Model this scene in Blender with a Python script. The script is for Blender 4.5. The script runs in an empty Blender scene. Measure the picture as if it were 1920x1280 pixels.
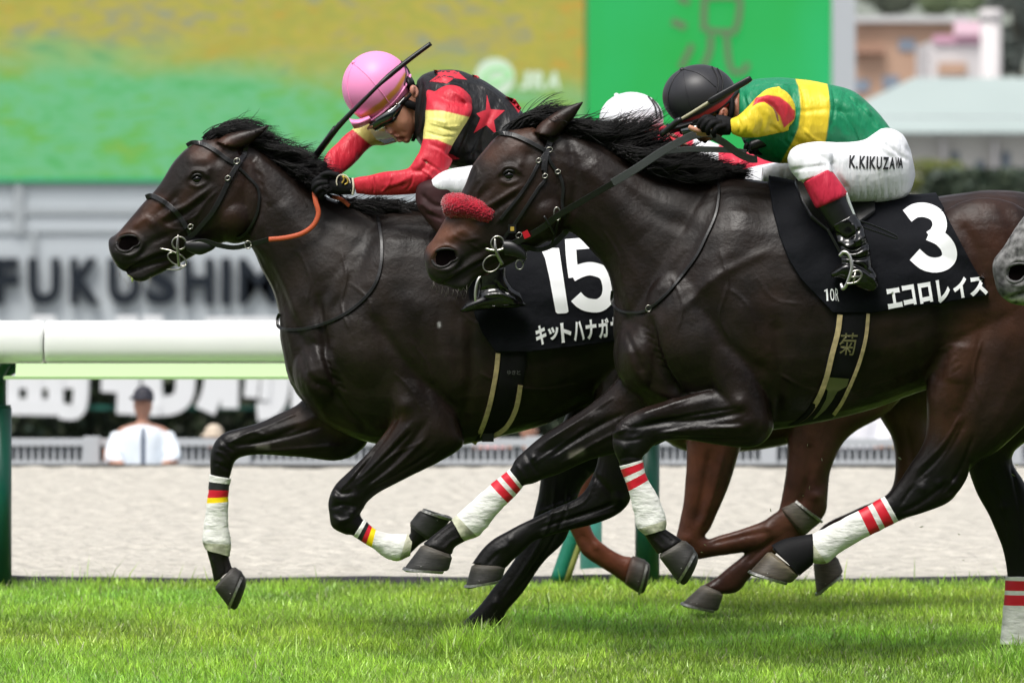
import bpy, bmesh, math, random
import numpy as np
from mathutils import Vector, Matrix, noise
from mathutils.bvhtree import BVHTree
random.seed(7); rng = np.random.default_rng(7)
scene = bpy.context.scene
COL = scene.collection

# ---------------------------------------------------------------- camera, sky, sun, exposure
FPX = 10400.0; CX = 960.0; HY = 382.0; CH = 1.67
cam_d = bpy.data.cameras.new('camera'); cam = bpy.data.objects.new('camera', cam_d); COL.objects.link(cam)
cam.location = (0, 0, CH); cam.rotation_euler = (math.radians(90), 0, 0)
cam_d.sensor_width = 36; cam_d.lens = FPX / 1920 * 36; cam_d.shift_y = -(640 - HY) / 1920
cam_d.clip_start = 0.5; cam_d.clip_end = 3000
cam_d.dof.use_dof = True; cam_d.dof.focus_distance = 19.95; cam_d.dof.aperture_fstop = 4.2
scene.camera = cam
W = bpy.data.worlds.new('World'); scene.world = W; W.use_nodes = True
wn = W.node_tree; bg = wn.nodes['Background']
sky = wn.nodes.new('ShaderNodeTexSky'); sky.sky_type = 'NISHITA'; sky.sun_disc = False
SUN_EL = math.radians(62); SUN_ROT = math.radians(205)
sky.sun_elevation = SUN_EL; sky.sun_rotation = SUN_ROT; sky.air_density = 1.0; sky.dust_density = 4.0; sky.ozone_density = 1.0
hsv = wn.nodes.new('ShaderNodeHueSaturation'); hsv.inputs['Saturation'].default_value = 0.35
wn.links.new(sky.outputs[0], hsv.inputs['Color']); wn.links.new(hsv.outputs[0], bg.inputs[0]); bg.inputs[1].default_value = 0.125
sd = bpy.data.lights.new('sun', 'SUN'); sd.energy = 2.0; sd.angle = math.radians(24); sd.color = (1, .97, .92)
sun = bpy.data.objects.new('sun', sd); COL.objects.link(sun)
# direction towards the sun: in front of the horses (camera side), a little left, high
az = math.radians(-115)
sv = Vector((math.cos(az) * math.cos(SUN_EL), math.sin(az) * math.cos(SUN_EL), math.sin(SUN_EL)))
sun.rotation_euler = sv.to_track_quat('Z', 'Y').to_euler(); sun.location = sv * 30
sky.sun_rotation = math.atan2(sv.x, sv.y)
scene.view_settings.view_transform = 'Standard'; scene.view_settings.look = 'None'
scene.view_settings.exposure = 0.64; scene.view_settings.gamma = 1
scene.cycles.use_denoising = True
scene.cycles.max_bounces = 6; scene.cycles.transparent_max_bounces = 8

# ---------------------------------------------------------------- helpers
def P(px, py, D): return Vector(((px - CX) / FPX * D, D, CH - (py - HY) / FPX * D))
def S(D): return FPX / D
def lin(h):
    h = h.lstrip('#'); r = [int(h[i:i + 2], 16) / 255 for i in (0, 2, 4)]
    return tuple(c / 12.92 if c <= .04045 else ((c + .055) / 1.055) ** 2.4 for c in r)
WO = {}
def origin_of(p): return WO[p.name] if p else Vector((0, 0, 0))
def tag(o, label=None, cat=None, group=None, kind=None):
    if label: o['label'] = label
    if cat: o['category'] = cat
    if group: o['group'] = group
    if kind: o['kind'] = kind
    return o
def thing(name, label, cat, loc, group=None):
    o = bpy.data.objects.new(name, None); COL.objects.link(o); o.location = loc; o.empty_display_size = .2
    WO[o.name] = Vector(loc); return tag(o, label, cat, group)
def mk(name, verts, faces, mat=None, parent=None, smooth=True, mats=None, mi=None, cols=None, edges=()):
    v = np.asarray(verts, dtype=float).reshape(-1, 3)
    c = (v.min(0) + v.max(0)) / 2
    me = bpy.data.meshes.new(name); me.from_pydata((v - c).tolist(), edges, [tuple(f) for f in faces]); me.update()
    if smooth: me.polygons.foreach_set('use_smooth', [True] * len(me.polygons))
    for m in (mats or ([mat] if mat else [])): me.materials.append(m)
    if mi is not None: me.polygons.foreach_set('material_index', list(mi))
    if cols is not None:
        a = me.color_attributes.new('Col', 'FLOAT_COLOR', 'POINT')
        cc = np.ones((len(v), 4)); cc[:, :3] = cols; a.data.foreach_set('color', cc.ravel())
    o = bpy.data.objects.new(name, me); COL.objects.link(o)
    o.parent = parent; o.location = Vector(c) - origin_of(parent)
    WO[o.name] = Vector(c); return o
def world_co(o):
    me = o.data; n = len(me.vertices); a = np.empty(n * 3); me.vertices.foreach_get('co', a)
    return a.reshape(-1, 3) + np.array(WO[o.name])
def set_world_co(o, co):
    o.data.vertices.foreach_set('co', (co - np.array(WO[o.name])).ravel()); o.data.update()
def normals(o):
    n = len(o.data.vertices); a = np.empty(n * 3); o.data.vertices.foreach_get('normal', a); return a.reshape(-1, 3)
def px_of(co): return CX + co[:, 0] / co[:, 1] * FPX, HY - (co[:, 2] - CH) / co[:, 1] * FPX
def bvh_of(o):
    co = world_co(o); return BVHTree.FromPolygons([tuple(c) for c in co], [tuple(p.vertices) for p in o.data.polygons])
CAMP = Vector((0, 0, CH))
def hit(bvh, px, py, D0=18.0):
    d = P(px, py, 1.0) - CAMP; d.normalize()
    r = bvh.ray_cast(CAMP + d * 10, d)
    return r[0], r[1]

def cr(a, b, c, d, t):  # Catmull-Rom
    return .5 * ((2 * b) + (-a + c) * t + (2 * a - 5 * b + 4 * c - d) * t * t + (-a + 3 * b - 3 * c + d) * t ** 3)
def resample(pts, n):
    pts = np.asarray(pts, float); out = []
    for i in range(len(pts) - 1):
        a = pts[max(i - 1, 0)]; b = pts[i]; c = pts[i + 1]; d = pts[min(i + 2, len(pts) - 1)]
        for k in range(n): out.append(cr(a, b, c, d, k / n))
    out.append(pts[-1]); return np.array(out)

class Geo:
    def __init__(s): s.v = []; s.f = []; s.m = []
    def add(s, v, f, m=0):
        b = len(s.v); s.v += [tuple(x) for x in v]; s.f += [tuple(i + b for i in q) for q in f]; s.m += [m] * len(f)
    def loft(s, st, D, n=5, seg=20, e=2.2, m=None, cap=True, dz0=0.0, rings=None):
        """stations (x1,y1,x2,y2,halfdepth[,dz]): outline pairs in the photo's side view at distance D, with true half depth"""
        L = []; last = 0.0
        for q in st:
            q = list(q)
            if len(q) == 4: q.append(math.hypot(q[0] - q[2], q[1] - q[3]) / 2 / S(D) * .85)
            if len(q) == 5: q.append(last)
            last = q[5]; L.append(q)
        R = resample(L, n) if len(L) > 2 else (resample(L, n))
        vs = []; fs = []
        for r in R:
            dd = D + r[5] + dz0
            a = P(r[0], r[1], dd); b = P(r[2], r[3], dd); c = (a + b) / 2; h = (a - b) / 2; w = max(r[4], .001)
            for k in range(seg):
                t = 2 * math.pi * k / seg; ct, sn = math.cos(t), math.sin(t)
                ct = math.copysign(abs(ct) ** (2 / e), ct); sn = math.copysign(abs(sn) ** (2 / e), sn)
                vs.append(c + h * ct + Vector((0, w * sn, 0)))
        nr = len(R); mi = []
        for i in range(nr - 1):
            mm = m(i / (nr - 1)) if callable(m) else (m or 0)
            for k in range(seg):
                k2 = (k + 1) % seg; fs.append((i * seg + k, i * seg + k2, (i + 1) * seg + k2, (i + 1) * seg + k)); mi.append(mm)
        if cap:
            for i, rev in ((0, False), (nr - 1, True)):
                c = sum((Vector(vs[i * seg + k]) for k in range(seg)), Vector()) / seg
                j = len(vs); vs.append(c)
                for k in range(seg):
                    k2 = (k + 1) % seg
                    fs.append((j, i * seg + k2, i * seg + k) if not rev else (j, i * seg + k, i * seg + k2)); mi.append(mi[0] if i == 0 else mi[(nr - 2) * seg])
        b = len(s.v); s.v += [tuple(x) for x in vs]; s.f += [tuple(i + b for i in q) for q in fs]; s.m += mi
        return s
    def ell(s, cx, cy, rx, ry, w, D, rot=0, seg=24, rings=14, m=0):
        c = P(cx, cy, D); k = 1 / S(D); ca, sa = math.cos(rot), math.sin(rot); vs = []; fs = []
        for i in range(rings + 1):
            th = math.pi * i / rings
            for j in range(seg):
                ph = 2 * math.pi * j / seg
                x = rx * k * math.sin(th) * math.cos(ph); z = ry * k * math.cos(th); y = w * math.sin(th) * math.sin(ph)
                vs.append(c + Vector((x * ca - z * sa, y, x * sa + z * ca)))
        for i in range(rings):
            for j in range(seg):
                j2 = (j + 1) % seg; a, b_, d, e_ = i * seg + j, i * seg + j2, (i + 1) * seg + j2, (i + 1) * seg + j
                if i == 0: fs.append((a, d, e_))
                elif i == rings - 1: fs.append((a, b_, e_))
                else: fs.append((a, b_, d, e_))
        s.add(vs, fs, m); return s
    def tube(s, pts, r, seg=8, n=4, m=0, flat=1.0, straight=False):
        """world-space points, radius or list"""
        P3 = [Vector(p) for p in pts]
        rr = r if isinstance(r, (list, tuple)) else [r] * len(P3)
        A = np.array([[*p, q] for p, q in zip(P3, rr)])
        if len(P3) > 2 and not straight: A = resample(A, n)
        vs = []; fs = []; N = len(A); up = None
        for i in range(N):
            t = Vector(A[min(i + 1, N - 1)][:3]) - Vector(A[max(i - 1, 0)][:3])
            if t.length < 1e-9: t = Vector((1, 0, 0))
            t.normalize()
            if up is None: up = Vector((0, 1, 0)) if abs(t.y) < .9 else Vector((1, 0, 0))
            x = t.cross(up)
            if x.length < 1e-6: x = t.cross(Vector((0, 0, 1)))
            x.normalize(); u = x.cross(t).normalized(); up = u
            for k in range(seg):
                a = 2 * math.pi * k / seg
                vs.append(Vector(A[i][:3]) + (x * math.cos(a) + u * math.sin(a) * flat) * max(A[i][3], 1e-4))
        for i in range(N - 1):
            for k in range(seg):
                k2 = (k + 1) % seg; fs.append((i * seg + k, i * seg + k2, (i + 1) * seg + k2, (i + 1) * seg + k))
        fs.append(tuple(range(seg))[::-1]); fs.append(tuple((N - 1) * seg + k for k in range(seg)))
        s.add(vs, fs, m); return s
    def box(s, lo, hi, m=0):
        x0, y0, z0 = lo; x1, y1, z1 = hi
        s.add([(x0, y0, z0), (x1, y0, z0), (x1, y1, z0), (x0, y1, z0), (x0, y0, z1), (x1, y0, z1), (x1, y1, z1), (x0, y1, z1)],
              [(0, 3, 2, 1), (4, 5, 6, 7), (0, 1, 5, 4), (1, 2, 6, 5), (2, 3, 7, 6), (3, 0, 4, 7)], m); return s
    def pbox(s, x0, y0, x1, y1, D, depth, m=0):
        a = P(x0, y1, D); b = P(x1, y0, D); return s.box((a.x, D, a.z), (b.x, D + depth, b.z), m)
    def build(s, name, mat, parent=None, smooth=True, mats=None, cols=None):
        return mk(name, s.v, s.f, mat, parent, smooth, mats, s.m if mats else None, cols)
    def fused(s, name, mat, parent=None, voxel=.006, smooth=3, fac=.5):
        """union the closed shells into one continuous skin"""
        me = bpy.data.meshes.new('tmp'); me.from_pydata(s.v, [], s.f); me.update()
        o = bpy.data.objects.new('tmp', me); COL.objects.link(o)
        md = o.modifiers.new('r', 'REMESH'); md.mode = 'VOXEL'; md.voxel_size = voxel; md.adaptivity = 0
        if smooth: m2 = o.modifiers.new('s', 'SMOOTH'); m2.factor = fac; m2.iterations = smooth
        dg = bpy.context.evaluated_depsgraph_get(); dg.update()
        me2 = bpy.data.meshes.new_from_object(o.evaluated_get(dg))
        n = len(me2.vertices); co = np.empty(n * 3); me2.vertices.foreach_get('co', co); co = co.reshape(-1, 3)
        c = (co.min(0) + co.max(0)) / 2; me2.vertices.foreach_set('co', (co - c).ravel())
        me2.polygons.foreach_set('use_smooth', [True] * len(me2.polygons)); me2.materials.clear(); me2.materials.append(mat)
        me2.name = name; me2.update()
        bpy.data.objects.remove(o); bpy.data.meshes.remove(me)
        r = bpy.data.objects.new(name, me2); COL.objects.link(r); r.parent = parent
        r.location = Vector(c) - origin_of(parent); WO[r.name] = Vector(c); return r

def relax(o, poly, r, iters):
    """even out the skin near a core line so the joined masses flow into one another"""
    co = world_co(o); px, py = px_of(co); d, _ = seg_dist(px, py, poly); w = np.clip((r - d) / 25, 0, 1)[:, None] * .7
    n = len(o.data.edges); e = np.empty(n * 2, int); o.data.edges.foreach_get('vertices', e); e = e.reshape(-1, 2)
    deg = np.bincount(e.ravel(), minlength=len(co))[:, None].astype(float)
    for _ in range(iters):
        for k_ in (w, -w * 1.02 * .96):      # shrink, then swell back: volume keeps
            s_ = np.empty_like(co)
            for a in range(3): s_[:, a] = np.bincount(e[:, 0], co[e[:, 1], a], len(co)) + np.bincount(e[:, 1], co[e[:, 0], a], len(co))
            co = co + k_ * (s_ / np.maximum(deg, 1) - co)
    set_world_co(o, co)
def seg_dist(px, py, poly):
    best = np.full(px.shape, 1e9); tt = np.zeros(px.shape)
    n = len(poly) - 1
    if n == 0: return np.hypot(px - poly[0][0], py - poly[0][1]), tt
    for i in range(n):
        x0, y0 = poly[i][:2]; x1, y1 = poly[i + 1][:2]; dx, dy = x1 - x0, y1 - y0; L = dx * dx + dy * dy + 1e-9
        t = np.clip(((px - x0) * dx + (py - y0) * dy) / L, 0, 1)
        d = np.hypot(px - x0 - t * dx, py - y0 - t * dy); m = d < best; best[m] = d[m]; tt[m] = (i + t[m]) / n
    return best, tt
def sculpt(o, strokes, dmin=0, dmax=99):
    """strokes (polyline in side view, radius px, amount mm): push the near skin along its normal"""
    co = world_co(o); nm = normals(o); px, py = px_of(co)
    side = np.clip(-nm[:, 1] * 1.6 + .25, 0, 1) * ((co[:, 1] > dmin) & (co[:, 1] < dmax))
    disp = np.zeros(len(co))
    for st in strokes:
        poly, r, amt = st[:3]; lim = st[3] if len(st) > 3 else None
        if isinstance(poly[0], (int, float)): poly = [poly]
        if len(poly) > 2: poly = resample(poly, 4).tolist()
        d, t = seg_dist(px, py, poly)
        f = np.exp(-(d / r) ** 2) * (1 if len(poly) == 1 else np.clip(np.minimum(t, 1 - t) * 5 + .35, 0, 1))
        if lim is not None: f = f * ((co[:, 1] > lim[0]) & (co[:, 1] < lim[1]))
        disp += f * amt * .00135
    co += nm * (disp * side)[:, None]
    set_world_co(o, co)
def in_poly(px, py, poly):
    ins = np.zeros(px.shape, bool); n = len(poly)
    for i in range(n):
        x0, y0 = poly[i]; x1, y1 = poly[(i + 1) % n]
        c = ((y0 > py) != (y1 > py)) & (px < (x1 - x0) * (py - y0) / (y1 - y0 + 1e-12) + x0); ins ^= c
    return ins
def soft_poly(px, py, poly, s=2.0):
    d, _ = seg_dist(px, py, list(poly) + [poly[0]]); i = in_poly(px, py, poly)
    return np.clip(.5 + np.where(i, d, -d) / (2 * s), 0, 1)
def paint(o, base, ops):
    """ops: ('poly',pts,col,soft[,dlim]) / ('line',pts,r,col,k[,dlim])  — coat and dye colours, carried on the skin"""
    co = world_co(o); px, py = px_of(co); c = np.tile(np.array(base), (len(co), 1))
    for op in ops:
        lim = None
        if op[0] == 'poly': f = soft_poly(px, py, op[1], op[3]); col = op[2]; lim = op[4] if len(op) > 4 else None
        else:
            d, _ = seg_dist(px, py, op[1]); f = np.exp(-(d / op[2]) ** 2) * op[4]; col = op[3]; lim = op[5] if len(op) > 5 else None
        if lim is not None: f = f * ((co[:, 1] > lim[0]) & (co[:, 1] < lim[1]))
        c = c * (1 - f[:, None]) + np.array(col) * f[:, None]
    a = o.data.color_attributes.new('Col', 'FLOAT_COLOR', 'POINT'); cc = np.ones((len(co), 4)); cc[:, :3] = c
    a.data.foreach_set('color', cc.ravel()); return o
def ripple(o, amp=.002, freq=18, dirv=None):
    co = world_co(o); nm = normals(o); d = np.empty(len(co))
    for i, c in enumerate(co):
        d[i] = noise.fractal(Vector(c) * freq, 1.0, 2.0, 2) * amp
    set_world_co(o, co + nm * d[:, None])

# ---------------------------------------------------------------- materials
def mat(name, col=(.5, .5, .5), rough=.6, metal=0, attr=False, nz=0.0, nscale=30, bump=0.0, bscale=60, spec=.5, coat=0, emit=None, estr=1, sheen=0, stretch=None, bd=.002, trans=0, sss=0):
    m = bpy.data.materials.new(name); m.use_nodes = True; nt = m.node_tree; b = nt.nodes['Principled BSDF']
    b.inputs['Base Color'].default_value = (*col, 1); b.inputs['Roughness'].default_value = rough; b.inputs['Metallic'].default_value = metal
    b.inputs['Specular IOR Level'].default_value = spec; b.inputs['Coat Weight'].default_value = coat; b.inputs['Sheen Weight'].default_value = sheen
    b.inputs['Transmission Weight'].default_value = trans
    if coat: b.inputs['Coat Roughness'].default_value = .06
    if sss: b.inputs['Subsurface Weight'].default_value = sss; b.inputs['Subsurface Radius'].default_value = (.01, .004, .002)
    tc = nt.nodes.new('ShaderNodeTexCoord'); mp = nt.nodes.new('ShaderNodeMapping'); nt.links.new(tc.outputs['Object'], mp.inputs[0])
    if stretch: mp.inputs['Scale'].default_value = stretch
    src = None
    if attr:
        a = nt.nodes.new('ShaderNodeAttribute'); a.attribute_name = 'Col'; src = a.outputs['Color']; nt.links.new(src, b.inputs['Base Color'])
    if nz:
        n = nt.nodes.new('ShaderNodeTexNoise'); n.inputs['Scale'].default_value = nscale; n.inputs['Detail'].default_value = 6; nt.links.new(mp.outputs[0], n.inputs['Vector'])
        r = nt.nodes.new('ShaderNodeMapRange'); r.inputs[1].default_value = .3; r.inputs[2].default_value = .7; r.inputs[3].default_value = 1 - nz; r.inputs[4].default_value = 1 + nz
        nt.links.new(n.outputs[0], r.inputs[0]); mx = nt.nodes.new('ShaderNodeMix'); mx.data_type = 'RGBA'; mx.blend_type = 'MULTIPLY'; mx.inputs[0].default_value = 1
        if src: nt.links.new(src, mx.inputs[6])
        else: mx.inputs[6].default_value = (*col, 1)
        nt.links.new(r.outputs[0], mx.inputs[7]); nt.links.new(mx.outputs[2], b.inputs['Base Color'])
    if bump:
        n = nt.nodes.new('ShaderNodeTexNoise'); n.inputs['Scale'].default_value = bscale; n.inputs['Detail'].default_value = 5; nt.links.new(mp.outputs[0], n.inputs['Vector'])
        bp = nt.nodes.new('ShaderNodeBump'); bp.inputs['Strength'].default_value = bump; bp.inputs['Distance'].default_value = bd
        nt.links.new(n.outputs[0], bp.inputs['Height']); nt.links.new(bp.outputs[0], b.inputs['Normal'])
    if emit: b.inputs['Emission Color'].default_value = (*emit, 1); b.inputs['Emission Strength'].default_value = estr
    return m
M = {}
def coat_mat(name, rough=.4, nz=.3, spec=.5):
    m = mat(name, attr=True, rough=rough, nz=nz, nscale=9, bump=.35, bscale=420, spec=spec, bd=.001)
    nt = m.node_tree; b = nt.nodes['Principled BSDF']
    # broader ripples of muscle and vein under the fine hair
    bp0 = [n for n in nt.nodes if n.type == 'BUMP'][0]
    n2 = nt.nodes.new('ShaderNodeTexNoise'); n2.inputs['Scale'].default_value = 13; n2.inputs['Detail'].default_value = 3; n2.inputs['Distortion'].default_value = .2
    tc = [n for n in nt.nodes if n.type == 'TEX_COORD'][0]; nt.links.new(tc.outputs['Object'], n2.inputs['Vector'])
    b2 = nt.nodes.new('ShaderNodeBump'); b2.inputs['Strength'].default_value = .5; b2.inputs['Distance'].default_value = .008
    nt.links.new(n2.outputs[0], b2.inputs['Height'])
    n4 = nt.nodes.new('ShaderNodeTexNoise'); n4.inputs['Scale'].default_value = 75; n4.inputs['Detail'].default_value = 4; nt.links.new(tc.outputs['Object'], n4.inputs['Vector'])
    b4 = nt.nodes.new('ShaderNodeBump'); b4.inputs['Strength'].default_value = .5; b4.inputs['Distance'].default_value = .0024; nt.links.new(n4.outputs[0], b4.inputs['Height']); nt.links.new(b2.outputs[0], b4.inputs['Normal']); nt.links.new(b4.outputs[0], bp0.inputs['Normal'])
    n3 = nt.nodes.new('ShaderNodeTexNoise'); n3.inputs['Scale'].default_value = 5; n3.inputs['Detail'].default_value = 5; nt.links.new(tc.outputs['Object'], n3.inputs['Vector'])
    r = nt.nodes.new('ShaderNodeMapRange'); r.inputs[1].default_value = .35; r.inputs[2].default_value = .65; r.inputs[3].default_value = rough - .07; r.inputs[4].default_value = rough + .12
    nt.links.new(n3.outputs[0], r.inputs[0]); nt.links.new(r.outputs[0], b.inputs['Roughness'])
    return m
M['coat'] = coat_mat('dark_bay_coat', .41, .45, .27); M['greycoat'] = coat_mat('grey_coat', .6, .75, .2)
for n_ in M['greycoat'].node_tree.nodes:
    if n_.type == 'TEX_NOISE' and abs(n_.inputs['Scale'].default_value - 9) < .1: n_.inputs['Scale'].default_value = 38
M['hair'] = mat('black_mane_hair', (.004, .0034, .0034), .5, spec=.28)
M['greyhair'] = mat('grey_mane_hair', (.12, .12, .12), .6)
M['hoof'] = mat('hoof_horn', attr=True, rough=.55, nz=.45, nscale=22, bump=.5, bscale=45, stretch=(1, 1, 6), bd=.002)
M['shoe'] = mat('worn_aluminium_shoe', (.3, .3, .28), .45, 1, nz=.4, nscale=80)
M['bandage'] = mat('white_leg_bandage', (.70, .70, .67), .75, nz=.2, nscale=20, bump=.7, bscale=38, stretch=(1, 1, 2.4), bd=.006, sheen=.2)
M['b_dirty'] = mat('soiled_bandage', (.46, .46, .35), .8, nz=.5, nscale=22, bump=.8, bscale=40, bd=.006)
M['tape_red'] = mat('red_tape', lin('c8142c'), .45); M['tape_black'] = mat('black_tape', (.01, .012, .012), .45); M['tape_yellow'] = mat('yellow_tape', lin('f5d400'), .45)
M['leather'] = mat('black_leather', (.006, .006, .007), .38, nz=.3, nscale=80, bump=.2, bscale=200)
M['patent'] = mat('patent_leather', (.003, .003, .003), .2, spec=.5, coat=.35, bump=.25, bscale=9, bd=.02)
M['metal'] = mat('bit_metal', (.38, .37, .33), .3, 1, nz=.2, nscale=90)
M['rubber'] = mat('ribbed_rein_rubber', (.055, .06, .062), .55, bump=.9, bscale=260)
M['cloth'] = mat('number_cloth', (.0045, .0052, .0075), .75, bump=.6, bscale=9, bd=.02, nz=.12, nscale=160, spec=.12)
M['white'] = mat('white_lettering', (.82, .83, .85), .65, spec=.2)
M['silk'] = mat('racing_silk', attr=True, rough=.5, bump=.9, bscale=8, bd=.034, stretch=(1.5, 1, .45), spec=.4)
M['breech'] = mat('white_breeches', attr=True, rough=.55, bump=.7, bscale=18, bd=.012, stretch=(2.2, 1, .5), spec=.35)
M['skin'] = mat('skin', attr=True, rough=.48, bump=.1, bscale=150, sss=.12)
M['helm'] = mat('helmet_cover', attr=True, rough=.42, bump=.12, bscale=14, spec=.35)
M['glass'] = mat('dark_goggle_lens', (.006, .012, .01), .06, spec=.8, coat=1)
M['clear'] = mat('clear_goggle_film', (.95, .97, .97), .05, trans=1)
M['black'] = mat('black_fabric', (.004, .004, .005), .7, spec=.2, bump=.3, bscale=120)
M['gold'] = mat('gold_print', (.6, .42, .08), .4, .5)
M['eye'] = mat('horse_eye', (.002, .0015, .0015), .08, spec=.5)
M['fleece'] = mat('red_fleece', (.30, .004, .018), .95, nz=.35, nscale=60, bump=.6, bscale=220, bd=.003, sheen=.6, spec=.1)
M['orange'] = mat('orange_rubber_grip', lin('b5502c'), .6, bump=.6, bscale=240)
M['webbing'] = mat('girth_edge_webbing', (.42, .33, .17), .8, nz=.25, nscale=60)
M['film'] = mat('horse_lip_foam', (.5, .58, .2), .4)
# ---------------------------------------------------------------- lettering
_ch = {}
def glyph(ch, bold=.0):
    k = (ch, bold)
    if k not in _ch:
        c = bpy.data.curves.new('t', 'FONT'); c.body = ch; c.offset = bold; c.resolution_u = 4
        o = bpy.data.objects.new('t', c); COL.objects.link(o)
        d = bpy.context.evaluated_depsgraph_get(); d.update(); m = bpy.data.meshes.new_from_object(o.evaluated_get(d))
        v = np.array([x.co[:2] for x in m.vertices]); f = [tuple(p.vertices) for p in m.polygons]
        mn, mx = v.min(0), v.max(0); v = (v - mn) / (mx - mn + 1e-9)
        bpy.data.objects.remove(o); bpy.data.curves.remove(c); bpy.data.meshes.remove(m)
        _ch[k] = (v, f)
    return _ch[k]
def sub2d(v, f, quad, maxlen):
    """map unit glyph into a quad (tl,tr,br,bl in side-view px) and subdivide long edges"""
    tl, tr, br, bl = [np.array(q, float) for q in quad]
    bm = bmesh.new(); vs = []
    for x, y in v:
        p = (bl * (1 - x) + br * x) * (1 - y) + (tl * (1 - x) + tr * x) * y; vs.append(bm.verts.new((p[0], p[1], 0)))
    for q in f:
        try: bm.faces.new([vs[i] for i in q])
        except ValueError: pass
    bmesh.ops.remove_doubles(bm, verts=bm.verts[:], dist=.02)
    bmesh.ops.triangulate(bm, faces=bm.faces[:])
    for _ in range(6):
        E_ = [e for e in bm.edges if e.calc_length() > maxlen]
        if not E_: break
        bmesh.ops.subdivide_edges(bm, edges=E_, cuts=1); bmesh.ops.triangulate(bm, faces=[q for q in bm.faces if len(q.verts) > 3])
    bm.verts.ensure_lookup_table(); bm.verts.index_update()
    V = [(a.co.x, a.co.y) for a in bm.verts]; F = [tuple(a.index for a in q.verts) for q in bm.faces]; bm.free(); return V, F
def decal(name, items, bvh, mat_, parent, off=.003, maxlen=6, D0=20):
    """print flat marks on a surface: items = list of (V,F) in side-view px; each lies on the cloth, one hair above it"""
    vs = []; fs = []
    for V, F in items:
        b = len(vs)
        last = None
        for x, y in V:
            h, n = hit(bvh, x, y)
            if h is None: h = P(x, y, last.y if last else D0)
            last = h
            d = (CAMP - h).normalized(); vs.append(h + d * off)
        for q in F:
            fs.append(tuple(i + b for i in q))
        off += .00025
    o = mk(name, vs, fs, mat_, parent, smooth=True); return o
def stroke(poly, w, closed=False, n=6):
    """thick polyline outline → triangulated px mesh"""
    p = resample(poly, n) if len(poly) > 2 and n > 1 else np.asarray(poly, float)
    V = []; F = []
    for i in range(len(p)):
        t = p[min(i + 1, len(p) - 1)] - p[max(i - 1, 0)]; t = t[:2] / (np.linalg.norm(t[:2]) + 1e-9); nn = np.array([-t[1], t[0]])
        for k in (-.5, 0, .5): V.append(tuple(p[i][:2] + nn * w * k))
    for i in range(len(p) - 1):
        for k in (0, 1): a = i * 3 + k; F.append((a, a + 1, a + 4, a + 3))
    return V, F
def polymesh(pts, maxlen=6):
    bm = bmesh.new(); vs = [bm.verts.new((x, y, 0)) for x, y in pts]; bm.faces.new(vs); bmesh.ops.triangulate(bm, faces=bm.faces[:])
    for _ in range(6):
        E_ = [e for e in bm.edges if e.calc_length() > maxlen]
        if not E_: break
        bmesh.ops.subdivide_edges(bm, edges=E_, cuts=1); bmesh.ops.triangulate(bm, faces=[q for q in bm.faces if len(q.verts) > 3])
    bm.verts.index_update(); V = [(a.co.x, a.co.y) for a in bm.verts]; F = [tuple(a.index for a in q.verts) for q in bm.faces]; bm.free(); return V, F
def solid_marks(name, items, D, depth, mat_, parent):
    """raised letters standing proud of an upright board at distance D"""
    g = Geo()
    for q_, (V, F) in enumerate(items):
        D_ = D - .006 * q_; n = len(V); vs = [P(x, y, D_) for x, y in V] + [P(x, y, D_) + Vector((0, depth, 0)) for x, y in V]
        from collections import Counter
        cnt = Counter()
        for q in F:
            for i in range(len(q)): cnt[tuple(sorted((q[i], q[(i + 1) % len(q)])))] += 1
        fs = [tuple(q) for q in F] + [tuple(i + n for i in reversed(q)) for q in F]
        for (a, b), c in cnt.items():
            if c == 1: fs.append((a, b, b + n, a + n))
        g.add(vs, fs)
    return g.build(name, mat_, parent, smooth=False)

# ---------------------------------------------------------------- ground
def sheet(name, xs, ys, zf, mat_, kind='structure'):
    V = [(x, y, zf(x, y)) for y in ys for x in xs]; n = len(xs)
    F = [(j * n + i, j * n + i + 1, (j + 1) * n + i + 1, (j + 1) * n + i) for j in range(len(ys) - 1) for i in range(n - 1)]
    o = mk(name, V, F, mat_); o['kind'] = kind; return o
def fr(a, b, n): return [a + (b - a) * i / n for i in range(n + 1)]
m_soil = mat('turf_soil', (.045, .085, .015), .9, nz=.5, nscale=60)
m_sand = mat('pale_dirt_track', (.48, .452, .395), .95, nz=.22, nscale=13, bump=1, bscale=16, bd=.06, stretch=(.8, 1.2, 1))
m_conc = mat('infield_paving', (.3, .31, .31), .9, nz=.1, nscale=1)
XB = [-400, -60, -20, -8] + fr(-6, 6, 40) + [8, 20, 60, 400]
sheet('turf_ground', XB, [-30, 0, 10, 17] + fr(18, 24.1, 12), lambda x, y: 0.0, m_soil)
def sandz(x, y):
    f = max(0, min(1, (y - 24.4) / .6))
    return .012 + f * (.014 * noise.noise(Vector((x * 1.5, y * 3, 0))) + .02 * noise.noise(Vector((x * 7, y * 9, 3))))
SX = [-400, -60, -20, -9] + fr(-7, 7, 260) + [9, 20, 60, 400]
sheet('dirt_track', SX, fr(24.08, 27, 50) + fr(27.1, 34.9, 80), sandz, m_sand)
sheet('infield_ground', [-900, -60, 60, 900], [34.9, 36.5, 120, 2500], lambda x, y: 0 if y < 35 else -1.35, m_conc)
g = Geo()   # rubber edging between turf and dirt
for i in range(180):
    x0 = -9 + i * .1; f = lambda x: .022 + .02 * noise.noise(Vector((x * 1.1, 1, 0))) + .006 * noise.noise(Vector((x * 8, 4, 0)))
    x1 = x0 + .1; g.add([(x0, 24.14, 0), (x1, 24.14, 0), (x1, 24.14, f(x1) + .02), (x0, 24.14, f(x0) + .02), (x1, 24.24, f(x1) + .02), (x0, 24.24, f(x0) + .02), (x1, 24.3, 0), (x0, 24.3, 0)],
                       [(0, 1, 2, 3), (3, 2, 4, 5), (5, 4, 6, 7)])
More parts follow.
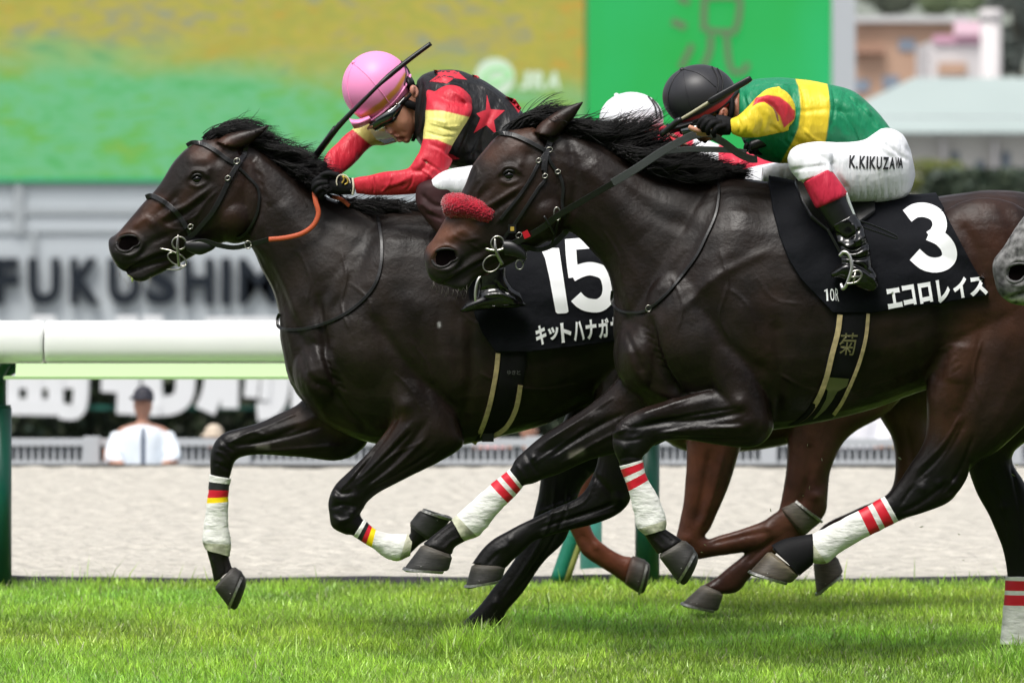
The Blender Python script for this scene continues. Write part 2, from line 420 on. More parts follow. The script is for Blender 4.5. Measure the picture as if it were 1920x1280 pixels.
e = g.build('rubber_edging', mat('weathered_black_rubber', (.025, .025, .03), .7, nz=.3, nscale=20)); tag(e, 'low black rubber edging strip between the turf and the dirt track', 'edging')
g = Geo(); g.box((-60, 34.86, -.3), (60, 34.98, .03)); o = g.build('kerb_strip', mat('dark_kerb', (.06, .06, .055), .8), smooth=False); tag(o, 'low dark kerb along the far edge of the dirt track', 'kerb')

# grass: real blades
def grass():
    X0, X1, Y0, Y1 = -4.6, 4.6, 17.2, 24.16; area = (X1 - X0) * (Y1 - Y0)
    N = 370000
    x = rng.uniform(X0, X1, N); y = rng.uniform(Y0, Y1, N)
    # clumps: patches of height and colour
    G = 96
    def field(fx, fy, sd):
        gr = np.random.default_rng(sd).random((G, G)); u = (x * fx) % (G - 1); v = (y * fy) % (G - 1)
        iu = u.astype(int); iv = v.astype(int); a = u - iu; b = v - iv; a = a * a * (3 - 2 * a); b = b * b * (3 - 2 * b)
        return gr[iu, iv] * (1 - a) * (1 - b) + gr[iu + 1, iv] * a * (1 - b) + gr[iu, iv + 1] * (1 - a) * b + gr[iu + 1, iv + 1] * a * b
    f1 = field(2.2, 1.6, 1); f2 = field(9, 6, 2); f3 = field(.8, .9, 3)
    h = (.022 + .024 * f1 + .026 * f2 * rng.random(N)) * rng.uniform(.6, 1.25, N)
    edge = np.clip((y - 23.7) / .4, 0, 1); h *= 1 + .25 * edge * rng.random(N)
    tall = (rng.random(N) < .0025 * (1 + 5 * edge)); h[tall] *= rng.uniform(1.5, 2.6, tall.sum())
    left = (x < -1.85) & (y > 23.8) & (rng.random(N) < .12); h[left] *= rng.uniform(1.3, 2.4, left.sum())
    for sx, sy, sr in ((-.14, 20.62, .24), (-.05, 20.75, .2), (1.80, 19.75, .26), (1.9, 19.7, .2)):
        k_ = np.exp(-(((x - sx) / sr) ** 2 + ((y - sy) / .22) ** 2) ** 2); h = h + k_ * rng.uniform(.02, .062, N)
    w = rng.uniform(.0018, .0040, N); yaw = rng.uniform(0, 2 * np.pi, N); lean = rng.uniform(.05, .8, N) * h
    ld = rng.uniform(0, 2 * np.pi, N); lx = np.cos(ld) * lean; ly = np.sin(ld) * lean
    dx = np.cos(yaw) * w; dy = np.sin(yaw) * w
    z0 = np.zeros(N)
    A = np.stack([np.stack([x - dx, y - dy, z0], 1), np.stack([x + dx, y + dy, z0], 1),
                  np.stack([x - dx * .8 + lx * .35, y - dy * .8 + ly * .35, h * .55], 1), np.stack([x + dx * .8 + lx * .35, y + dy * .8 + ly * .35, h * .55], 1),
                  np.stack([x + lx, y + ly, h], 1)], 1)
    V = A.reshape(-1, 3); me = bpy.data.meshes.new('grass')
    me.vertices.add(N * 5); me.vertices.foreach_set('co', V.ravel())
    b = np.arange(N) * 5
    lo = np.stack([b, b + 1, b + 3, b + 2, b + 2, b + 3, b + 4], 1).ravel()
    me.loops.add(N * 7); me.loops.foreach_set('vertex_index', lo)
    st = np.stack([np.arange(N) * 7, np.arange(N) * 7 + 4], 1).ravel(); me.polygons.add(N * 2); me.polygons.foreach_set('loop_start', st)
    me.polygons.foreach_set('use_smooth', np.ones(N * 2, bool))
    me.update(calc_edges=True)
    t = rng.random(N); cl = np.stack([.19 + .20 * f3 * t + .12 * f2, .40 + .16 * f2 + .12 * t, .05 + .06 * t], 1)
    dk = f1 < .35; cl[dk] *= .78; cl *= rng.uniform(.5, 1.6, N)[:, None] * np.array([1.30, 1.14, 1.1])
    dry = rng.random(N) < .04; cl[dry] = np.array([.42, .42, .24])
    pal = rng.random(N) < .12; cl[pal] = cl[pal] * .7 + np.array([.22, .24, .12])
    cc = np.ones((N, 5, 4)); cc[:, :, :3] = cl[:, None, :]; a = me.color_attributes.new('Col', 'FLOAT_COLOR', 'POINT'); a.data.foreach_set('color', cc.ravel())
    m = bpy.data.materials.new('grass_blade'); m.use_nodes = True; nt = m.node_tree; bs = nt.nodes['Principled BSDF']; out = nt.nodes['Material Output']
    at = nt.nodes.new('ShaderNodeAttribute'); at.attribute_name = 'Col'; nt.links.new(at.outputs[0], bs.inputs['Base Color']); bs.inputs['Roughness'].default_value = .33
    tr = nt.nodes.new('ShaderNodeBsdfTranslucent'); nt.links.new(at.outputs[0], tr.inputs[0]); mx = nt.nodes.new('ShaderNodeMixShader'); mx.inputs[0].default_value = .45
    nt.links.new(bs.outputs[0], mx.inputs[1]); nt.links.new(tr.outputs[0], mx.inputs[2]); nt.links.new(mx.outputs[0], out.inputs[0])
    me.materials.append(m); o = bpy.data.objects.new('grass', me); COL.objects.link(o); WO[o.name] = Vector()
    tag(o, 'bright green mown turf grass of the racecourse', 'grass', kind='stuff')
grass()

# ---------------------------------------------------------------- running rail
RD = 23.9
m_rail = mat('glossy_white_rail', (.84, .85, .84), .32, spec=.4, nz=.03, nscale=3)
m_pgreen = mat('dark_green_post_paint', (.003, .075, .05), .35, nz=.1, nscale=10)
m_teal = mat('pale_teal_paint', (.06, .33, .27), .5); m_lgreen = mat('pale_green_rail_skirt', (.36, .54, .25), .5)
rr = thing('running_rail', 'white rounded plastic running rail on green posts beside the turf edge', 'rail', P(960, 1100, RD))
def railseg(x0, x1):
    g = Geo(); prof = []
    for k in range(28):
        t = 2 * math.pi * k / 28; c, s_ = math.cos(t), math.sin(t)
        prof.append((math.copysign(abs(c) ** .65, c) * .11, math.copysign(abs(s_) ** .75, s_) * (.185 / 2 / 1)))
    zc = P(0, 641, RD).z; xs = [x0, x0 + .006, x0 + .02, x1 - .02, x1 - .006, x1]; sc = [.93, .985, 1, 1, .985, .93]
    vs = [(x, RD + a * q, zc + b * q) for x, q in zip(xs, sc) for a, b in prof]; fs = []
    for i in range(5):
        for k in range(28): k2 = (k + 1) % 28; fs.append((i * 28 + k, i * 28 + k2, (i + 1) * 28 + k2, (i + 1) * 28 + k))
    fs += [tuple(range(28))[::-1], tuple(range(140, 168))]; g.add(vs, fs); g.build('rail_section', m_rail, rr)
xj = P(85, 0, RD).x
for i in range(-3, 4): railseg(xj + i * 2.9 + .004, xj + (i + 1) * 2.9 - .004)
g = Geo(); a = P(0, 682, RD); b = P(0, 709, RD); x0 = P(34, 0, RD).x
g.add([(x0, RD - .13, b.z + .012), (8, RD - .13, b.z + .012), (8, RD - .1, a.z + .004), (x0, RD - .1, a.z + .004), (x0, RD - .08, b.z + .012), (8, RD - .08, b.z + .012), (8, RD - .06, a.z + .004), (x0, RD - .06, a.z + .004)], [(0, 1, 2, 3), (5, 4, 7, 6), (3, 2, 6, 7), (0, 4, 5, 1), (0, 3, 7, 4), (1, 5, 6, 2)]); g.box((x0 - .05, RD - .145, b.z), (8, RD - .06, b.z + .012)); g.build('rail_skirt', m_lgreen, rr, smooth=False)
for px_ in (-6, 1215):
    g = Geo(); c = P(px_, 0, RD).x; yy = RD + .12
    zt = P(0, 766, RD).z
    g.tube([(c, yy, 0), (c, yy, zt)], .053, seg=24, straight=True); g.tube([(c, yy, zt), (c, yy, zt + .012)], .05, seg=24, straight=True)
    g.build('post', m_pgreen, rr)
    g = Geo(); g.tube([(c, yy, zt - .3), (c, yy, zt + .12), (c + .01, yy - .06, P(0, 700, RD).z), (c + .05, RD, P(0, 672, RD).z)], .03, seg=12); 
    g.tube([(c - .02, RD + .1, P(0, 715, RD).z), (c + .09, RD + .02, P(0, 684, RD).z)], .024, seg=8, straight=True); g.build('bracket', m_pgreen, rr)
g = Geo(); q = [P(1046, 1092, RD), P(1078, 1000, RD), P(1118, 890, RD), P(1150, 780, RD), P(1175, 700, RD)]
g.tube([p + Vector((0, .1, 0)) for p in q], .034, seg=14)
g.build('brace', mat('green_brace_paint', (.008, .17, .11), .45, bump=.6, bscale=30, bd=.004, stretch=(.3, .3, 3)), rr)
g = Geo(); g.tube([P(1062, 1092, RD) + Vector((0, .04, 0)), P(1128, 900, RD) + Vector((0, .04, 0)), P(1180, 720, RD)], .013, seg=8); g.build('brace_strip', mat('olive_strip', (.2, .22, .05), .6), rr)
po = thing('marker_post', 'short pale teal post standing at the edge of the dirt track behind the rail', 'post', P(1108, 1070, 25.2))
g = Geo(); g.tube([(po.location.x, 25.2, 0), (po.location.x, 25.2, P(0, 880, 25.2).z)], .05, seg=20, straight=True); g.tube([(po.location.x, 25.2, P(0, 880, 25.2).z), (po.location.x, 25.2, P(0, 872, 25.2).z)], .056, seg=20, straight=True); g.build('post_shaft', m_teal, po)

# ---------------------------------------------------------------- far fence, onlookers, hedge with letters
FD = 38.0
m_fw = mat('fence_white', (.46, .48, .5), .5); m_fg = mat('fence_grey', (.2, .21, .22), .6)
fe = thing('crowd_fence', 'white picket barrier with grey boards behind the dirt track', 'fence', (0, FD, -1.35))
zt = P(0, 822, FD).z
g = Geo(); g.box((-20, FD, zt - .05), (20, FD + .06, zt)); g.build('top_rail', m_fw, fe, smooth=False)
g = Geo(); g.box((-20, FD + .005, zt - .22), (20, FD + .055, zt - .15)); g.box((-20, FD + .005, -1.3), (20, FD + .055, -1.2)); g.build('lower_rail', m_fw, fe, smooth=False)
g = Geo(); g.box((-20, FD + .08, -1.34), (20, FD + .1, zt - .07)); g.build('back_board', m_fg, fe, smooth=False)
g = Geo()
for i in range(400): x = -10 + i * .05; g.box((x, FD + .02, zt - .15), (x + .018, FD + .05, zt - .05))
o = g.build('picket', m_fw, fe, smooth=False); o['kind'] = 'stuff'
for px_ in (170, 452, 1000, 1210, 1440, 1900):
    g = Geo(); g.pbox(px_ - 14, 819, px_ + 16, 1150, FD - .03, .12); g.build('post', m_fw, fe, smooth=False)
bx = tag(None or Geo().pbox(195, 841, 219, 862, FD - .1, .06).build('notice_box', mat('orange_plastic', (.75, .22, .02), .5), smooth=False), 'small orange box hung on the white fence beside the man in the white coat', 'box')

def onlooker(cx, ytop, D, shirt, label, hair=(.02, .015, .012), hat=None, tie=False, arms='fence', skin=(.42, .22, .15)):
    s = S(D); k = s / 260.0
    base = Vector((P(cx, 0, D).x, D, -1.35)); t = thing('person', label, 'person', base, 'onlookers behind the far fence')
    X = lambda v: cx + v * k; Y = lambda v: ytop + v * k
    yb = HY + (CH + 1.33) * s
    g = Geo()
    g.ell(X(0), Y(36), 17 * k, 26 * k, .088, D); g.loft([(X(-9), Y(55), X(9), Y(55), .05), (X(-10), Y(74), X(10), Y(74), .05)], D)
    g.loft([(X(-14), Y(70), X(14), Y(70), .06), (X(-46), Y(84), X(46), Y(84), .1), (X(-44), Y(125), X(44), Y(125), .12), (X(-38), Y(190), X(38), Y(190), .11), (X(-42), Y(235), X(42), Y(235), .12)], D)
    hip = Y(225)
    for q in (-1, 1):
        g.loft([(X(q * 22 - 18), hip, X(q * 22 + 18), hip, .09), (X(q * 22 - 14), (hip + yb) / 2, X(q * 22 + 14), (hip + yb) / 2, .065), (X(q * 20 - 10), yb - 14 * k, X(q * 20 + 10), yb - 14 * k, .045)], D)
        g.ell(X(q * 22), yb - 8 * k, 14 * k, 9 * k, .13, D - .04)
        g.tube([P(X(q * 42), Y(92), D), P(X(q * 56), Y(128), D - .1), P(X(q * 44), Y(142), D - .45 if False else D - .3)], [.055, .045, .032])
        g.ell(X(q * 40), Y(143), 9 * k, 8 * k, .05, D - .32)
    b = g.fused('body', M['skin'], t, .014, 2)
    paint(b, skin, [('poly', [(X(-60), Y(150)), (X(60), Y(150)), (X(60), yb), (X(-60), yb)], (.03, .035, .05), 2)])
    g = Geo(); g.loft([(X(-12), Y(72), X(12), Y(72), .075), (X(-43), Y(85), X(43), Y(85), .125), (X(-42), Y(125), X(42), Y(125), .14), (X(-42), Y(190), X(42), Y(190), .135), (X(-52), Y(262), X(52), Y(262), .14)], D)
    for q in (-1, 1): g.tube([P(X(q * 40), Y(92), D), P(X(q * 54), Y(128), D - .1), P(X(q * 40), Y(141), D - .29)], [.065, .055, .045])
    sh = g.fused('coat', M['silk'], t, .014, 2); paint(sh, shirt, [('poly', [(X(-4), Y(78)), (X(5), Y(78)), (X(4), Y(160)), (X(-3), Y(160))], (.02, .04, .09), 1)] if tie else [])
    g = Geo(); g.ell(X(1), Y(24), 18.5 * k, 20 * k, .096, D + .012)
    if hat: g.ell(X(-2), Y(26), 22 * k, 5 * k, .12, D - .02)
    h = g.build('cap' if hat else 'hair', mat('onlooker_headwear', hat or hair, .7), t)
    return t
onlooker(268, 718, 37.4, (.72, .78, .84), 'man in a white coat and navy tie leaning on the far white fence', hat=(.02, .02, .03), tie=True)
onlooker(400, 790, 40, (.75, .24, .04), 'person in an orange top and pale hat crouched low behind the far fence', hat=(.5, .42, .33))
onlooker(925, 762, 41, (.62, .33, .33), 'person in a pink top behind the far fence, seen under the belly of horse 15')
onlooker(992, 770, 40, (.7, .7, .72), 'person in a pale grey top behind the far fence, right of the pink one')
onlooker(1606, 700, 40, (.8, .8, .84), 'person in a white shirt behind the far fence, seen between the brown hind legs')
onlooker(1668, 735, 42, (.75, .45, .02), 'person in a yellow top behind the far fence')
onlooker(1748, 712, 41, (.74, .76, .84), 'person in a pale blue shirt behind the far fence, under the flank of horse 3')
onlooker(1912, 770, 40, (.6, .25, .22), 'person in a red top at the right end of the far fence')

def leafmass(name, boxes, n, sz, cols, parent=None, mat_=None, seed=1):
    """many leaf-sized faces spread through a volume: boxes = list of (cx,cy,cz,rx,ry,rz,kind)"""
    R = np.random.default_rng(seed); pos = []
    per = n // len(boxes)
    for (cx, cy, cz, rx, ry, rz, kd) in boxes:
        u = R.uniform(-1, 1, (per * 2, 3))
        if kd == 'e': u = u[(u ** 2).sum(1) < 1]; u = u[(u ** 2).sum(1) > .25]
        u = u[:per]; pos.append(np.array([cx, cy, cz]) + u * np.array([rx, ry, rz]))
    pos = np.concatenate(pos); N = len(pos); a = R.normal(size=(N, 3)); a /= np.linalg.norm(a, axis=1)[:, None]
    b = np.cross(a, R.normal(size=(N, 3))); b /= np.linalg.norm(b, axis=1)[:, None]; s = sz * R.uniform(.5, 1.3, N)[:, None]
    V = np.stack([pos - a * s, pos + b * s * .5, pos + a * s, pos - b * s * .5], 1).reshape(-1, 3)
    F = np.arange(N * 4).reshape(-1, 4).tolist(); cl = np.array(cols); cc = cl[R.integers(0, len(cl), N)] * R.uniform(.6, 1.3, N)[:, None]
    return mk(name, V, F, mat_ or M['leaf'], parent, smooth=False, cols=np.repeat(cc, 4, 0))
M['leaf'] = mat('leaf', attr=True, rough=.6)
HD = 62.0
hz0, hz1 = -1.35, P(0, 650, HD).z
hg = thing('hedge', 'long dark clipped hedge behind the white letters below the grey board', 'hedge', (0, HD + 1, -1.35))
leafmass('foliage', [(x, HD + 1.2, (hz0 + hz1) / 2, 1.3, .8, (hz1 - hz0) / 2, 'b') for x in np.arange(-16, 18, 2.2)], 60000, .09, [(.02, .035, .012), (.03, .05, .02), (.015, .03, .02), (.05, .06, .03)], hg, seed=3)
g = Geo(); g.box((-17.3, HD + .8, -1.35), (18, HD + 1.8, hz1 - .15)); g.build('inner_twigs', mat('hedge_inside', (.012, .02, .01), .9), hg, smooth=False)
tg = Geo(); tg.pbox(-60, 690, 1700, 706, HD - .15, .06); tg.pbox(-60, 760, 1700, 768, HD - .15, .06)
tg = tg.build('letter_frame', mat('teal_frame', (.01, .12, .09), .5), smooth=False); tag(tg, 'thin teal rails carrying the big white letters in front of the hedge', 'frame')
m_wl = mat('white_sign_letters', (.66, .67, .68), .5)
def bigletter(strokes, w, label):
    items = [stroke(p, ww if isinstance(ww, (int, float)) else w, n=3) for p, ww in strokes]
    o = solid_marks('sign_letter', items, HD - .4, .2, m_wl, None); tag(o, label, 'letter', 'big white letters on the hedge'); return o
bigletter([([(14, 716), (164, 716)], 24), ([(24, 700), (22, 765)], 24), ([(64, 700), (64, 765)], 28), ([(104, 700), (104, 765)], 28), ([(14, 762), (118, 764)], 30), ([(152, 700), (150, 750), (140, 772), (112, 770)], 28), ([(82, 592), (82, 660)], 42), ([(30, 650), (150, 650)], 30)], 24, 'white kanji letter with a row of dots and a hooked stroke, leftmost on the hedge')
bigletter([([(190, 718), (262, 722)], 32), ([(240, 700), (237, 776)], 38), ([(286, 690), (286, 740), (300, 760), (330, 756), (346, 735), (347, 690)], 36), ([(238, 592), (238, 700)], 40), ([(286, 592), (286, 690)], 38), ([(190, 660), (350, 660)], 30), ([(250, 765), (300, 768)], 24)], 26, 'white kanji letter behind the man in the white coat on the hedge')
bigletter([([(404, 690), (398, 735), (384, 770)], 38), ([(432, 690), (430, 765)], 32), ([(446, 600), (446, 700)], 40), ([(475, 690), (470, 745)], 26), ([(526, 600), (526, 720), (512, 764), (482, 772)], 34), ([(385, 608), (520, 608)], 26), ([(380, 660), (530, 660)], 28), ([(500, 700), (496, 750)], 20)], 26, 'white kanji letter with slanting strokes, third from the left on the hedge')
bigletter([([(560, 600), (560, 770)], 28), ([(545, 640), (680, 640)], 24), ([(560, 770), (670, 770)], 24), ([(670, 600), (670, 770)], 26)], 24, 'white letter mostly hidden by the chest of horse 15')

# ---------------------------------------------------------------- big screen building
BD = 110.0
m_wall = mat('grey_metal_panel', (.42, .455, .48), .5, nz=.05, nscale=.4); m_line = mat('panel_seam', (.30, .325, .34), .6); m_dark = mat('dark_letter', (.008, .012, .018), .6, spec=.2)
sb = thing('screen_building', 'grey panelled building carrying giant race screens and dark FUKUSHIMA letters', 'building', (P(600, 0, BD).x, BD, -1.35))
g = Geo(); a = P(-700, 341, BD); b = P(1604, 341, BD); g.box((a.x, BD, -1.35), (b.x, BD + 6, a.z)); g.build('wall', m_wall, sb, smooth=False)
g = Geo(); g.pbox(-700, -700, 1604, 340, BD + .6, 5); g.build('screen_housing', m_wall, sb, smooth=False)
g = Geo()
for y0, y1 in ((390, 402), (430, 437), (346, 350)): g.pbox(-700, y0, 1100, y1, BD - .06, .05)
for x0, x1, y0, y1 in ((26, 44, 341, 437), (58, 68, 437, 600), (640, 650, 341, 600), (230, 236, 520, 640)): g.pbox(x0, y0, x1, y1, BD - .1, .035)
g.build('panel_seam', m_line, sb, smooth=False)
g = Geo(); g.pbox(1561, -700, 1604, 430, BD - .5, 1.0); g.build('pillar', mat('pillar_grey', (.38, .40, .42), .5), sb, smooth=False)
for ch, x0, x1 in (('F', -12, 34), ('U', 52, 112), ('K', 131, 188), ('U', 202, 262), ('S', 272, 331), ('H', 343, 400), ('I', 414, 433), ('M', 447, 521), ('A', 535, 595)):
    V, F = glyph(ch, .012 if ch == 'M' else .042); V, F = sub2d(V, F, [(x0, 484), (x1, 484), (x1, 571), (x0, 571)], 200)
    solid_marks('letter', [(V, F)], BD - .22, .16, m_dark, sb)

def screen_mat():
    m = bpy.data.materials.new('led_screen_picture'); m.use_nodes = True; nt = m.node_tree; b = nt.nodes['Principled BSDF']; L = nt.links.new
    b.inputs['Base Color'].default_value = (.02, .02, .02, 1); b.inputs['Roughness'].default_value = .6
    tc = nt.nodes.new('ShaderNodeTexCoord'); sp = nt.nodes.new('ShaderNodeSeparateXYZ'); L(tc.outputs['Object'], sp.inputs[0])
    def nz(sx, sz, det, dist=.4):
        mp = nt.nodes.new('ShaderNodeMapping'); mp.inputs['Scale'].default_value = (sx, 1, sz); mp.inputs['Rotation'].default_value = (0, math.radians(-6), 0); L(tc.outputs['Object'], mp.inputs[0])
        n = nt.nodes.new('ShaderNodeTexNoise'); n.inputs['Scale'].default_value = 1; n.inputs['Detail'].default_value = det; n.inputs['Distortion'].default_value = dist; L(mp.outputs[0], n.inputs['Vector']); return n.outputs[0]
    def ramp(fac, st):
        r = nt.nodes.new('ShaderNodeValToRGB'); e = r.color_ramp.elements; e[0].position = st[0][0]; e[0].color = (*st[0][1], 1); e[1].position = st[-1][0]; e[1].color = (*st[-1][1], 1)
        for p, c in st[1:-1]: q = e.new(p); q.color = (*c, 1)
        L(fac, r.inputs[0]); return r.outputs[0]
    n1 = nz(.34, 1.0, 4); n2 = nz(2.4, 6.5, 9)
    ad = nt.nodes.new('ShaderNodeMath'); ad.operation = 'MULTIPLY_ADD'; ad.inputs[1].default_value = .5; L(n2, ad.inputs[0]); 
    mm = nt.nodes.new('ShaderNodeMath'); mm.operation = 'MULTIPLY'; mm.inputs[1].default_value = .5; L(n1, mm.inputs[0]); L(mm.outputs[0], ad.inputs[2])
    low = ramp(ad.outputs[0], [(.32, lin('34a843')), (.43, lin('56bb6c')), (.50, lin('68c084')), (.58, lin('58b84a')), (.68, lin('7cb634'))])
    up = ramp(ad.outputs[0], [(.32, lin('8f9c8c')), (.42, lin('a39f5c')), (.48, lin('beb02a')), (.53, lin('a2a838')), (.60, lin('c4a422')), (.70, lin('bf8a28'))])
    # boundary between flowers (top) and grass (bottom) of the displayed picture
    z = nt.nodes.new('ShaderNodeMath'); z.operation = 'MULTIPLY_ADD'; z.inputs[1].default_value = 1.0; z.inputs[2].default_value = SCR_OFF; L(sp.outputs[2], z.inputs[0])
    xx = nt.nodes.new('ShaderNodeMath'); xx.operation = 'MULTIPLY_ADD'; xx.inputs[1].default_value = .055; L(sp.outputs[0], xx.inputs[0]); L(z.outputs[0], xx.inputs[2])
    z2 = nt.nodes.new('ShaderNodeMath'); z2.operation = 'MULTIPLY_ADD'; z2.inputs[1].default_value = 1.6; L(n1, z2.inputs[0]); L(xx.outputs[0], z2.inputs[2])
    mr = nt.nodes.new('ShaderNodeMapRange'); mr.interpolation_type = 'SMOOTHSTEP'; mr.inputs[1].default_value = .25; mr.inputs[2].default_value = 1.35; L(z2.outputs[0], mr.inputs[0])
    mx = nt.nodes.new('ShaderNodeMix'); mx.data_type = 'RGBA'; L(mr.outputs[0], mx.inputs[0]); L(low, mx.inputs[6]); L(up, mx.inputs[7])
    L(mx.outputs[2], b.inputs['Emission Color']); b.inputs['Emission Strength'].default_value = .58; return m
zc_scr = (P(0, -660, BD).z + P(0, 336, BD).z) / 2
SCR_OFF = zc_scr - P(0, 115, BD).z
sc_ = thing('video_screen', 'giant screen showing a yellow and green meadow with a round emblem and JRA', 'screen', P(400, 336, BD))
g = Geo(); g.pbox(-690, -660, 1095, 336, BD - .1, .3); g.build('screen_panel', screen_mat(), sc_, smooth=False)
g = Geo(); g.pbox(-700, 334, 1099, 341, BD - .16, .5); g.build('screen_frame', mat('green_frame_edge', (.01, .22, .1), .5, emit=(.02, .35, .12), estr=.25), sc_, smooth=False)
m_logo = mat('logo_lit_white', (.3, .35, .3), .5, emit=(.5, .66, .45), estr=.36)
circ = [(928 + 37 * math.cos(t), 145 + 36 * math.sin(t)) for t in np.linspace(0, 2 * math.pi, 37)[:-1]]
solid_marks('emblem_disc', [polymesh(circ, 100)], BD - .13, .02, m_logo, sc_)
solid_marks('emblem_swoosh', [stroke([(900, 150), (920, 132), (945, 130), (958, 142), (940, 150), (925, 165)], 6, n=4), stroke([(905, 160), (922, 150), (938, 158)], 5, n=4)], BD - .16, .02, mat('logo_lit_green', (.1, .3, .1), .5, emit=(.3, .6, .28), estr=.5), sc_)
it = []
for ch, x0, x1 in (('J', 973, 993), ('R', 997, 1021), ('A', 1023, 1050)):
    V, F = glyph(ch, .05); it.append(sub2d(V, F, [(x0 + 4, 134), (x1 + 4, 134), (x1, 168), (x0, 168)], 200))
solid_marks('screen_letters', it, BD - .13, .02, m_logo, sc_)
g2 = thing('status_screen', 'bright green display board with olive Japanese lettering right of the giant screen', 'screen', P(1330, 336, BD))
gm = mat('green_led', (.005, .05, .015), .5, emit=(.004, .46, .10), estr=.55)
nt = gm.node_tree; n_ = nt.nodes.new('ShaderNodeTexNoise'); n_.inputs['Scale'].default_value = .8; n_.inputs['Detail'].default_value = 4; r_ = nt.nodes.new('ShaderNodeValToRGB'); r_.color_ramp.elements[0].position = .35; r_.color_ramp.elements[1].position = .65
r_.color_ramp.elements[0].color = (.0, .40, .02, 1); r_.color_ramp.elements[1].color = (.01, .55, .2, 1); nt.links.new(n_.outputs[0], r_.inputs[0]); nt.links.new(r_.outputs[0], nt.nodes['Principled BSDF'].inputs['Emission Color'])
g = Geo(); g.pbox(1102, -660, 1558, 336, BD - .12, .3); g.build('screen_panel', gm, g2, smooth=False)
m_ol = mat('olive_lit_lettering', (.05, .06, .03), .5, emit=(.075, .125, .065), estr=.6)
k1 = [stroke([(1272, -6), (1292, 6)], 13, n=1), stroke([(1260, 40), (1286, 52)], 14, n=1), stroke([(1298, 84), (1288, 105), (1276, 128)], 12), stroke([(1322, -12), (1320, 25), (1320, 58)], 12),
      stroke([(1316, -4), (1360, -6), (1392, -4)], 12), stroke([(1388, 0), (1386, 30), (1380, 56)], 12), stroke([(1322, 56), (1350, 60), (1382, 60)], 11), stroke([(1332, 66), (1332, 90), (1324, 115), (1316, 128)], 12), stroke([(1362, 62), (1364, 90), (1368, 122), (1378, 136), (1396, 132), (1402, 118)], 11)]
solid_marks('screen_letters', k1, BD - .16, .03, m_ol, g2)

# ---------------------------------------------------------------- town behind, right
TD = 190.0
def house(name, label, x0, y0, x1, D, depth, wallm, parts_):
    t = thing(name, label, 'building', Vector((P((x0 + x1) / 2, 0, D).x, D, -1.35)))
    a = P(x0, y0, D); b = P(x1, y0, D); Geo().box((a.x, D, -1.35), (b.x, D + depth, a.z)).build('wall', wallm, t, smooth=False)
    for nm, (wx0, wy0, wx1, wy1), m_, pr in parts_: Geo().pbox(wx0, wy0, wx1, wy1, D - pr, pr + .05).build(nm, m_, t, smooth=False)
    return t
m_win = mat('distant_window', (.22, .26, .32), .2); m_br = mat('orange_brick', (.42, .27, .19), .8, nz=.12, nscale=.6); m_rf = mat('pale_sage_roof', (.33, .39, .375), .6, nz=.04, nscale=.3)
m_cr = mat('cream_wall', (.48, .46, .43), .8); m_pk = mat('pink_sign', (.5, .27, .36), .6); m_wt = mat('white_plaster', (.55, .52, .52), .7)
house('brick_house', 'orange brick building with grey windows on the hillside', 1560, 40, 1812, TD, 12, m_br,
      [('window', (1685, 74, 1716, 96), m_win, .06), ('window', (1655, 142, 1685, 166), m_win, .06), ('balcony', (1600, 92, 1660, 100), mat('dark_brick_band', (.3, .17, .12), .8), .5), ('window', (1600, 150, 1630, 172), m_win, .06), ('roof', (1556, 30, 1818, 42), mat('grey_roof_edge', (.45, .45, .45), .7), .4)])  # balcony band in a darker brick colour
house('white_house', 'white building with a pink sign band on its roof beside the tall white chimney', 1742, 78, 1850, TD - 8, 6, m_wt,
      [('sign_band', (1750, 66, 1848, 82), m_pk, .12), ('rooftop_box', (1790, 40, 1846, 66), mat('pale_pink', (.72, .5, .58), .7), .3), ('sign_band', (1760, 118, 1812, 140), m_br, .2)])
ch = thing('chimney', 'tall white round chimney on the hillside', 'chimney', P(1858, 590, TD - 12)); g = Geo(); c = P(1858, 0, TD - 12).x
g.tube([(c, TD - 12, -1.35), (c, TD - 12, P(0, 24, TD - 12).z)], .33, seg=20, straight=True); g.build('shaft', m_wt, ch)
g = Geo(); g.tube([(c, TD - 12, P(0, 40, TD - 12).z), (c, TD - 12, P(0, 18, TD - 12).z)], .37, seg=20, straight=True); g.build('rim', m_wt, ch)
LD = 150.0
hl = thing('long_hall', 'long cream hall with a pale sage hipped roof and dark windows', 'building', P(1850, 590, LD))
a = P(1560, 247, LD); b = P(2400, 247, LD); Geo().box((a.x, LD, -1.35), (b.x, LD + 14, a.z)).build('wall', m_cr, hl, smooth=False)
r0, r1, r2, r3 = P(1520, 250, LD - 1), P(2440, 250, LD - 1), P(1712, 146, LD + 6), P(2300, 146, LD + 6)
g = Geo(); g.add([r0, r1, r3, r2, r0 + Vector((0, 16, 0)), r1 + Vector((0, 16, 0))], [(0, 1, 2, 3), (0, 3, 4), (1, 5, 2), (4, 3, 2, 5), (0, 4, 5, 1)]); g.build('roof', m_rf, hl, smooth=False)
Geo().pbox(1520, 218, 2440, 222, LD - 1.4, .3).build('gutter', mat('gutter_pale', (.42, .47, .47), .5), hl, smooth=False)
for x in range(1590, 2000, 48):
    h_ = 42 if (x // 48) % 2 else 26
    Geo().pbox(x, 328 - h_, x + 16, 330, LD - .05, .1).build('window', mat('hall_window', (.14, .17, .21), .3), hl, smooth=False)
for x in range(1574, 2000, 96): Geo().pbox(x, 262, x + 7, 330, LD - .35, .3).build('pilaster', m_wt, hl, smooth=False)
h2 = thing('hedge', 'dark green hedge in front of the cream hall at the right', 'hedge', P(1900, 590, 118))
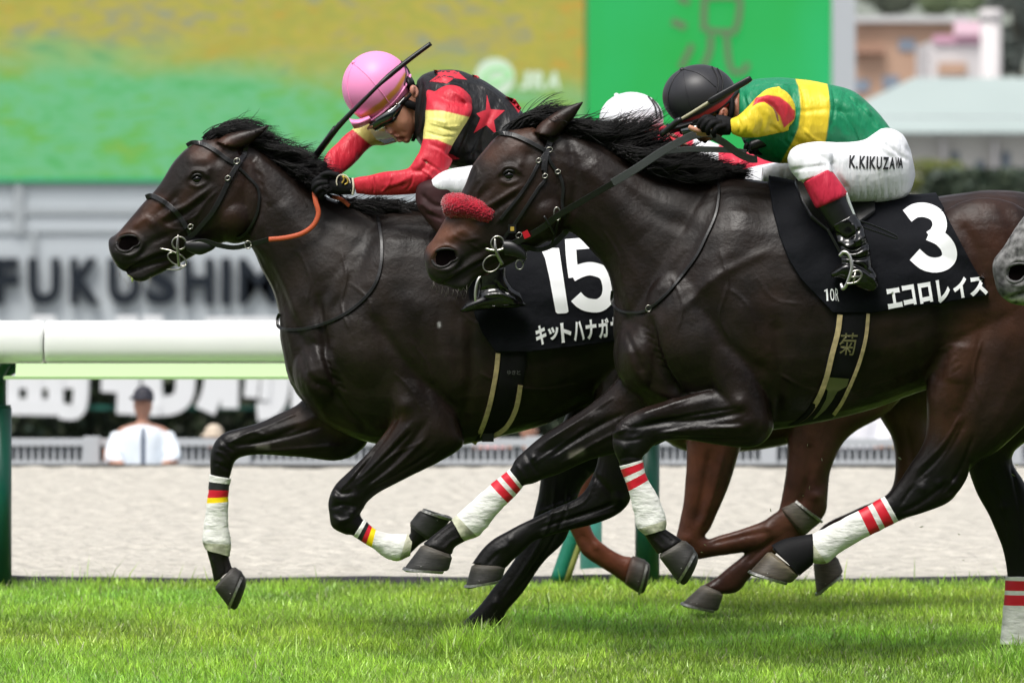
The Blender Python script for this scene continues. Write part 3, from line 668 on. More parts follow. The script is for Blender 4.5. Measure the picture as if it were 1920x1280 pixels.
leafmass('foliage', [(P(x, 0, 118).x, 118, P(0, 350, 118).z, .7, .8, .3, 'b') for x in range(1800, 2100, 24)] + [(P(x, 0, 118).x, 118, .4, .7, .8, 1.7, 'b') for x in range(1800, 2100, 24)], 22000, .16, [(.08, .11, .07), (.06, .09, .06), (.1, .13, .08)], h2, seed=5)  # leaf colours lightened to carry distance haze
def tree(cx, cy, rx, ry, D, cols, label, nb=9, n=9000, seed=1, base=-1.35, name='tree'):
    s = S(D); t = thing(name, label, 'tree', Vector((P(cx, 0, D).x, D, base))); R = random.Random(seed); c = P(cx, cy, D)
    g = Geo(); tr = .05 * ry / s + .08; g.tube([(c.x, D, base), (c.x + .1, D, (base + c.z) / 2), (c.x, D, c.z)], [tr * 1.6, tr, tr * .5], seg=9)
    for k in range(5):
        a = R.uniform(0, 6.28); g.tube([(c.x, D, c.z - ry / s * .7), (c.x + math.cos(a) * rx / s * .35, D + math.sin(a) * rx / s * .3, c.z - ry / s * .2), (c.x + math.cos(a) * rx / s * .7, D + math.sin(a) * rx / s * .6, c.z + ry / s * R.uniform(.1, .5))], [tr * .5, tr * .3, tr * .08], seg=6)
    g.build('trunk', mat('bark', (.07, .055, .04), .9), t)
    bl = []
    for k in range(nb):
        a = R.uniform(0, 6.28); q = R.uniform(.1, .75); bl.append((c.x + math.cos(a) * q * rx / s, D + math.sin(a) * q * rx / s * .7, c.z + R.uniform(-.65, .7) * ry / s, rx / s * R.uniform(.28, .5), rx / s * .4, ry / s * R.uniform(.22, .42), 'e'))
    leafmass('crown', bl, n, max(rx, ry) / s * .045, cols, t, seed=seed); return t
tree(1742, 345, 62, 46, 122, [(.2, .24, .04), (.14, .19, .04), (.3, .3, .07)], 'yellow green bush just behind the jockey in green and yellow', seed=11, name='bush')
tree(1560 + 40, 385, 60, 60, 125, [(.06, .09, .03)], 'dark green bush low beside the screen building', seed=12, name='bush')
tree(1910, 60, 62, 110, 205, [(.12, .15, .13), (.09, .11, .10), (.17, .19, .17)], 'tall dark tree right of the white chimney', seed=13, n=14000, nb=14)  # distant trees: haze put into paler, greyer leaf colours
tree(1800, -20, 90, 60, 230, [(.2, .25, .12), (.14, .19, .11)], 'light green leafy tree above the orange brick building', seed=14, n=14000, nb=12)
tree(1660, -30, 110, 60, 236, [(.16, .19, .13), (.2, .22, .16), (.13, .15, .12)], 'broad grey green tree left of the light green one', seed=15, n=14000, nb=12)
# wooded hill
xs = fr(-260, 300, 60); ys = fr(250, 700, 24)
m_hill = mat('wooded_hillside', (.17, .19, .16), .95, nz=.45, nscale=.12)
sheet('hill', xs, ys, lambda x, y: -1.4 + (y - 250) * .13 * (1 + .3 * math.sin(x * .02)) + 5 * noise.noise(Vector((x * .08, y * .05, 0))) + 2.5 * noise.noise(Vector((x * .3, y * .2, 2))) if y > 250 else -1.5, m_hill)

# ---------------------------------------------------------------- unseen stand added behind the camera to shade the horses' near sides
gs = thing('shading_stand', 'large dark roofed stand, unseen, added behind the camera to block sky light', 'shading_stand', (0, -34, 0))
m_gs = mat('shaded_concrete', (.09, .09, .095), .85, nz=.1, nscale=.4); m_seat = mat('dark_seating', (.05, .06, .075), .7, nz=.3, nscale=3)
g = Geo()
for i in range(16): g.box((-110, -36 - i * 1.1, 0), (110, -34.9 - i * 1.1, 1.2 + i * .75))
g.build('terrace', m_seat, gs, smooth=False)
g = Geo(); g.box((-110, -56, 0), (110, -53, 26)); g.build('rear_wall', m_gs, gs, smooth=False)
g = Geo(); g.box((-110, -53, 24.6), (110, -33, 26)); g.build('roof', m_gs, gs, smooth=False)
g = Geo(); g.box((-110, -48, 14), (110, -41, 17)); g.build('upper_deck', m_gs, gs, smooth=False)
for x in range(-100, 101, 20):
    g = Geo(); g.box((x - .4, -40.5, 0), (x + .4, -39.7, 24.6)); g.build('column', m_gs, gs, smooth=False)
# ---------------------------------------------------------------- horse building
def shell(body, poly, inside, off=.006, name='cloth', mat_=None, parent=None, relax=6, closed=True, cols=None, mind=None, noisy=0):
    """a cloth lying on the body: the skin inside a convex side-view outline, lifted by off"""
    co = world_co(body); bm = bmesh.new()
    vs = [bm.verts.new(c) for c in co]
    px, py = px_of(co)
    xs = [p[0] for p in poly]; ys = [p[1] for p in poly]
    lim = (min(xs) - 12, max(xs) + 12, min(ys) - 12, max(ys) + 12)
    keep = (px > lim[0]) & (px < lim[1]) & (py > lim[2]) & (py < lim[3])
    if mind is not None: keep &= (co[:, 1] > mind[0]) & (co[:, 1] < mind[1])
    for p in body.data.polygons:
        vv = p.vertices
        if all(keep[i] for i in vv): bm.faces.new([vs[i] for i in vv])
    bmesh.ops.delete(bm, geom=[v for v in bm.verts if not v.link_faces], context='VERTS')
    n = len(poly); ip = P(inside[0], inside[1], 20)
    for i in range(n if closed else n - 1):
        a = P(*poly[i], 20); b = P(*poly[(i + 1) % n], 20); nn = (a - CAMP).cross(b - CAMP).normalized()
        if nn.dot(ip - CAMP) < 0: nn = -nn
        bmesh.ops.bisect_plane(bm, geom=bm.verts[:] + bm.edges[:] + bm.faces[:], dist=1e-5, plane_co=a, plane_no=nn, clear_inner=True)
    for _ in range(relax):
        inner = [v for v in bm.verts if not v.is_boundary]; bmesh.ops.smooth_vert(bm, verts=inner, factor=.5, use_axis_x=True, use_axis_y=True, use_axis_z=True)
    bm.normal_update()
    nrm = {v: v.normal.copy() for v in bm.verts}
    for v in bm.verts:
        k = off
        if noisy: k += noisy * (.5 + .5 * noise.noise(v.co * 9)) + noisy * .5 * noise.noise(Vector((v.co.x * 4, v.co.y * 4, v.co.z * 16)))
        v.co += nrm[v] * k
    be = [e for e in bm.edges if e.is_boundary]
    r = bmesh.ops.extrude_edge_only(bm, edges=be)
    for v in [x for x in r['geom'] if isinstance(x, bmesh.types.BMVert)]:
        lf = [e.other_vert(v) for e in v.link_edges if e.other_vert(v) in nrm]
        if lf: v.co -= nrm[lf[0]] * (off + .006)
    bm.verts.index_update(); V = [tuple(v.co) for v in bm.verts]; F = [tuple(v.index for v in f.verts) for f in bm.faces]; bm.free()
    return mk(name, V, F, mat_, parent)

def strap(name, bvh, poly, w, mat_, parent, off=.005, th=.004, n=6, D0=20.0, depth=None):
    p = resample(poly, n) if len(poly) > 2 else resample(poly, 10)
    C = []; last = None
    for i in range(len(p)):
        t = p[min(i + 1, len(p) - 1)][:2] - p[max(i - 1, 0)][:2]; t = t / (np.linalg.norm(t) + 1e-9); nn = np.array([-t[1], t[0]])
        row = []
        for k in (-.5, .5):
            q = p[i][:2] + nn * w * k; h = None
            if bvh is not None: h, _ = hit(bvh, q[0], q[1])
            row.append((q, None if h is None else h.y))
        C.append(row)
    ys = [[c[k][1] for k in (0, 1)] for c in C]
    flat = [y for r in ys for y in r if y is not None]
    # fill misses with neighbours
    def near(i, k):
        for d in range(len(ys)):
            for j in (i - d, i + d):
                if 0 <= j < len(ys):
                    for kk in (k, 1 - k):
                        if ys[j][kk] is not None: return ys[j][kk]
        return depth or D0
    Y = np.array([[ys[i][k] if ys[i][k] is not None else near(i, k) for k in (0, 1)] for i in range(len(ys))])
    for _ in range(2): Y[1:-1] = (Y[:-2] + 2 * Y[1:-1] + Y[2:]) / 4
    V = []; F = []
    for i, row in enumerate(C):
        for k in (0, 1):
            q = row[k][0]; y = min(Y[i]) * .5 + Y[i][k] * .5 - off
            V += [P(q[0], q[1], y - th), P(q[0], q[1], y + .004)]
    for i in range(len(C) - 1):
        a = i * 4; b = a + 4; F += [(a, b, b + 2, a + 2), (a, a + 1, b + 1, b), (a + 2, b + 2, b + 3, a + 3), (a + 1, a + 3, b + 3, b + 1)]
    F += [(0, 2, 3, 1), (len(V) - 4, len(V) - 3, len(V) - 1, len(V) - 2)]
    o = mk(name, V, F, mat_, parent, smooth=False); md = o.modifiers.new('b', 'BEVEL'); md.width = .0012; md.segments = 2; md.limit_method = 'ANGLE'; return o
def ring(name, cx, cy, r, D, parent, wire=.004, ry=None, tilt=0.0, mat_=None, n=28, yaw=0.0):
    g = Geo(); c = P(cx, cy, D); k = 1 / S(D); ry = ry or r; pts = []
    for i in range(n + 1):
        t = 2 * math.pi * i / n; x, z = r * k * math.cos(t), ry * k * math.sin(t)
        pts.append(c + Vector((x * math.cos(tilt) - z * math.sin(tilt), math.sin(yaw) * x, x * math.sin(tilt) + z * math.cos(tilt))))
    g.tube(pts, wire, seg=8, straight=True); return g.build(name, mat_ or M['metal'], parent)
def strands(name, parent, D, guides, count, mat_, r0=.0013, seed=1, spread=.03, per=14, fly=.1):
    """hair in locks: guides (root_px, root_py, dx, dy, curl, length, jitter, depth) run along the crest; strands of a lock meet towards its tip"""
    R = random.Random(seed); g = Geo(); G = np.array(guides, float); nG = len(G)
    for _ in range(max(4, int(count * 2.3 / per))):
        u = R.random() * (nG - 1); i = min(int(u), nG - 2); f = u - i; q = G[i] * (1 - f) + G[i + 1] * f
        x0, y0, dx, dy, curl, ln, jit, dep = q
        x0 += R.gauss(0, 4); y0 += R.gauss(0, 3); ang0 = math.atan2(dy, dx) + R.gauss(0, jit * .55); L0 = ln * R.uniform(.55, 1.12); cu0 = curl * R.uniform(.6, 1.3) + R.gauss(0, .15)
        wob = R.uniform(0, 6.28); wa = R.uniform(.05, .3); d0 = D + dep + R.uniform(-spread, spread); dd0 = R.gauss(0, .04)
        for _k in range(per):
            loose = R.random() < fly
            ox, oy, od = R.gauss(0, 5.5), R.gauss(0, 3.2), R.gauss(0, .008); cv = R.uniform(.55, 1) if not loose else R.uniform(-.4, .3)
            L = L0 * R.uniform(.7, 1.05); ang = ang0 + R.gauss(0, .05 if not loose else .16); cu = cu0 + R.gauss(0, .06 if not loose else .35)
            pts = []; rr = []; px_, py_ = x0, y0; N = 8; th = r0 * .62 * R.uniform(.6, 1.3)
            for k in range(N + 1):
                t = k / N; m_ = 1 - cv * t ** .8
                pts.append(P(px_ + ox * m_, py_ + oy * m_, d0 + dd0 * t + od * m_)); rr.append(th * (1 - t) ** .6 + .0002)
                a = ang + cu * t + wa * math.sin(wob + t * 6); px_ += math.cos(a) * L / N; py_ += math.sin(a) * L / N
            g.tube(pts, rr, seg=3, straight=True)
    return g.build(name, mat_, parent)

def band(name, bv, D, left, right, mat_, parent, off=.012, cols=9, n=8, both=True):
    """a wide strap round the barrel: left and right edge lines, laid on the skin on the near side and mirrored to the far side"""
    A = resample([list(p) for p in left], n); B = resample([list(p) for p in right], n); V = []; F = []; rows = len(A)
    Y = np.zeros((rows, cols)); Q = np.zeros((rows, cols, 2))
    for i in range(rows):
        for k in range(cols):
            q = A[i][:2] * (1 - k / (cols - 1)) + B[i][:2] * (k / (cols - 1)); h, _ = hit(bv, q[0], q[1]); Q[i, k] = q; Y[i, k] = h.y if h else np.nan
    for k in range(cols):
        for i in range(rows):
            if np.isnan(Y[i, k]): Y[i, k] = Y[i - 1, k] + .03 if i else D - .2
    for _ in range(3): Y[1:-1] = np.minimum(Y[1:-1], (Y[:-2] + Y[1:-1] * 2 + Y[2:]) / 4)
    Y = Y - off
    for side in ((1, -1) if both else (1,)):
        b = len(V)
        for i in range(rows):
            for k in range(cols):
                e_ = .006 * (k in (0, cols - 1)); p = P(Q[i, k][0], Q[i, k][1], Y[i, k] + e_); V.append(p if side == 1 else Vector((p.x, 2 * D - p.y, p.z)))
        for i in range(rows - 1):
            for k in range(cols - 1):
                q = (b + i * cols + k, b + i * cols + k + 1, b + (i + 1) * cols + k + 1, b + (i + 1) * cols + k); F.append(q if side == 1 else q[::-1])
    if both:   # underside joining both halves
        h = rows * cols; l = (rows - 1) * cols
        for k in range(cols - 1): F.append((l + k, l + k + 1, h + l + k + 1, h + l + k))
    return mk(name, V, F, mat_, parent)

def hoof(parent, D, cor, sole, w, dz, base, tip, bulge=.03):
    """horn wall between coronet pair and sole pair (toe first), with its shoe"""
    g = Geo(); c = np.array(cor, float); s = np.array(sole, float); mid = c * .5 + s * .5
    sgn = s - c
    cm_ = c.reshape(2, 2); g.loft([(*(cm_ * .84 + cm_.mean(0) * .16 - sgn.reshape(2, 2).mean(0) * .1).ravel(), w * .7, dz), (*(cm_ * .95 + cm_.mean(0) * .05).ravel(), w * .82, dz), (*(c + sgn * .06), w * .9, dz), (*mid, w * .98, dz), (*(c + sgn * .86), w * 1.05, dz), (*(s.reshape(2, 2) * .95 + s.reshape(2, 2).mean(0) * .05).ravel(), w * 1.0, dz), *[(*(s.reshape(2, 2) * q1 + s.reshape(2, 2).mean(0) * (1 - q1) + (sgn.reshape(2, 2).mean(0)) * bulge * q2).ravel(), w * q1, dz) for q1, q2 in ((.88, .6), (.66, .9), (.3, 1.0))]], D, n=4, seg=32, e=2.2)
    o = g.build('hoof', M['hoof'], parent)
    cc, ss = np.array(cor, float).reshape(2, 2), np.array(sole, float).reshape(2, 2)
    paint(o, base, [('line', [tuple(cc[0]), tuple(cc[1])], 9, tip, .9)])
    # shoe: a flat bar following the rim
    a, b = P(*ss[0], D + dz), P(*ss[1], D + dz); m_ = (a + b) / 2; h = (a - b) / 2 * .94; dn = ((P(*ss[0], D) + P(*ss[1], D)) - (P(*cc[0], D) + P(*cc[1], D))).normalized()
    pts = []
    for k in range(25):
        t = math.radians(-142 + 284 * k / 24); pts.append(m_ + h * math.cos(t) * .97 + Vector((0, w * 1.02 * math.sin(t), 0)) + dn * .003)
    g = Geo(); rr = []
    up = dn
    vs = []; fs = []
    for i, p in enumerate(pts):
        t = (pts[min(i + 1, 24)] - pts[max(i - 1, 0)]).normalized(); x = t.cross(up).normalized()
        for (q, z) in ((-.011, -.005), (.007, -.005), (.007, .005), (-.011, .005)): vs.append(p - x * q * 1.0 + up * z)
    for i in range(24):
        for k in range(4): k2 = (k + 1) % 4; fs.append((i * 4 + k, i * 4 + k2, (i + 1) * 4 + k2, (i + 1) * 4 + k))
    fs += [(0, 3, 2, 1), (96, 97, 98, 99)]
    g.add(vs, fs); sh = g.build('horseshoe', M['shoe'], o, smooth=False)
    gg = Geo()   # clinched nails round the toe
    for t in (-70, -48, -28, 28, 48, 70):
        t = math.radians(t); p = m_ + h * math.cos(t) * .99 + Vector((0, w * 1.05 * math.sin(t), 0)) - dn * .016
        gg.ell(0, 0, 1, 1, .001, 1) if False else gg.tube([p - Vector((0, .002, 0)), p - Vector((0, -.002, 0))], .0022, seg=6, straight=True)
    gg.build('clinch', M['shoe'], o); return o
def bandage(parent, D, st, stripes, label=None, grow=1.07, dz=0.0, dirty=.78):
    """wrapped leg bandage following the cannon; stripes = [(t0,t1,slot)]"""
    Q = []
    for q in st:
        q = list(q); c = ((q[0] + q[2]) / 2, (q[1] + q[3]) / 2)
        for k in (0, 2): q[k] = c[0] + (q[k] - c[0]) * grow; q[k + 1] = c[1] + (q[k + 1] - c[1]) * grow
        if len(q) > 4: q[4] *= grow + .03
        Q.append(q)
    def m(t):
        for a, b, s in stripes:
            if a <= t < b: return s
        return 1 if t > dirty else 0
    g = Geo(); g.loft(Q, D, n=14, seg=36, e=2.1, m=m, dz0=dz)
    o = g.build('bandage', None, parent, mats=[M['bandage'], M['b_dirty'], M['tape_red'], M['tape_black'], M['tape_yellow']])
    co = world_co(o); nm = normals(o); R = random.Random(len(st) * 7 + int(st[0][0])); ph = R.uniform(0, 9)
    d = np.array([noise.fractal(Vector(c) * 24 + Vector((ph, 0, 0)), 1, 2, 3) * .0022 + noise.noise(Vector((c[0] * 12, c[1] * 12, c[2] * 55))) * .0016 for c in co])
    set_world_co(o, co + nm * d[:, None])
    if label: o['label'] = label
    return o

BAY = (.0085, .0050, .0036); BLK = (.003, .0028, .003); BRN = (.034, .0155, .009); RED = (.062, .024, .013); GRY = (.03, .028, .027)

# ================= horse number 15 =================
D15 = 21.0
h15 = thing('racehorse', 'dark bay racehorse with saddlecloth number 15 and bandages banded black, red and yellow', 'horse', P(800, 1208, D15), 'racehorses galloping on the turf')
g = Geo()
g.loft([(203, 452, 206, 474, .03, 0), (207, 445, 217, 496, .052), (221, 435, 240, 509, .06), (249, 403, 288, 497, .062), (276, 372, 335, 488, .068), (296, 350, 378, 470, .08), (324, 306, 425, 453, .093), (352, 276, 462, 432, .098), (388, 258, 480, 395, .095), (430, 252, 486, 350, .075)], D15, e=2.3)
g.loft([(216, 498, 240, 512, .03), (236, 508, 249, 525, .03), (256, 502, 268, 528, .036), (280, 492, 286, 520, .036), (318, 482, 325, 500, .035), (370, 455, 372, 474, .04)], D15, n=4)
g.ell(440, 405, 46, 52, .098, D15)
g.loft([(405, 266, 440, 280, .045, -.06), (424, 252, 456, 278, .034), (450, 245, 474, 268, .027), (474, 241, 487, 256, .019), (494, 236, 499, 244, .010), (506, 232, 507, 235, .004)], D15, e=2.0)
g.loft([(398, 258, 432, 262, .04, .05), (425, 238, 440, 262, .025), (455, 236, 465, 256, .02), (485, 236, 488, 244, .008)], D15, e=2.0)
g.loft([(432, 254, 440, 440, .07, 0), (472, 270, 470, 462, .085), (524, 305, 490, 505, .095), (568, 338, 511, 545, .11), (620, 372, 523, 590, .13), (690, 388, 528, 650, .165), (760, 400, 560, 740, .18), (860, 440, 690, 790, .09)], D15, n=4)
g.loft([(540, 610, 552, 700, .10, 0), (585, 520, 582, 768, .17), (650, 430, 650, 815, .22), (740, 390, 742, 838, .255), (830, 392, 850, 836, .275), (930, 405, 930, 820, .285), (1030, 412, 1030, 793, .295), (1120, 400, 1112, 752, .285), (1210, 388, 1200, 740, .28), (1300, 400, 1280, 720, .25), (1370, 450, 1350, 650, .18), (1400, 500, 1390, 580, .08)], D15, n=4, seg=32)
g.ell(610, 690, 62, 78, .16, D15 - .06); g.ell(600, 690, 58, 75, .15, D15 + .07)       # breast
g.ell(700, 640, 95, 120, .1, D15 - .15, rot=.4)                                        # shoulder
# near fore
g.loft([(700, 640, 850, 700, .08, -.16), (722, 730, 866, 800, .085, -.17), (735, 785, 868, 835, .08, -.175), (700, 836, 828, 864, .062), (658, 880, 770, 892, .05), (629, 908, 714, 921, .041), (616, 938, 690, 940, .04), (617, 962, 682, 953, .041), (622, 988, 676, 962, .038), (646, 1001, 677, 968, .034), (663, 1004, 682, 975, .03), (697, 1025, 705, 993, .027), (724, 1043, 732, 1003, .03), (746, 1048, 758, 1004, .035), (768, 1038, 770, 1001, .032), (788, 1020, 770, 990, .03), (808, 1008, 772, 980, .036)], D15, n=5)
# far fore
g.loft([(590, 700, 710, 780, .08, .1), (563, 752, 684, 836, .07, .15), (520, 776, 640, 862, .062), (482, 793, 563, 857, .052), (446, 803, 492, 852, .046), (421, 810, 456, 856, .045), (404, 826, 442, 864, .044), (395, 850, 437, 876, .042), (394, 876, 434, 888, .037), (394, 892, 431, 897, .031), (390, 936, 427, 934, .029), (385, 981, 427, 981, .03), (383, 1012, 431, 1015, .036), (388, 1034, 430, 1042, .033), (396, 1064, 434, 1058, .032), (401, 1092, 437, 1066, .036)], D15, n=5)
# hind near (reaching forward) and far (planted)
g.loft([(1150, 560, 1350, 640, .13, -.12), (1118, 700, 1300, 745, .11, -.14), (1112, 790, 1215, 800, .075), (1122, 851, 1178, 862, .052), (1108, 900, 1184, 915, .044), (1085, 930, 1176, 948, .038), (1045, 950, 1135, 975, .032), (1005, 968, 1040, 1001, .028), (975, 982, 1002, 1014, .028), (950, 996, 982, 1032, .033), (926, 1010, 960, 1052, .033), (903, 1030, 953, 1060, .034), (884, 1056, 946, 1066, .036)], D15, n=5)
g.loft([(1130, 600, 1310, 680, .12, .12), (1060, 780, 1190, 820, .08, .14), (1020, 870, 1100, 900, .055), (1008, 935, 1078, 955, .047), (992, 990, 1062, 1010, .038), (963, 1050, 1020, 1052, .031), (925, 1100, 980, 1110, .03), (896, 1138, 950, 1146, .034), (872, 1162, 940, 1170, .034), (868, 1172, 925, 1182, .034)], D15, n=5)
b15 = g.fused('body', M['coat'], h15, .0058, 3)
relax(b15, [(470, 370), (560, 470), (700, 600), (900, 610), (1200, 570), (1330, 560)], 235, 14)
relax(b15, [(250, 460), (420, 350), (470, 340)], 70, 3)
sculpt(b15, [
    ((430, 402), 36, 7), ([(478, 300), (490, 370), (470, 430), (436, 452)], 8, -6), ([(462, 285), (478, 300)], 10, -4),
    ([(352, 336), (362, 322), (380, 322), (392, 333)], 5, 8), ([(356, 344), (370, 350), (386, 343)], 4, 4), ((370, 336), 8, -6), ((408, 300), 12, -7), ((392, 318), 6, 5), ([(395, 300), (350, 300)], 9, 3),
    ([(395, 352), (350, 385), (320, 398), (300, 412)], 5, 6), ([(385, 372), (345, 402), (310, 420)], 6, -5), ([(335, 365), (295, 400)], 7, -4), ([(310, 345), (262, 400)], 6, 3),
    ((240, 456), 13, -30), ([(216, 458), (224, 442), (246, 438), (264, 450), (262, 468), (240, 478), (220, 470)], 5, 7), ([(262, 480), (285, 455), (320, 440)], 7, -5), ([(250, 425), (275, 410), (290, 425)], 7, 4),
    ([(238, 511), (254, 500), (276, 488), (300, 480), (322, 478)], 3.6, -9), ([(250, 492), (285, 476), (312, 468)], 6, 4),
    ([(500, 285), (545, 330), (590, 372)], 8, -3), ([(520, 380), (570, 450), (620, 520)], 26, 6), ([(470, 470), (510, 520), (548, 600), (590, 680)], 12, -7),
    ([(490, 400), (520, 500), (560, 600)], 9, 3), ([(700, 430), (660, 520), (625, 600), (615, 650)], 15, -8), ([(740, 440), (720, 520), (690, 600)], 26, 6),
    ([(596, 560), (606, 640), (618, 690), (632, 722)], 8, -13), ([(600, 720), (625, 735), (660, 780), (690, 805)], 7, -9), ([(575, 690), (590, 740), (620, 790)], 10, 7),
    ((680, 680), 34, 8), ([(560, 660), (575, 700), (600, 725)], 7, -7), ([(700, 600), (760, 680), (820, 740), (862, 770)], 12, -7), ([(780, 560), (830, 660), (860, 740)], 22, 6),
    ([(880, 600), (884, 700), (866, 800)], 12, -8), ([(750, 775), (712, 830), (668, 890)], 6, -6), ([(800, 790), (745, 860), (690, 910)], 7, -6), ([(775, 790), (720, 850), (672, 905)], 6, 6), ((760, 760), 14, 7),
    ((632, 935), 8, 5), ((636, 980), 8, 6), ((650, 955), 8, -5), ((664, 930), 7, 4),
    ([(560, 800), (500, 825), (440, 835)], 6, -5), ([(600, 780), (540, 800), (470, 815)], 9, 5), ((620, 845), 18, 6), ((415, 835), 8, 4), ((412, 868), 7, 4),
    ([(1090, 870), (1150, 940), (1060, 975)], 5, -4), ((1160, 935), 10, 6), ([(955, 1020), (930, 1035)], 6, 4),
] + [([(760 + i * 34, 560 + (i % 2) * 8), (752 + i * 34, 660), (770 + i * 34, 760)], 9, -1.6) for i in range(1, 9)], 0, 99)
sculpt(b15, [(p, 2.4, a * 1.7) for p, a in (([(640, 470), (650, 520), (640, 570), (655, 620)], 1.6), ([(655, 530), (690, 560), (700, 600)], 1.2), ([(900, 700), (950, 720), (1010, 730), (1080, 720)], 1.8), ([(700, 850), (665, 890), (640, 915)], 1.8), ([(790, 830), (740, 850), (700, 880)], 1.5),
    ([(500, 815), (470, 812), (430, 830)], 1.6), ([(405, 360), (385, 380), (372, 400), (350, 415)], 1.8), ([(372, 400), (355, 425), (330, 440)], 1.5), ([(330, 375), (318, 392), (322, 410)], 1.5), ([(300, 415), (318, 428), (345, 430)], 1.4), ([(560, 470), (580, 520), (575, 570)], 1.2), ([(770, 640), (800, 680), (810, 720)], 1.3),
    ([(850, 560), (880, 600), (920, 610)], 1.1), ([(1120, 880), (1080, 930), (1010, 960)], 1.8), ([(740, 700), (770, 730), (790, 770)], 1.4), ([(1000, 480), (1010, 520)], 1))])
sculpt(b15, [([(585 + i * 9, 640 + i * 16), (600 + i * 10, 652 + i * 16)], 2.6, -2) for i in range(6)] + [([(470 + i * 7, 300 + i * 20), (480 + i * 7, 312 + i * 20)], 3, -1.2) for i in range(5)])
sculpt(b15, [([(735, 800), (690, 855), (655, 900)], 3.5, 4), ([(770, 810), (715, 865), (668, 905)], 3, -4.5), ([(800, 818), (745, 872), (690, 912)], 3.5, 4), ([(815, 845), (760, 880), (705, 908)], 3, -4), ([(628, 915), (640, 925), (660, 922)], 3.5, -3.5), ([(624, 950), (645, 945), (668, 950)], 3, -4), ([(626, 968), (640, 976), (658, 970)], 3.5, 4), ((628, 928), 6, 4), ((660, 962), 5, 4),
    ([(556, 775), (500, 800), (450, 818)], 3, 3.5), ([(600, 800), (540, 818), (470, 832)], 3, -4.5), ([(640, 835), (570, 840), (500, 845)], 3.5, 4), ([(412, 820), (425, 835), (440, 845)], 3, -3), ([(404, 845), (420, 852), (432, 868)], 3, 3.5), ([(402, 868), (416, 872), (430, 880)], 3, -3.5),
    ([(398, 1045), (408, 1070), (414, 1095)], 3, 3), ([(420, 1045), (424, 1070), (420, 1090)], 3, -3.5), ([(1120, 890), (1095, 940), (1040, 962), (990, 985)], 3, 3.5), ([(1150, 945), (1080, 968), (1010, 990)], 3, -4.5), ([(1165, 955), (1090, 978), (1020, 1002)], 2.6, 3.5), ((958, 1012), 7, 4), ([(940, 1030), (925, 1045), (915, 1056)], 3, -3), ([(1040, 900), (1035, 960), (1005, 1030), (945, 1120)], 3.5, 4), ([(1065, 900), (1060, 960), (1020, 1040), (960, 1120)], 3, -4), ((930, 1130), 8, 4)])
ripple(b15, .0022, 7)
paint(b15, BAY, [('line', [(300, 380), (260, 420), (235, 440)], 16, RED, .75), ('line', [(290, 400), (320, 420)], 14, BRN, .7), ('line', [(372, 285), (392, 290), (420, 265)], 16, RED, .8), ('line', [(345, 375), (360, 350)], 14, BRN, .5), ('line', [(440, 400), (450, 350)], 40, BRN, .45),
    ('line', [(500, 400), (600, 560)], 50, (.013, .009, .007), .5), ('line', [(640, 540), (700, 700)], 70, (.016, .011, .008), .7), ('line', [(900, 620), (900, 740)], 60, (.018, .011, .008), .6), ('line', [(560, 780), (640, 810)], 18, BRN, .6), ('line', [(750, 780), (720, 810)], 14, BRN, .5),
    ('line', [(238, 470), (262, 462)], 30, GRY, .55), ('line', [(206, 455), (214, 500), (250, 524), (290, 515)], 11, (.018, .016, .017), .9), ('line', [(240, 456), (241, 457)], 13, (.006, .003, .003), .95), ('line', [(470, 300), (440, 250)], 16, BRN, .3),
    ('line', [(400, 820), (395, 900), (385, 1000), (400, 1090)], 44, BLK, .95), ('line', [(520, 800), (440, 830)], 30, BLK, .6), ('line', [(640, 960), (720, 1010), (800, 1000)], 48, BLK, .95), ('line', [(700, 880), (640, 950)], 34, BLK, .7),
    ('line', [(1170, 860), (1160, 940), (980, 1000), (900, 1060)], 50, BLK, .95), ('line', [(1080, 880), (1000, 1040), (880, 1170)], 60, BLK, .95), ('line', [(823, 606), (824, 611)], 2.5, (.35, .35, .35), .8), ('line', [(484, 838), (500, 838)], 5, (.12, .11, .09), .9)])
bv15 = bvh_of(b15)
bandage(h15, D15, [(663, 1004, 682, 975, .03, -.175), (697, 1025, 705, 993, .028), (724, 1044, 732, 1002, .03), (746, 1050, 760, 1002, .036), (769, 1040, 774, 1006, .032)], [(.06, .12, 3), (.12, .175, 2), (.175, .24, 4)], 'soiled white bandage banded black, red and yellow on the folded near foreleg')
bandage(h15, D15, [(394, 889, 432, 897, .031, .15), (390, 936, 427, 934, .030), (384, 981, 427, 981, .031), (381, 1013, 432, 1015, .037), (387, 1030, 430, 1042, .033)], [(.08, .15, 3), (.15, .215, 2), (.215, .285, 4)], 'soiled white bandage banded black, red and yellow on the leading far foreleg')
hb, ht = (.016, .015, .0135), (.06, .053, .042)
hoof(h15, D15, (812, 1014, 768, 980), (846, 973, 786, 957), .05, -.175, (.012, .012, .012), (.02, .02, .02))
hoof(h15, D15, (403, 1104, 440, 1062), (430, 1139, 455, 1072), .05, .15, hb, (.05, .045, .04), .55)
hoof(h15, D15, (884, 1060, 948, 1063), (873, 1099, 941, 1085), .055, -.14, hb, ht)
hoof(h15, D15, (858, 1180, 925, 1186), (845, 1206, 925, 1208), .055, .14, (.015, .015, .015), (.02, .02, .02))
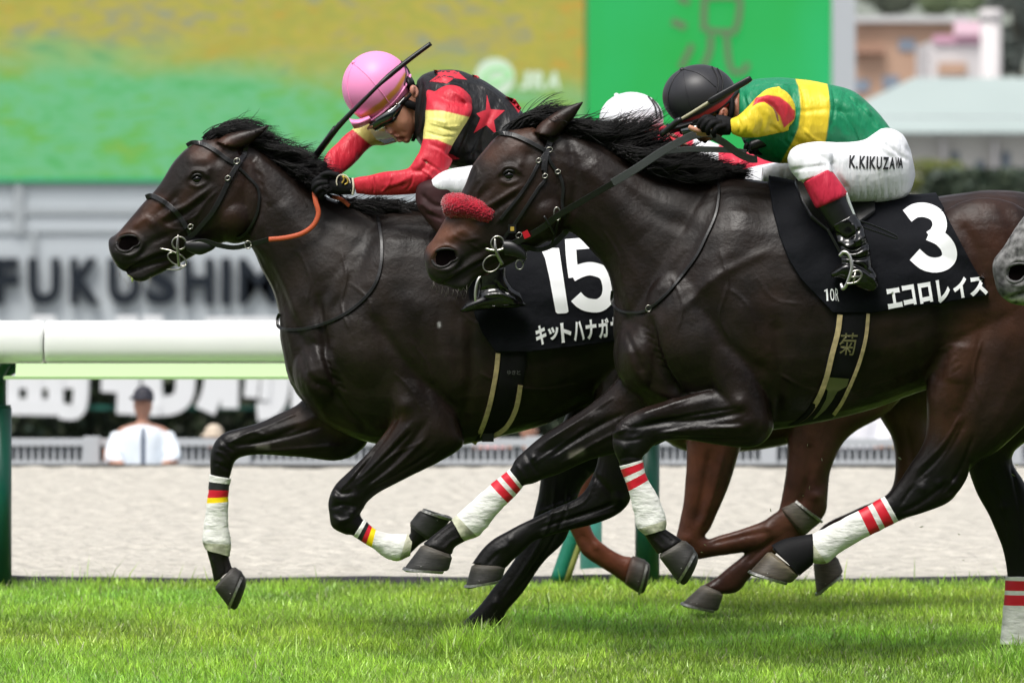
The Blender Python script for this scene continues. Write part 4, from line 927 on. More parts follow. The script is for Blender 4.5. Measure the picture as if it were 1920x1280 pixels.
def eyes(parent, D, cx, cy, rx, ry, near_dz, bv):
    h, _ = hit(bv, cx, cy)
    for s_ in (-1, 1):
        y = h.y + .009 if s_ < 0 else 2 * D - h.y - .009
        g = Geo(); g.ell(cx, cy, rx, ry, .019, y, rot=.15); g.build('eye', M['eye'], parent)
    y = h.y - .002
    for pts, r in (([(cx - rx - 4, cy + 4), (cx - rx * .7, cy - ry * .6), (cx - rx * .1, cy - ry * 1.02), (cx + rx * .7, cy - ry * .75), (cx + rx + 5, cy + 2)], 2.3), ([(cx - rx - 3, cy + 5), (cx - rx * .2, cy + ry * .95), (cx + rx + 5, cy + 3)], 1.5)):
        g = Geo(); g.tube([P(a, b, y + (.006 if i in (0, len(pts) - 1) else -.006)) for i, (a, b) in enumerate(pts)], [.0012] + [r / S(D)] * (len(pts) - 2) + [.0012], seg=8, n=6)
        o = g.build('eyelid', M['coat'], parent); paint(o, (.009, .008, .008), [])
eyes(h15, D15, 370, 336, 11, 9, 0, bv15)
M['nos'] = mat('nostril_inside', (.0022, .0014, .0014), .95, spec=.02)
def nostril(parent, D, cx, cy, rx, ry, bv, rot, rim=(.016, .014, .014)):
    """comma-shaped opening with a soft thick rim at the front, thinning to the back"""
    sh = [(-1, .1), (-.85, -.55), (-.35, -.95), (.35, -.95), (.9, -.6), (1.05, -.1), (.85, .35), (.45, .55), (.1, .9), (-.35, 1.0), (-.8, .7), (-1, .1)]
    pts2 = [(cx + (x * rx) * math.cos(rot) - (y * ry) * math.sin(rot), cy + (x * rx) * math.sin(rot) + (y * ry) * math.cos(rot)) for x, y in sh]
    ys = []
    for X, Z in pts2:
        h, _ = hit(bv, X + (X - cx) * .25, Z + (Z - cy) * .25); ys.append(h.y if h else None)
    ok = sorted(y for y in ys if y is not None); md_ = ok[len(ok) // 2]
    ys = [md_ if (y is None or abs(y - md_) > .03) else y for y in ys]
    g = Geo(); rr = [.0045 + .003 * max(0, -x) for x, y in sh]; g.tube([P(X, Z, y + .003) for (X, Z), y in zip(pts2, ys)], rr, seg=10, n=4); o = g.build('nostril', M['coat'], parent); paint(o, rim, [])
    V = [P(X, Z, y + .003) for (X, Z), y in zip(pts2[:-1], ys[:-1])]; n = len(V); c = P(cx + rx * .15, cy - ry * .05, md_ + .006); V.append(c)
    mk('nostril_hollow', V, [(i, (i + 1) % n, n) for i in range(n)], M['nos'], parent)
nostril(h15, D15, 240, 456, 22, 15, bv15, -.1)

# mane and forelock
strands('mane', h15, D15, [(390, 260, 1, -.95, 1.15, 88, .12, 0), (412, 250, 1, -.6, 1.0, 85, .12, 0), (440, 256, 1, -.2, .7, 80, .2, .02), (474, 270, 1, .0, .45, 90, .25, .01), (510, 292, 1, -.05, .45, 90, .25, 0), (550, 320, 1, -.3, .6, 80, .3, -.01), (585, 345, 1, -.6, .9, 64, .5, -.02), (605, 360, .9, -.9, 1.3, 60, .6, -.02)], 1500, M['hair'], .0032, 5)
strands('mane', h15, D15, [(560, 318, 1, .5, -.2, 36, .2, -.05), (590, 336, 1, .4, -.2, 46, .4, -.08), (608, 350, 1, .3, -.3, 46, .5, -.08)], 420, M['hair'], .0034, 15)
strands('mane', h15, D15, [(640, 378, 1, .1, -.1, 75, .2, -.03), (700, 388, 1, -.15, .4, 60, .3, -.04), (770, 396, 1, -.25, .6, 50, .3, -.03)], 600, M['hair'], .0032, 6)
strands('tail', h15, D15, [(1385, 470, 1, .4, .4, 260, .12, 0), (1400, 500, 1, .5, .4, 280, .12, 0)], 260, M['hair'], .004, 7)
# tack
L_ = M['leather']
def S15(nm, poly, w, m=L_, off=.004, **k): return strap(nm, bv15, poly, w, m, h15, off, D0=D15, **k)
S15('browband', [(350, 273), (362, 267), (382, 270), (405, 283), (425, 298), (440, 306)], 8, th=.006)
S15('cheekpiece', [(452, 300), (440, 318), (428, 340), (415, 368), (398, 398), (380, 420), (362, 440), (345, 452)], 9, th=.006)
S15('headpiece', [(445, 305), (458, 290), (462, 272)], 9)
S15('throatlash', [(450, 316), (466, 332), (482, 350), (486, 372), (480, 405), (462, 436), (444, 448)], 5)
S15('noseband', [(273, 370), (284, 367), (302, 375), (322, 390), (338, 408), (350, 428)], 9, th=.007)
S15('chin_strap', [(352, 430), (362, 448), (380, 452), (394, 462)], 8)
for x, y, r in ((444, 302, 6), (427, 334, 5), (398, 338, 0), (357, 425, 5)):
    if r:
        hh, _ = hit(bv15, x, y); ring('buckle', x, y, r, hh.y - .014, h15, .0022, ry=r * .8, tilt=.6)
ring('bit_ring', 336, 456, 13, D15 - .105, h15, .0036, ry=12); ring('bit_ring', 332, 486, 19, D15 - .10, h15, .0028, ry=10, tilt=-.5)
g = Geo(); g.tube([P(334, 440, D15 - .11), P(333, 465, D15 - .115), P(336, 500, D15 - .105)], [.004, .006, .005]); g.tube([P(300, 466, D15 - .09), P(320, 470, D15 - .1), P(342, 480, D15 - .105)], .0035); g.tube([P(312, 505, D15 - .08), P(335, 505, D15 - .1), P(350, 496, D15 - .1)], .003); g.build('bit', M['metal'], h15)
g = Geo(); g.loft([(346, 452, 350, 470, .012, -.1), (372, 448, 374, 478, .02), (392, 452, 396, 470, .018), (402, 460, 404, 464, .01)], D15); g.build('chin_pad', L_, h15)
g = Geo(); g.loft([(238, 514, 242, 518, .012, -.045), (245, 519, 250, 523, .012), (246, 526, 249, 530, .006)], D15); g.build('lip_foam', M['film'], h15)
def rein(name, pts, w, m, parent, D, th=.005, n=8):
    P_ = resample([list(p) for p in pts], n); V = []; F = []
    for i in range(len(P_)):
        t = P_[min(i + 1, len(P_) - 1)][:2] - P_[max(i - 1, 0)][:2]; t /= np.linalg.norm(t) + 1e-9; nn = np.array([-t[1], t[0]])
        for k in (-.5, .5):
            q = P_[i][:2] + nn * w * k; d = D + P_[i][2] + (.004 if k > 0 else 0); V += [P(q[0], q[1], d), P(q[0], q[1], d + th)]
    for i in range(len(P_) - 1):
        a = i * 4; b = a + 4; F += [(a, b, b + 2, a + 2), (a, a + 1, b + 1, b), (a + 2, b + 2, b + 3, a + 3), (a + 1, a + 3, b + 3, b + 1)]
    F += [(0, 2, 3, 1), (len(V) - 4, len(V) - 3, len(V) - 1, len(V) - 2)]
    o = mk(name, V, F, m, parent, smooth=False); md = o.modifiers.new('b', 'BEVEL'); md.width = .0015; md.segments = 2; md.limit_method = 'ANGLE'; return o
rein('rein', [(346, 462, -.11), (380, 452, -.12), (410, 460, -.125), (440, 464, -.13), (470, 458, -.14), (508, 448, -.15)], 9, L_, h15, D15)
g = Geo(); g.tube([P(x, y, D15 + d) for x, y, d in ((504, 449, -.15), (535, 446, -.155), (566, 438, -.16), (588, 422, -.165), (597, 400, -.165), (592, 378, -.16), (590, 360, -.15), (596, 350, -.14))], .0095, seg=12, n=6, flat=.6); g.build('rein_grip', M['orange'], h15)
g = Geo(); g.tube([P(x, y, D15 + d) for x, y, d in ((620, 368, -.05), (640, 374, -.1), (655, 386, -.13))], .008, seg=10, flat=.5); g.build('rein_grip', M['orange'], h15)
ring('buckle', 465, 459, 6, D15 - .15, h15, .0025, ry=7)
S15('breast_strap', [(524, 588), (520, 600), (524, 614), (550, 618), (590, 612), (640, 592), (680, 562), (704, 530), (714, 495), (715, 450), (708, 405)], 6, off=.005)

# saddle cloth 15, girth
cl15 = shell(b15, [(868, 350), (872, 470), (880, 560), (905, 625), (932, 659), (990, 659), (1290, 620), (1290, 350)], (1000, 500), .012, 'saddlecloth', M['cloth'], h15, relax=25, noisy=.013)
bc = bvh_of(cl15)
it = [polymesh([(1016, 471), (1036, 465), (1048, 465), (1066, 584), (1062, 587), (1046, 588), (1042, 585), (1030, 520), (1022, 484)], 8)]
it += [stroke([(1060, 459), (1110, 455), (1152, 452)], 21, n=3), stroke([(1070, 462), (1072, 490), (1076, 520)], 20, n=3), stroke([(1072, 516), (1090, 507), (1110, 504), (1133, 513), (1142, 535), (1139, 558), (1124, 572), (1104, 572), (1090, 566), (1080, 556)], 25)]
decal('number', it, bc, M['white'], cl15)
it = []
for i, chh in enumerate('キットハナガサ'):
    x = 1003 + i * 23.5; y = 611 - i * 2.6; hgt = 39 if chh != 'ッ' else 32; dy = 0 if chh != 'ッ' else 6
    V, F = glyph(chh, .042); it.append(sub2d(V, F, [(x, y + dy), (x + 20, y - 3 + dy), (x + 23, y - 5 + hgt), (x + 3, y - 2 + hgt)], 6))
decal('name_lettering', it, bc, M['white'], cl15, off=.0035)
gi = band('girth', bv15, D15, [(936, 655), (930, 700), (918, 760), (903, 805), (888, 830)], [(989, 655), (982, 710), (970, 765), (950, 802), (926, 822)], M['black'], h15)
bg_ = bvh_of(gi)
strap('girth_edge', bg_, [(934, 662), (930, 700), (918, 760), (903, 805), (888, 832)], 9, M['webbing'], gi, .003, D0=D15)
strap('girth_edge', bg_, [(976, 722), (968, 765), (950, 800), (925, 818)], 9, M['webbing'], gi, .003, D0=D15)
it = []
for i, chh in enumerate('ゆきと'):
    V, F = glyph(chh, .01); it.append(sub2d(V, F, [(951 + i * 9, 694), (958 + i * 9, 694), (958 + i * 9, 702), (951 + i * 9, 702)], 6))
decal('girth_lettering', it, bg_, mat('faint_grey_print', (.09, .09, .09), .6), gi, off=.004)
g = Geo(); hh, _ = hit(bg_, 912, 815); g.pbox(904, 812, 926, 828, hh.y - .016, .01); o = g.build('buckle', M['leather'], gi, smooth=False)

def whiskers(parent, D, pts, seed, m):
    R = random.Random(seed); g = Geo()
    for x, y in pts:
        for _ in range(5):
            a = P(x + R.gauss(0, 4), y + R.gauss(0, 2), D - .03 + R.gauss(0, .015)); ang = R.uniform(.7, 2.4); L = R.uniform(.02, .05)
            b = a + Vector((-math.cos(ang) * L * .6, R.uniform(-.01, .01), -math.sin(ang) * L)); g.tube([a, a.lerp(b, .5) + Vector((.002, 0, 0)), b], [.0005, .0004, .0002], seg=3, straight=True)
    g.build('whiskers', m, parent)
m_wh = mat('pale_whisker', (.25, .23, .2), .6)
whiskers(h15, D15, [(222, 506), (240, 522), (262, 525), (280, 522)], 3, m_wh)
# ================= horse number 3 =================
D3 = 20.0
h3 = thing('racehorse', 'dark brown racehorse with saddlecloth number 3 and a red fleece noseband, nearest in front', 'horse', P(1500, 1250, D3), 'racehorses galloping on the turf')
g = Geo()
g.loft([(794, 476, 796, 494, .03, 0), (800, 462, 808, 524, .052), (814, 445, 842, 536, .06), (833, 411, 884, 520, .063), (850, 385, 925, 501, .068), (870, 350, 968, 482, .08), (885, 312, 1012, 462, .094), (905, 284, 1046, 436, .098), (945, 246, 1064, 400, .095), (1000, 236, 1068, 350, .076)], D3, e=2.3)
g.loft([(808, 524, 838, 534, .03), (838, 526, 852, 541, .03), (862, 518, 876, 542, .036), (886, 506, 892, 522, .036), (925, 492, 932, 506, .035), (978, 470, 982, 484, .04)], D3, n=4)
g.ell(1022, 400, 46, 54, .1, D3)
g.loft([(1000, 248, 1036, 260, .045, -.06), (1013, 231, 1049, 252, .034), (1036, 214, 1062, 237, .028), (1058, 202, 1076, 222, .02), (1078, 195, 1086, 205, .011), (1093, 189, 1095, 192, .004)], D3, e=2.0)
g.loft([(975, 240, 1010, 240, .04, .055), (1000, 222, 1030, 240, .026), (1030, 206, 1050, 226, .02), (1062, 196, 1070, 206, .008)], D3, e=2.0)
g.loft([(1005, 240, 1042, 434, .07, 0), (1057, 244, 1073, 438, .085), (1118, 263, 1111, 473, .1), (1174, 295, 1139, 512, .115), (1230, 320, 1149, 570, .135), (1310, 334, 1153, 645, .165), (1385, 350, 1190, 740, .18), (1480, 400, 1320, 780, .09)], D3, n=4)
g.loft([(1162, 580, 1166, 690, .11, 0), (1205, 490, 1205, 758, .18), (1270, 390, 1275, 795, .23), (1345, 336, 1350, 812, .265), (1440, 340, 1450, 806, .285), (1540, 352, 1545, 790, .3), (1640, 366, 1640, 766, .31), (1720, 373, 1715, 738, .3), (1800, 362, 1795, 720, .29), (1880, 356, 1875, 720, .28), (1960, 372, 1955, 720, .24), (2030, 425, 2020, 640, .16), (2055, 485, 2050, 560, .08)], D3, n=4, seg=32)
g.ell(1205, 660, 52, 80, .14, D3 - .06); g.ell(1200, 660, 50, 76, .14, D3 + .07)
g.ell(1310, 620, 100, 130, .1, D3 - .165, rot=.35); g.ell(1850, 480, 120, 110, .1, D3 - .2)
# near fore
g.loft([(1270, 620, 1430, 680, .09, -.17), (1318, 700, 1448, 770, .09, -.18), (1345, 742, 1448, 808, .085, -.19), (1345, 728, 1415, 838, .07, -.2), (1300, 738, 1350, 834, .06, -.2), (1245, 753, 1282, 824, .05), (1204, 765, 1240, 828, .046), (1168, 784, 1222, 838, .046), (1150, 808, 1216, 846, .045), (1149, 838, 1208, 852, .042), (1160, 866, 1204, 860, .036), (1169, 885, 1205, 876, .03), (1179, 913, 1212, 896, .029), (1190, 956, 1234, 940, .032), (1197, 986, 1246, 970, .037), (1208, 1003, 1246, 988, .034), (1220, 1022, 1262, 1000, .032), (1233, 1040, 1280, 1012, .036)], D3, n=5)
# far fore
g.loft([(1190, 640, 1330, 740, .09, .1), (1160, 706, 1250, 826, .07, .13), (1108, 756, 1162, 848, .06, .15), (1060, 788, 1102, 864, .051), (1018, 816, 1050, 888, .047), (988, 840, 1024, 896, .045), (966, 862, 1000, 906, .04), (956, 880, 980, 911, .033), (928, 903, 958, 934, .029), (892, 935, 925, 968, .031), (861, 963, 898, 1000, .037), (846, 976, 872, 1014, .033), (823, 994, 852, 1026, .031), (792, 1019, 848, 1040, .036)], D3, n=5)
# near hind
g.loft([(1800, 480, 2040, 560, .14, -.12), (1742, 620, 2000, 700, .13, -.15), (1736, 730, 1930, 790, .1, -.17), (1738, 800, 1870, 845, .075), (1728, 838, 1826, 872, .058), (1705, 872, 1806, 906, .046), (1686, 900, 1780, 940, .04), (1670, 920, 1728, 962, .035), (1659, 932, 1684, 974, .031), (1606, 962, 1627, 1002, .029), (1550, 990, 1577, 1030, .033), (1518, 1006, 1552, 1050, .036), (1506, 1008, 1520, 1056, .032), (1482, 1011, 1502, 1070, .034), (1446, 1028, 1497, 1074, .038)], D3, n=5)
# far hind
g.loft([(1840, 560, 2080, 640, .13, .12), (1838, 740, 2020, 770, .09, .15), (1815, 855, 1902, 845, .066, .16), (1828, 915, 1922, 905, .05), (1852, 962, 1938, 950, .045), (1870, 1002, 1942, 1000, .04), (1881, 1034, 1943, 1035, .034), (1888, 1080, 1944, 1080, .03), (1886, 1130, 1944, 1130, .03), (1882, 1180, 1947, 1180, .036), (1878, 1206, 1942, 1212, .036), (1862, 1228, 1920, 1236, .034)], D3, n=5)
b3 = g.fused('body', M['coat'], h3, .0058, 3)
relax(b3, [(1080, 350), (1180, 430), (1320, 560), (1500, 570), (1750, 560), (1960, 560)], 240, 14)
relax(b3, [(850, 470), (1010, 350), (1060, 340)], 70, 3)
sculpt(b3, [
    ((1012, 400), 38, 7), ([(1066, 262), (1080, 340), (1068, 400), (1046, 436)], 8, -6),
    ([(934, 330), (946, 315), (964, 314), (978, 325)], 5, 8), ([(938, 338), (954, 344), (972, 338)], 4, 4), ((955, 329), 8, -6), ((992, 290), 12, -7), ((975, 308), 6, 5),
    ([(978, 348), (935, 375), (905, 392), (880, 408)], 5, 6), ([(968, 366), (930, 392), (895, 415)], 6, -5), ([(920, 350), (880, 390)], 7, -4), ([(900, 330), (850, 400)], 6, 3),
    ((834, 483), 14, -32), ([(808, 486), (816, 470), (838, 462), (858, 472), (858, 492), (836, 505), (814, 500)], 5, 7), ([(858, 505), (880, 480), (915, 464)], 7, -5), ([(838, 450), (866, 434), (890, 450)], 8, 4),
    ([(826, 534), (850, 524), (874, 508), (898, 494), (920, 486)], 3.6, -9), ([(842, 516), (880, 498), (905, 484)], 6, 4),
    ([(1100, 300), (1150, 370), (1210, 440)], 26, 6), ([(1085, 446), (1120, 500), (1160, 570), (1195, 640)], 12, -7), ([(1140, 330), (1220, 400), (1300, 430)], 14, -4),
    ([(1350, 360), (1300, 450), (1250, 540), (1222, 600)], 15, -7), ([(1400, 390), (1370, 470), (1310, 560)], 26, 6), ([(1440, 470), (1380, 500), (1330, 530), (1280, 580)], 9, 4),
    ([(1219, 600), (1232, 664), (1245, 695), (1272, 738)], 8, -14), ([(1180, 640), (1195, 700), (1235, 735), (1275, 750)], 12, 7), ([(1170, 620), (1190, 660), (1205, 700)], 6, -6),
    ((1300, 650), 45, 9), ([(1300, 560), (1370, 650), (1440, 700)], 12, -6), ([(1455, 600), (1462, 700), (1455, 790)], 11, -9), ([(1330, 520), (1400, 600), (1440, 680)], 20, 5),
    ([(1390, 772), (1330, 785), (1250, 792), (1195, 800)], 6, -7), ([(1340, 745), (1260, 765), (1200, 785)], 10, 5), ([(1400, 800), (1320, 812), (1240, 812)], 9, 4), ((1388, 755), 13, 8), ((1400, 792), 10, 5),
    ((1165, 800), 9, 4), ((1170, 835), 9, 5), ((1190, 812), 9, -5), ([(1150, 780), (1090, 815), (1020, 850)], 7, -5), ([(1120, 775), (1060, 805), (1000, 845)], 8, 5), ((990, 870), 8, 3),
    ([(1800, 420), (1830, 470), (1845, 540)], 12, -6), ([(1880, 380), (1920, 480)], 14, -4), ([(1760, 560), (1770, 640), (1750, 720)], 16, -10), ([(1845, 600), (1830, 700), (1790, 790)], 12, -6), ([(1800, 640), (1790, 720)], 26, 7),
    ([(1810, 790), (1770, 850), (1720, 900)], 7, -6), ((1785, 905), 10, 7), ((1730, 915), 8, 5), ([(1780, 900), (1730, 940), (1690, 960)], 5, -4), ([(1850, 880), (1880, 960), (1900, 1040)], 6, -5),
    ([(1600, 640), (1680, 660), (1740, 640)], 20, 4),
] + [([(1470 + i * 36, 600), (1466 + i * 36, 680), (1480 + i * 36, 750)], 9, -1.6) for i in range(1, 8)])
sculpt(b3, [(p, 2.5, a * 1.7) for p, a in (([(1350, 470), (1365, 530), (1350, 590), (1370, 640)], 1.6), ([(1365, 540), (1400, 570), (1415, 620)], 1.3), ([(1460, 700), (1520, 730), (1600, 730), (1680, 710)], 1.8), ([(1100, 800), (1050, 835), (1000, 870)], 1.8), ([(1370, 800), (1300, 800), (1230, 815)], 1.6),
    ([(985, 360), (965, 380), (950, 400), (930, 420)], 1.8), ([(905, 345), (895, 365), (900, 385)], 1.5), ([(850, 440), (870, 450), (900, 445)], 1.6), ([(880, 455), (905, 470)], 1.3), ([(1840, 640), (1825, 700), (1840, 760)], 1.8), ([(1800, 780), (1770, 830), (1720, 880)], 1.8), ([(1260, 520), (1280, 570), (1270, 620)], 1.4), ([(1420, 520), (1450, 560), (1500, 570)], 1.1),
    ([(1130, 430), (1160, 480), (1165, 520)], 1.4), ([(1700, 440), (1760, 470)], 1), ([(880, 300), (895, 318), (890, 335)], 1.4))])
sculpt(b3, [([(1205 + i * 7, 610 + i * 15), (1220 + i * 8, 622 + i * 15)], 2.6, -2) for i in range(6)] + [([(1780 + i * 6, 640 + i * 12), (1762 + i * 6, 652 + i * 12)], 3, -1.6) for i in range(5)])
sculpt(b3, [([(1150, 745), (1090, 785), (1020, 830)], 3, 3.5), ([(1170, 775), (1105, 808), (1035, 855)], 3, -4.5), ([(1180, 800), (1120, 828), (1055, 868)], 3.5, 4), ([(985, 850), (995, 868), (1010, 888)], 3, -3.5), ([(968, 870), (978, 885), (988, 900)], 3, 3.5), ((1000, 858), 6, 4), ([(850, 985), (830, 1000), (815, 1015)], 3, -3), ([(862, 1005), (845, 1015), (832, 1028)], 3, 3),
    ([(1330, 735), (1260, 758), (1200, 778)], 3, 3.5), ([(1380, 765), (1300, 778), (1220, 795)], 3, -5), ([(1390, 800), (1310, 805), (1235, 812)], 3.5, 4.5), ([(1400, 825), (1330, 822), (1260, 820)], 3, -3.5), ([(1158, 790), (1175, 800), (1200, 800)], 3, -3.5), ([(1152, 822), (1175, 826), (1205, 822)], 3, -4), ((1165, 808), 6, 4), ((1172, 842), 6, 4.5), ([(1162, 860), (1180, 856), (1200, 858)], 3, -3), ([(1225, 1010), (1245, 1030)], 3, 3), ([(1240, 998), (1262, 1016)], 3, -3),
    ([(1800, 800), (1765, 860), (1710, 915)], 3, 4), ([(1825, 820), (1800, 880), (1770, 920)], 3, -4.5), ([(1815, 870), (1806, 905), (1775, 935)], 3.5, 4.5), ([(1740, 890), (1710, 915), (1690, 945)], 3, -4), ((1760, 905), 7, 4), ([(1860, 880), (1885, 960), (1900, 1040)], 3, 4), ([(1895, 870), (1912, 950), (1920, 1040)], 3, -4.5), ((1880, 950), 8, 5)])
ripple(b3, .0022, 7)
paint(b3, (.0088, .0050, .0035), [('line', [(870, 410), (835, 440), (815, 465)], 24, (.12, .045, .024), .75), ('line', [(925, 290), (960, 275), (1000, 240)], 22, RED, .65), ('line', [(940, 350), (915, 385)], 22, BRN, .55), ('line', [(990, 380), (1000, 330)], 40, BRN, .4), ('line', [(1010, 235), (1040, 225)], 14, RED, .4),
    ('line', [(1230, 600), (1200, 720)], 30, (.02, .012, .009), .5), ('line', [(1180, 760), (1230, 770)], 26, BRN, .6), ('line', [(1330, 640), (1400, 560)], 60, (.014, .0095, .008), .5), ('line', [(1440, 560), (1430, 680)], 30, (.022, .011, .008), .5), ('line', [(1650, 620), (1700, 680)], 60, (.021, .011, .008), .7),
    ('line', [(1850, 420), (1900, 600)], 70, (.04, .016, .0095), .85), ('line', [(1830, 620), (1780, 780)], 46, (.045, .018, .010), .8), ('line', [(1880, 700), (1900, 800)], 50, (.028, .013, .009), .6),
    ('line', [(834, 500), (862, 490)], 28, GRY, .5), ('line', [(796, 480), (806, 525), (850, 540), (885, 530)], 11, (.02, .017, .018), .9), ('line', [(834, 483), (835, 484)], 14, (.006, .003, .003), .95),
    ('line', [(1200, 800), (1170, 850), (1200, 940), (1260, 1020)], 44, BLK, .95), ('line', [(1340, 780), (1240, 800)], 34, BLK, .7), ('line', [(1040, 850), (960, 890), (860, 990), (800, 1030)], 46, BLK, .95), ('line', [(1120, 810), (1040, 850)], 30, BLK, .6),
    ('line', [(1760, 900), (1680, 950), (1540, 1030), (1450, 1050)], 52, BLK, .95), ('line', [(1880, 900), (1910, 1050), (1900, 1240)], 60, BLK, .95), ('line', [(1072, 853), (1092, 846)], 6, (.16, .15, .12), .9)])
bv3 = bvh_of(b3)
T2 = [(.11, .2, 2), (.27, .37, 2)]
bandage(h3, D3, [(956, 880, 980, 911, .034, .15), (928, 903, 958, 935, .030), (892, 934, 925, 969, .032), (860, 963, 898, 1001, .038), (848, 975, 870, 1014, .034)], [(.055, .15, 2), (.2, .295, 2)], 'white bandage with two red stripes on the reaching far foreleg')
bandage(h3, D3, [(1163, 873, 1204, 861, .035, -.2), (1178, 913, 1212, 894, .031), (1189, 956, 1235, 938, .033), (1196, 987, 1247, 970, .038), (1210, 1002, 1246, 992, .034)], [(.05, .14, 2), (.19, .28, 2)], 'white bandage with two red stripes on the folded near foreleg')
bandage(h3, D3, [(1659, 931, 1684, 975, .033, -.17), (1606, 961, 1627, 1004, .03), (1550, 989, 1577, 1032, .034), (1518, 1006, 1552, 1052, .037), (1512, 1010, 1525, 1055, .033)], [(.05, .115, 2), (.16, .22, 2)], 'white bandage with two red stripes on the near hind leg')
bandage(h3, D3, [(1887, 1080, 1945, 1080, .033, .16), (1884, 1130, 1945, 1130, .032), (1880, 1180, 1948, 1180, .038), (1878, 1206, 1943, 1210, .038)], [(.07, .18, 2), (.23, .34, 2)], 'white bandage with two red stripes on the planted hind leg', dirty=2)
hoof(h3, D3, (790, 1022, 848, 1044), (757, 1066, 841, 1069), .057, .15, hb, ht)
hoof(h3, D3, (1236, 1044, 1285, 1013), (1271, 1091, 1303, 1028), .055, -.2, hb, (.06, .055, .045), .45)
hoof(h3, D3, (1440, 1034, 1498, 1078), (1405, 1072, 1484, 1092), .057, -.17, (.05, .04, .028), (.12, .1, .065))
hoof(h3, D3, (1852, 1226, 1915, 1234), (1836, 1254, 1915, 1256), .057, .16, hb, ht)
g = Geo(); g.loft([(1523, 1000, 1524, 1058, .042, -.17), (1500, 1004, 1512, 1068, .044), (1470, 1010, 1500, 1078, .047), (1446, 1022, 1500, 1080, .05)], D3, n=6); o = g.build('overreach_boot', M['black'], h3)
eyes(h3, D3, 955, 329, 12, 9.5, 0, bv3)
nostril(h3, D3, 834, 483, 25, 17, bv3, -.1)
strands('mane', h3, D3, [(955, 248, 1, -1.3, 1.25, 108, .1, 0), (985, 234, 1, -.85, 1.0, 92, .1, 0), (1015, 234, 1, -.3, .6, 60, .15, .02), (1058, 246, 1, -.05, .0, 110, .14, 0), (1100, 260, 1, -.2, -.1, 125, .14, 0), (1150, 286, 1, -.45, -.05, 120, .18, -.01), (1190, 308, 1, -.55, .15, 100, .3, -.02), (1220, 325, 1, -.4, .3, 95, .35, -.02)], 2000, M['hair'], .0032, 8)
strands('mane', h3, D3, [(1165, 276, 1, .3, -.2, 70, .15, -.05), (1195, 298, 1, .25, -.25, 90, .25, -.08), (1240, 318, 1, .1, -.1, 110, .25, -.08), (1310, 325, 1, .1, 0, 50, .15, -.06)], 1100, M['hair'], .0034, 18)
strands('mane', h3, D3, [(1200, 300, 1, -.1, .2, 90, .35, -.03), (1250, 310, 1, 0, .1, 90, .3, -.04), (1320, 322, 1, 0, .1, 50, .2, -.03)], 800, M['hair'], .0034, 28)
strands('mane', h3, D3, [(1225, 315, 1, -.42, .45, 95, .2, .02), (1270, 320, 1, -.4, .5, 85, .2, .02), (1320, 325, 1, -.35, .5, 75, .2, .02), (1355, 330, 1, -.2, .4, 60, .2, .02)], 1100, M['hair'], .0032, 29)
strands('tail', h3, D3, [(2045, 440, 1, .4, .5, 300, .12, 0), (2058, 480, 1, .5, .5, 320, .12, 0)], 260, M['hair'], .004, 9)
def S3(nm, poly, w, m=L_, off=.004, **k): return strap(nm, bv3, poly, w, m, h3, off, D0=D3, **k)
S3('browband', [(924, 256), (935, 250), (960, 252), (985, 262), (1008, 274), (1022, 282)], 8, th=.007)
S3('headpiece', [(1036, 258), (1028, 275), (1022, 300), (1020, 320)], 11, th=.006)
S3('cheekpiece', [(1020, 300), (1022, 335), (1010, 352), (995, 375), (980, 398), (965, 420), (950, 440), (940, 456)], 6, th=.006)
S3('cheekpiece', [(1022, 288), (1008, 310), (995, 335), (975, 365), (955, 390), (938, 412)], 6, th=.005)
S3('throatlash', [(1026, 290), (1036, 310), (1050, 330), (1056, 352), (1054, 380), (1058, 410)], 6)
S3('drop_strap', [(1050, 400), (1040, 440), (1032, 465)], 4)
S3('chin_strap', [(945, 470), (975, 462), (1010, 468), (1035, 460), (1052, 445), (1064, 432)], 9, off=.012)
for x, y, r, tl in ((1030, 281, 6, .3), (1010, 301, 5, .6), (1022, 330, 5, .5), (1046, 322, 5, .3), (973, 441, 6, .6)):
    hh, _ = hit(bv3, x, y); ring('buckle', x, y, r, hh.y - .014, h3, .002, ry=r * .75, tilt=tl)
hh, _ = hit(bv3, 960, 430); g = Geo(); g.pbox(953, 421, 968, 437, hh.y - .016, .01); o = g.build('bridle_badge', L_, h3, smooth=False)
g = Geo(); g.pbox(957, 425, 964, 433, hh.y - .018, .002); g.build('badge_print', M['gold'], o, smooth=False)
ring('bit_ring', 933, 456, 12, D3 - .105, h3, .0036, ry=13); ring('bit_ring', 922, 494, 18, D3 - .10, h3, .0025, ry=14, tilt=.7)
g = Geo(); g.tube([P(928, 447, D3 - .11), P(930, 470, D3 - .118), P(942, 496, D3 - .105)], [.004, .006, .006]); g.tube([P(910, 466, D3 - .1), P(930, 470, D3 - .112), P(946, 466, D3 - .11)], .005); g.build('bit', M['metal'], h3)
g = Geo(); g.loft([(942, 450, 946, 478, .02, -.1), (965, 452, 968, 482, .024), (985, 470, 985, 490, .02), (988, 485, 975, 496, .012)], D3); g.build('chin_pad', L_, h3)
ring('rein_ring', 1045, 401, 6, D3 - .15, h3, .003, ry=12, tilt=.1); ring('buckle', 974, 496, 7, D3 - .1, h3, .0022, ry=9)
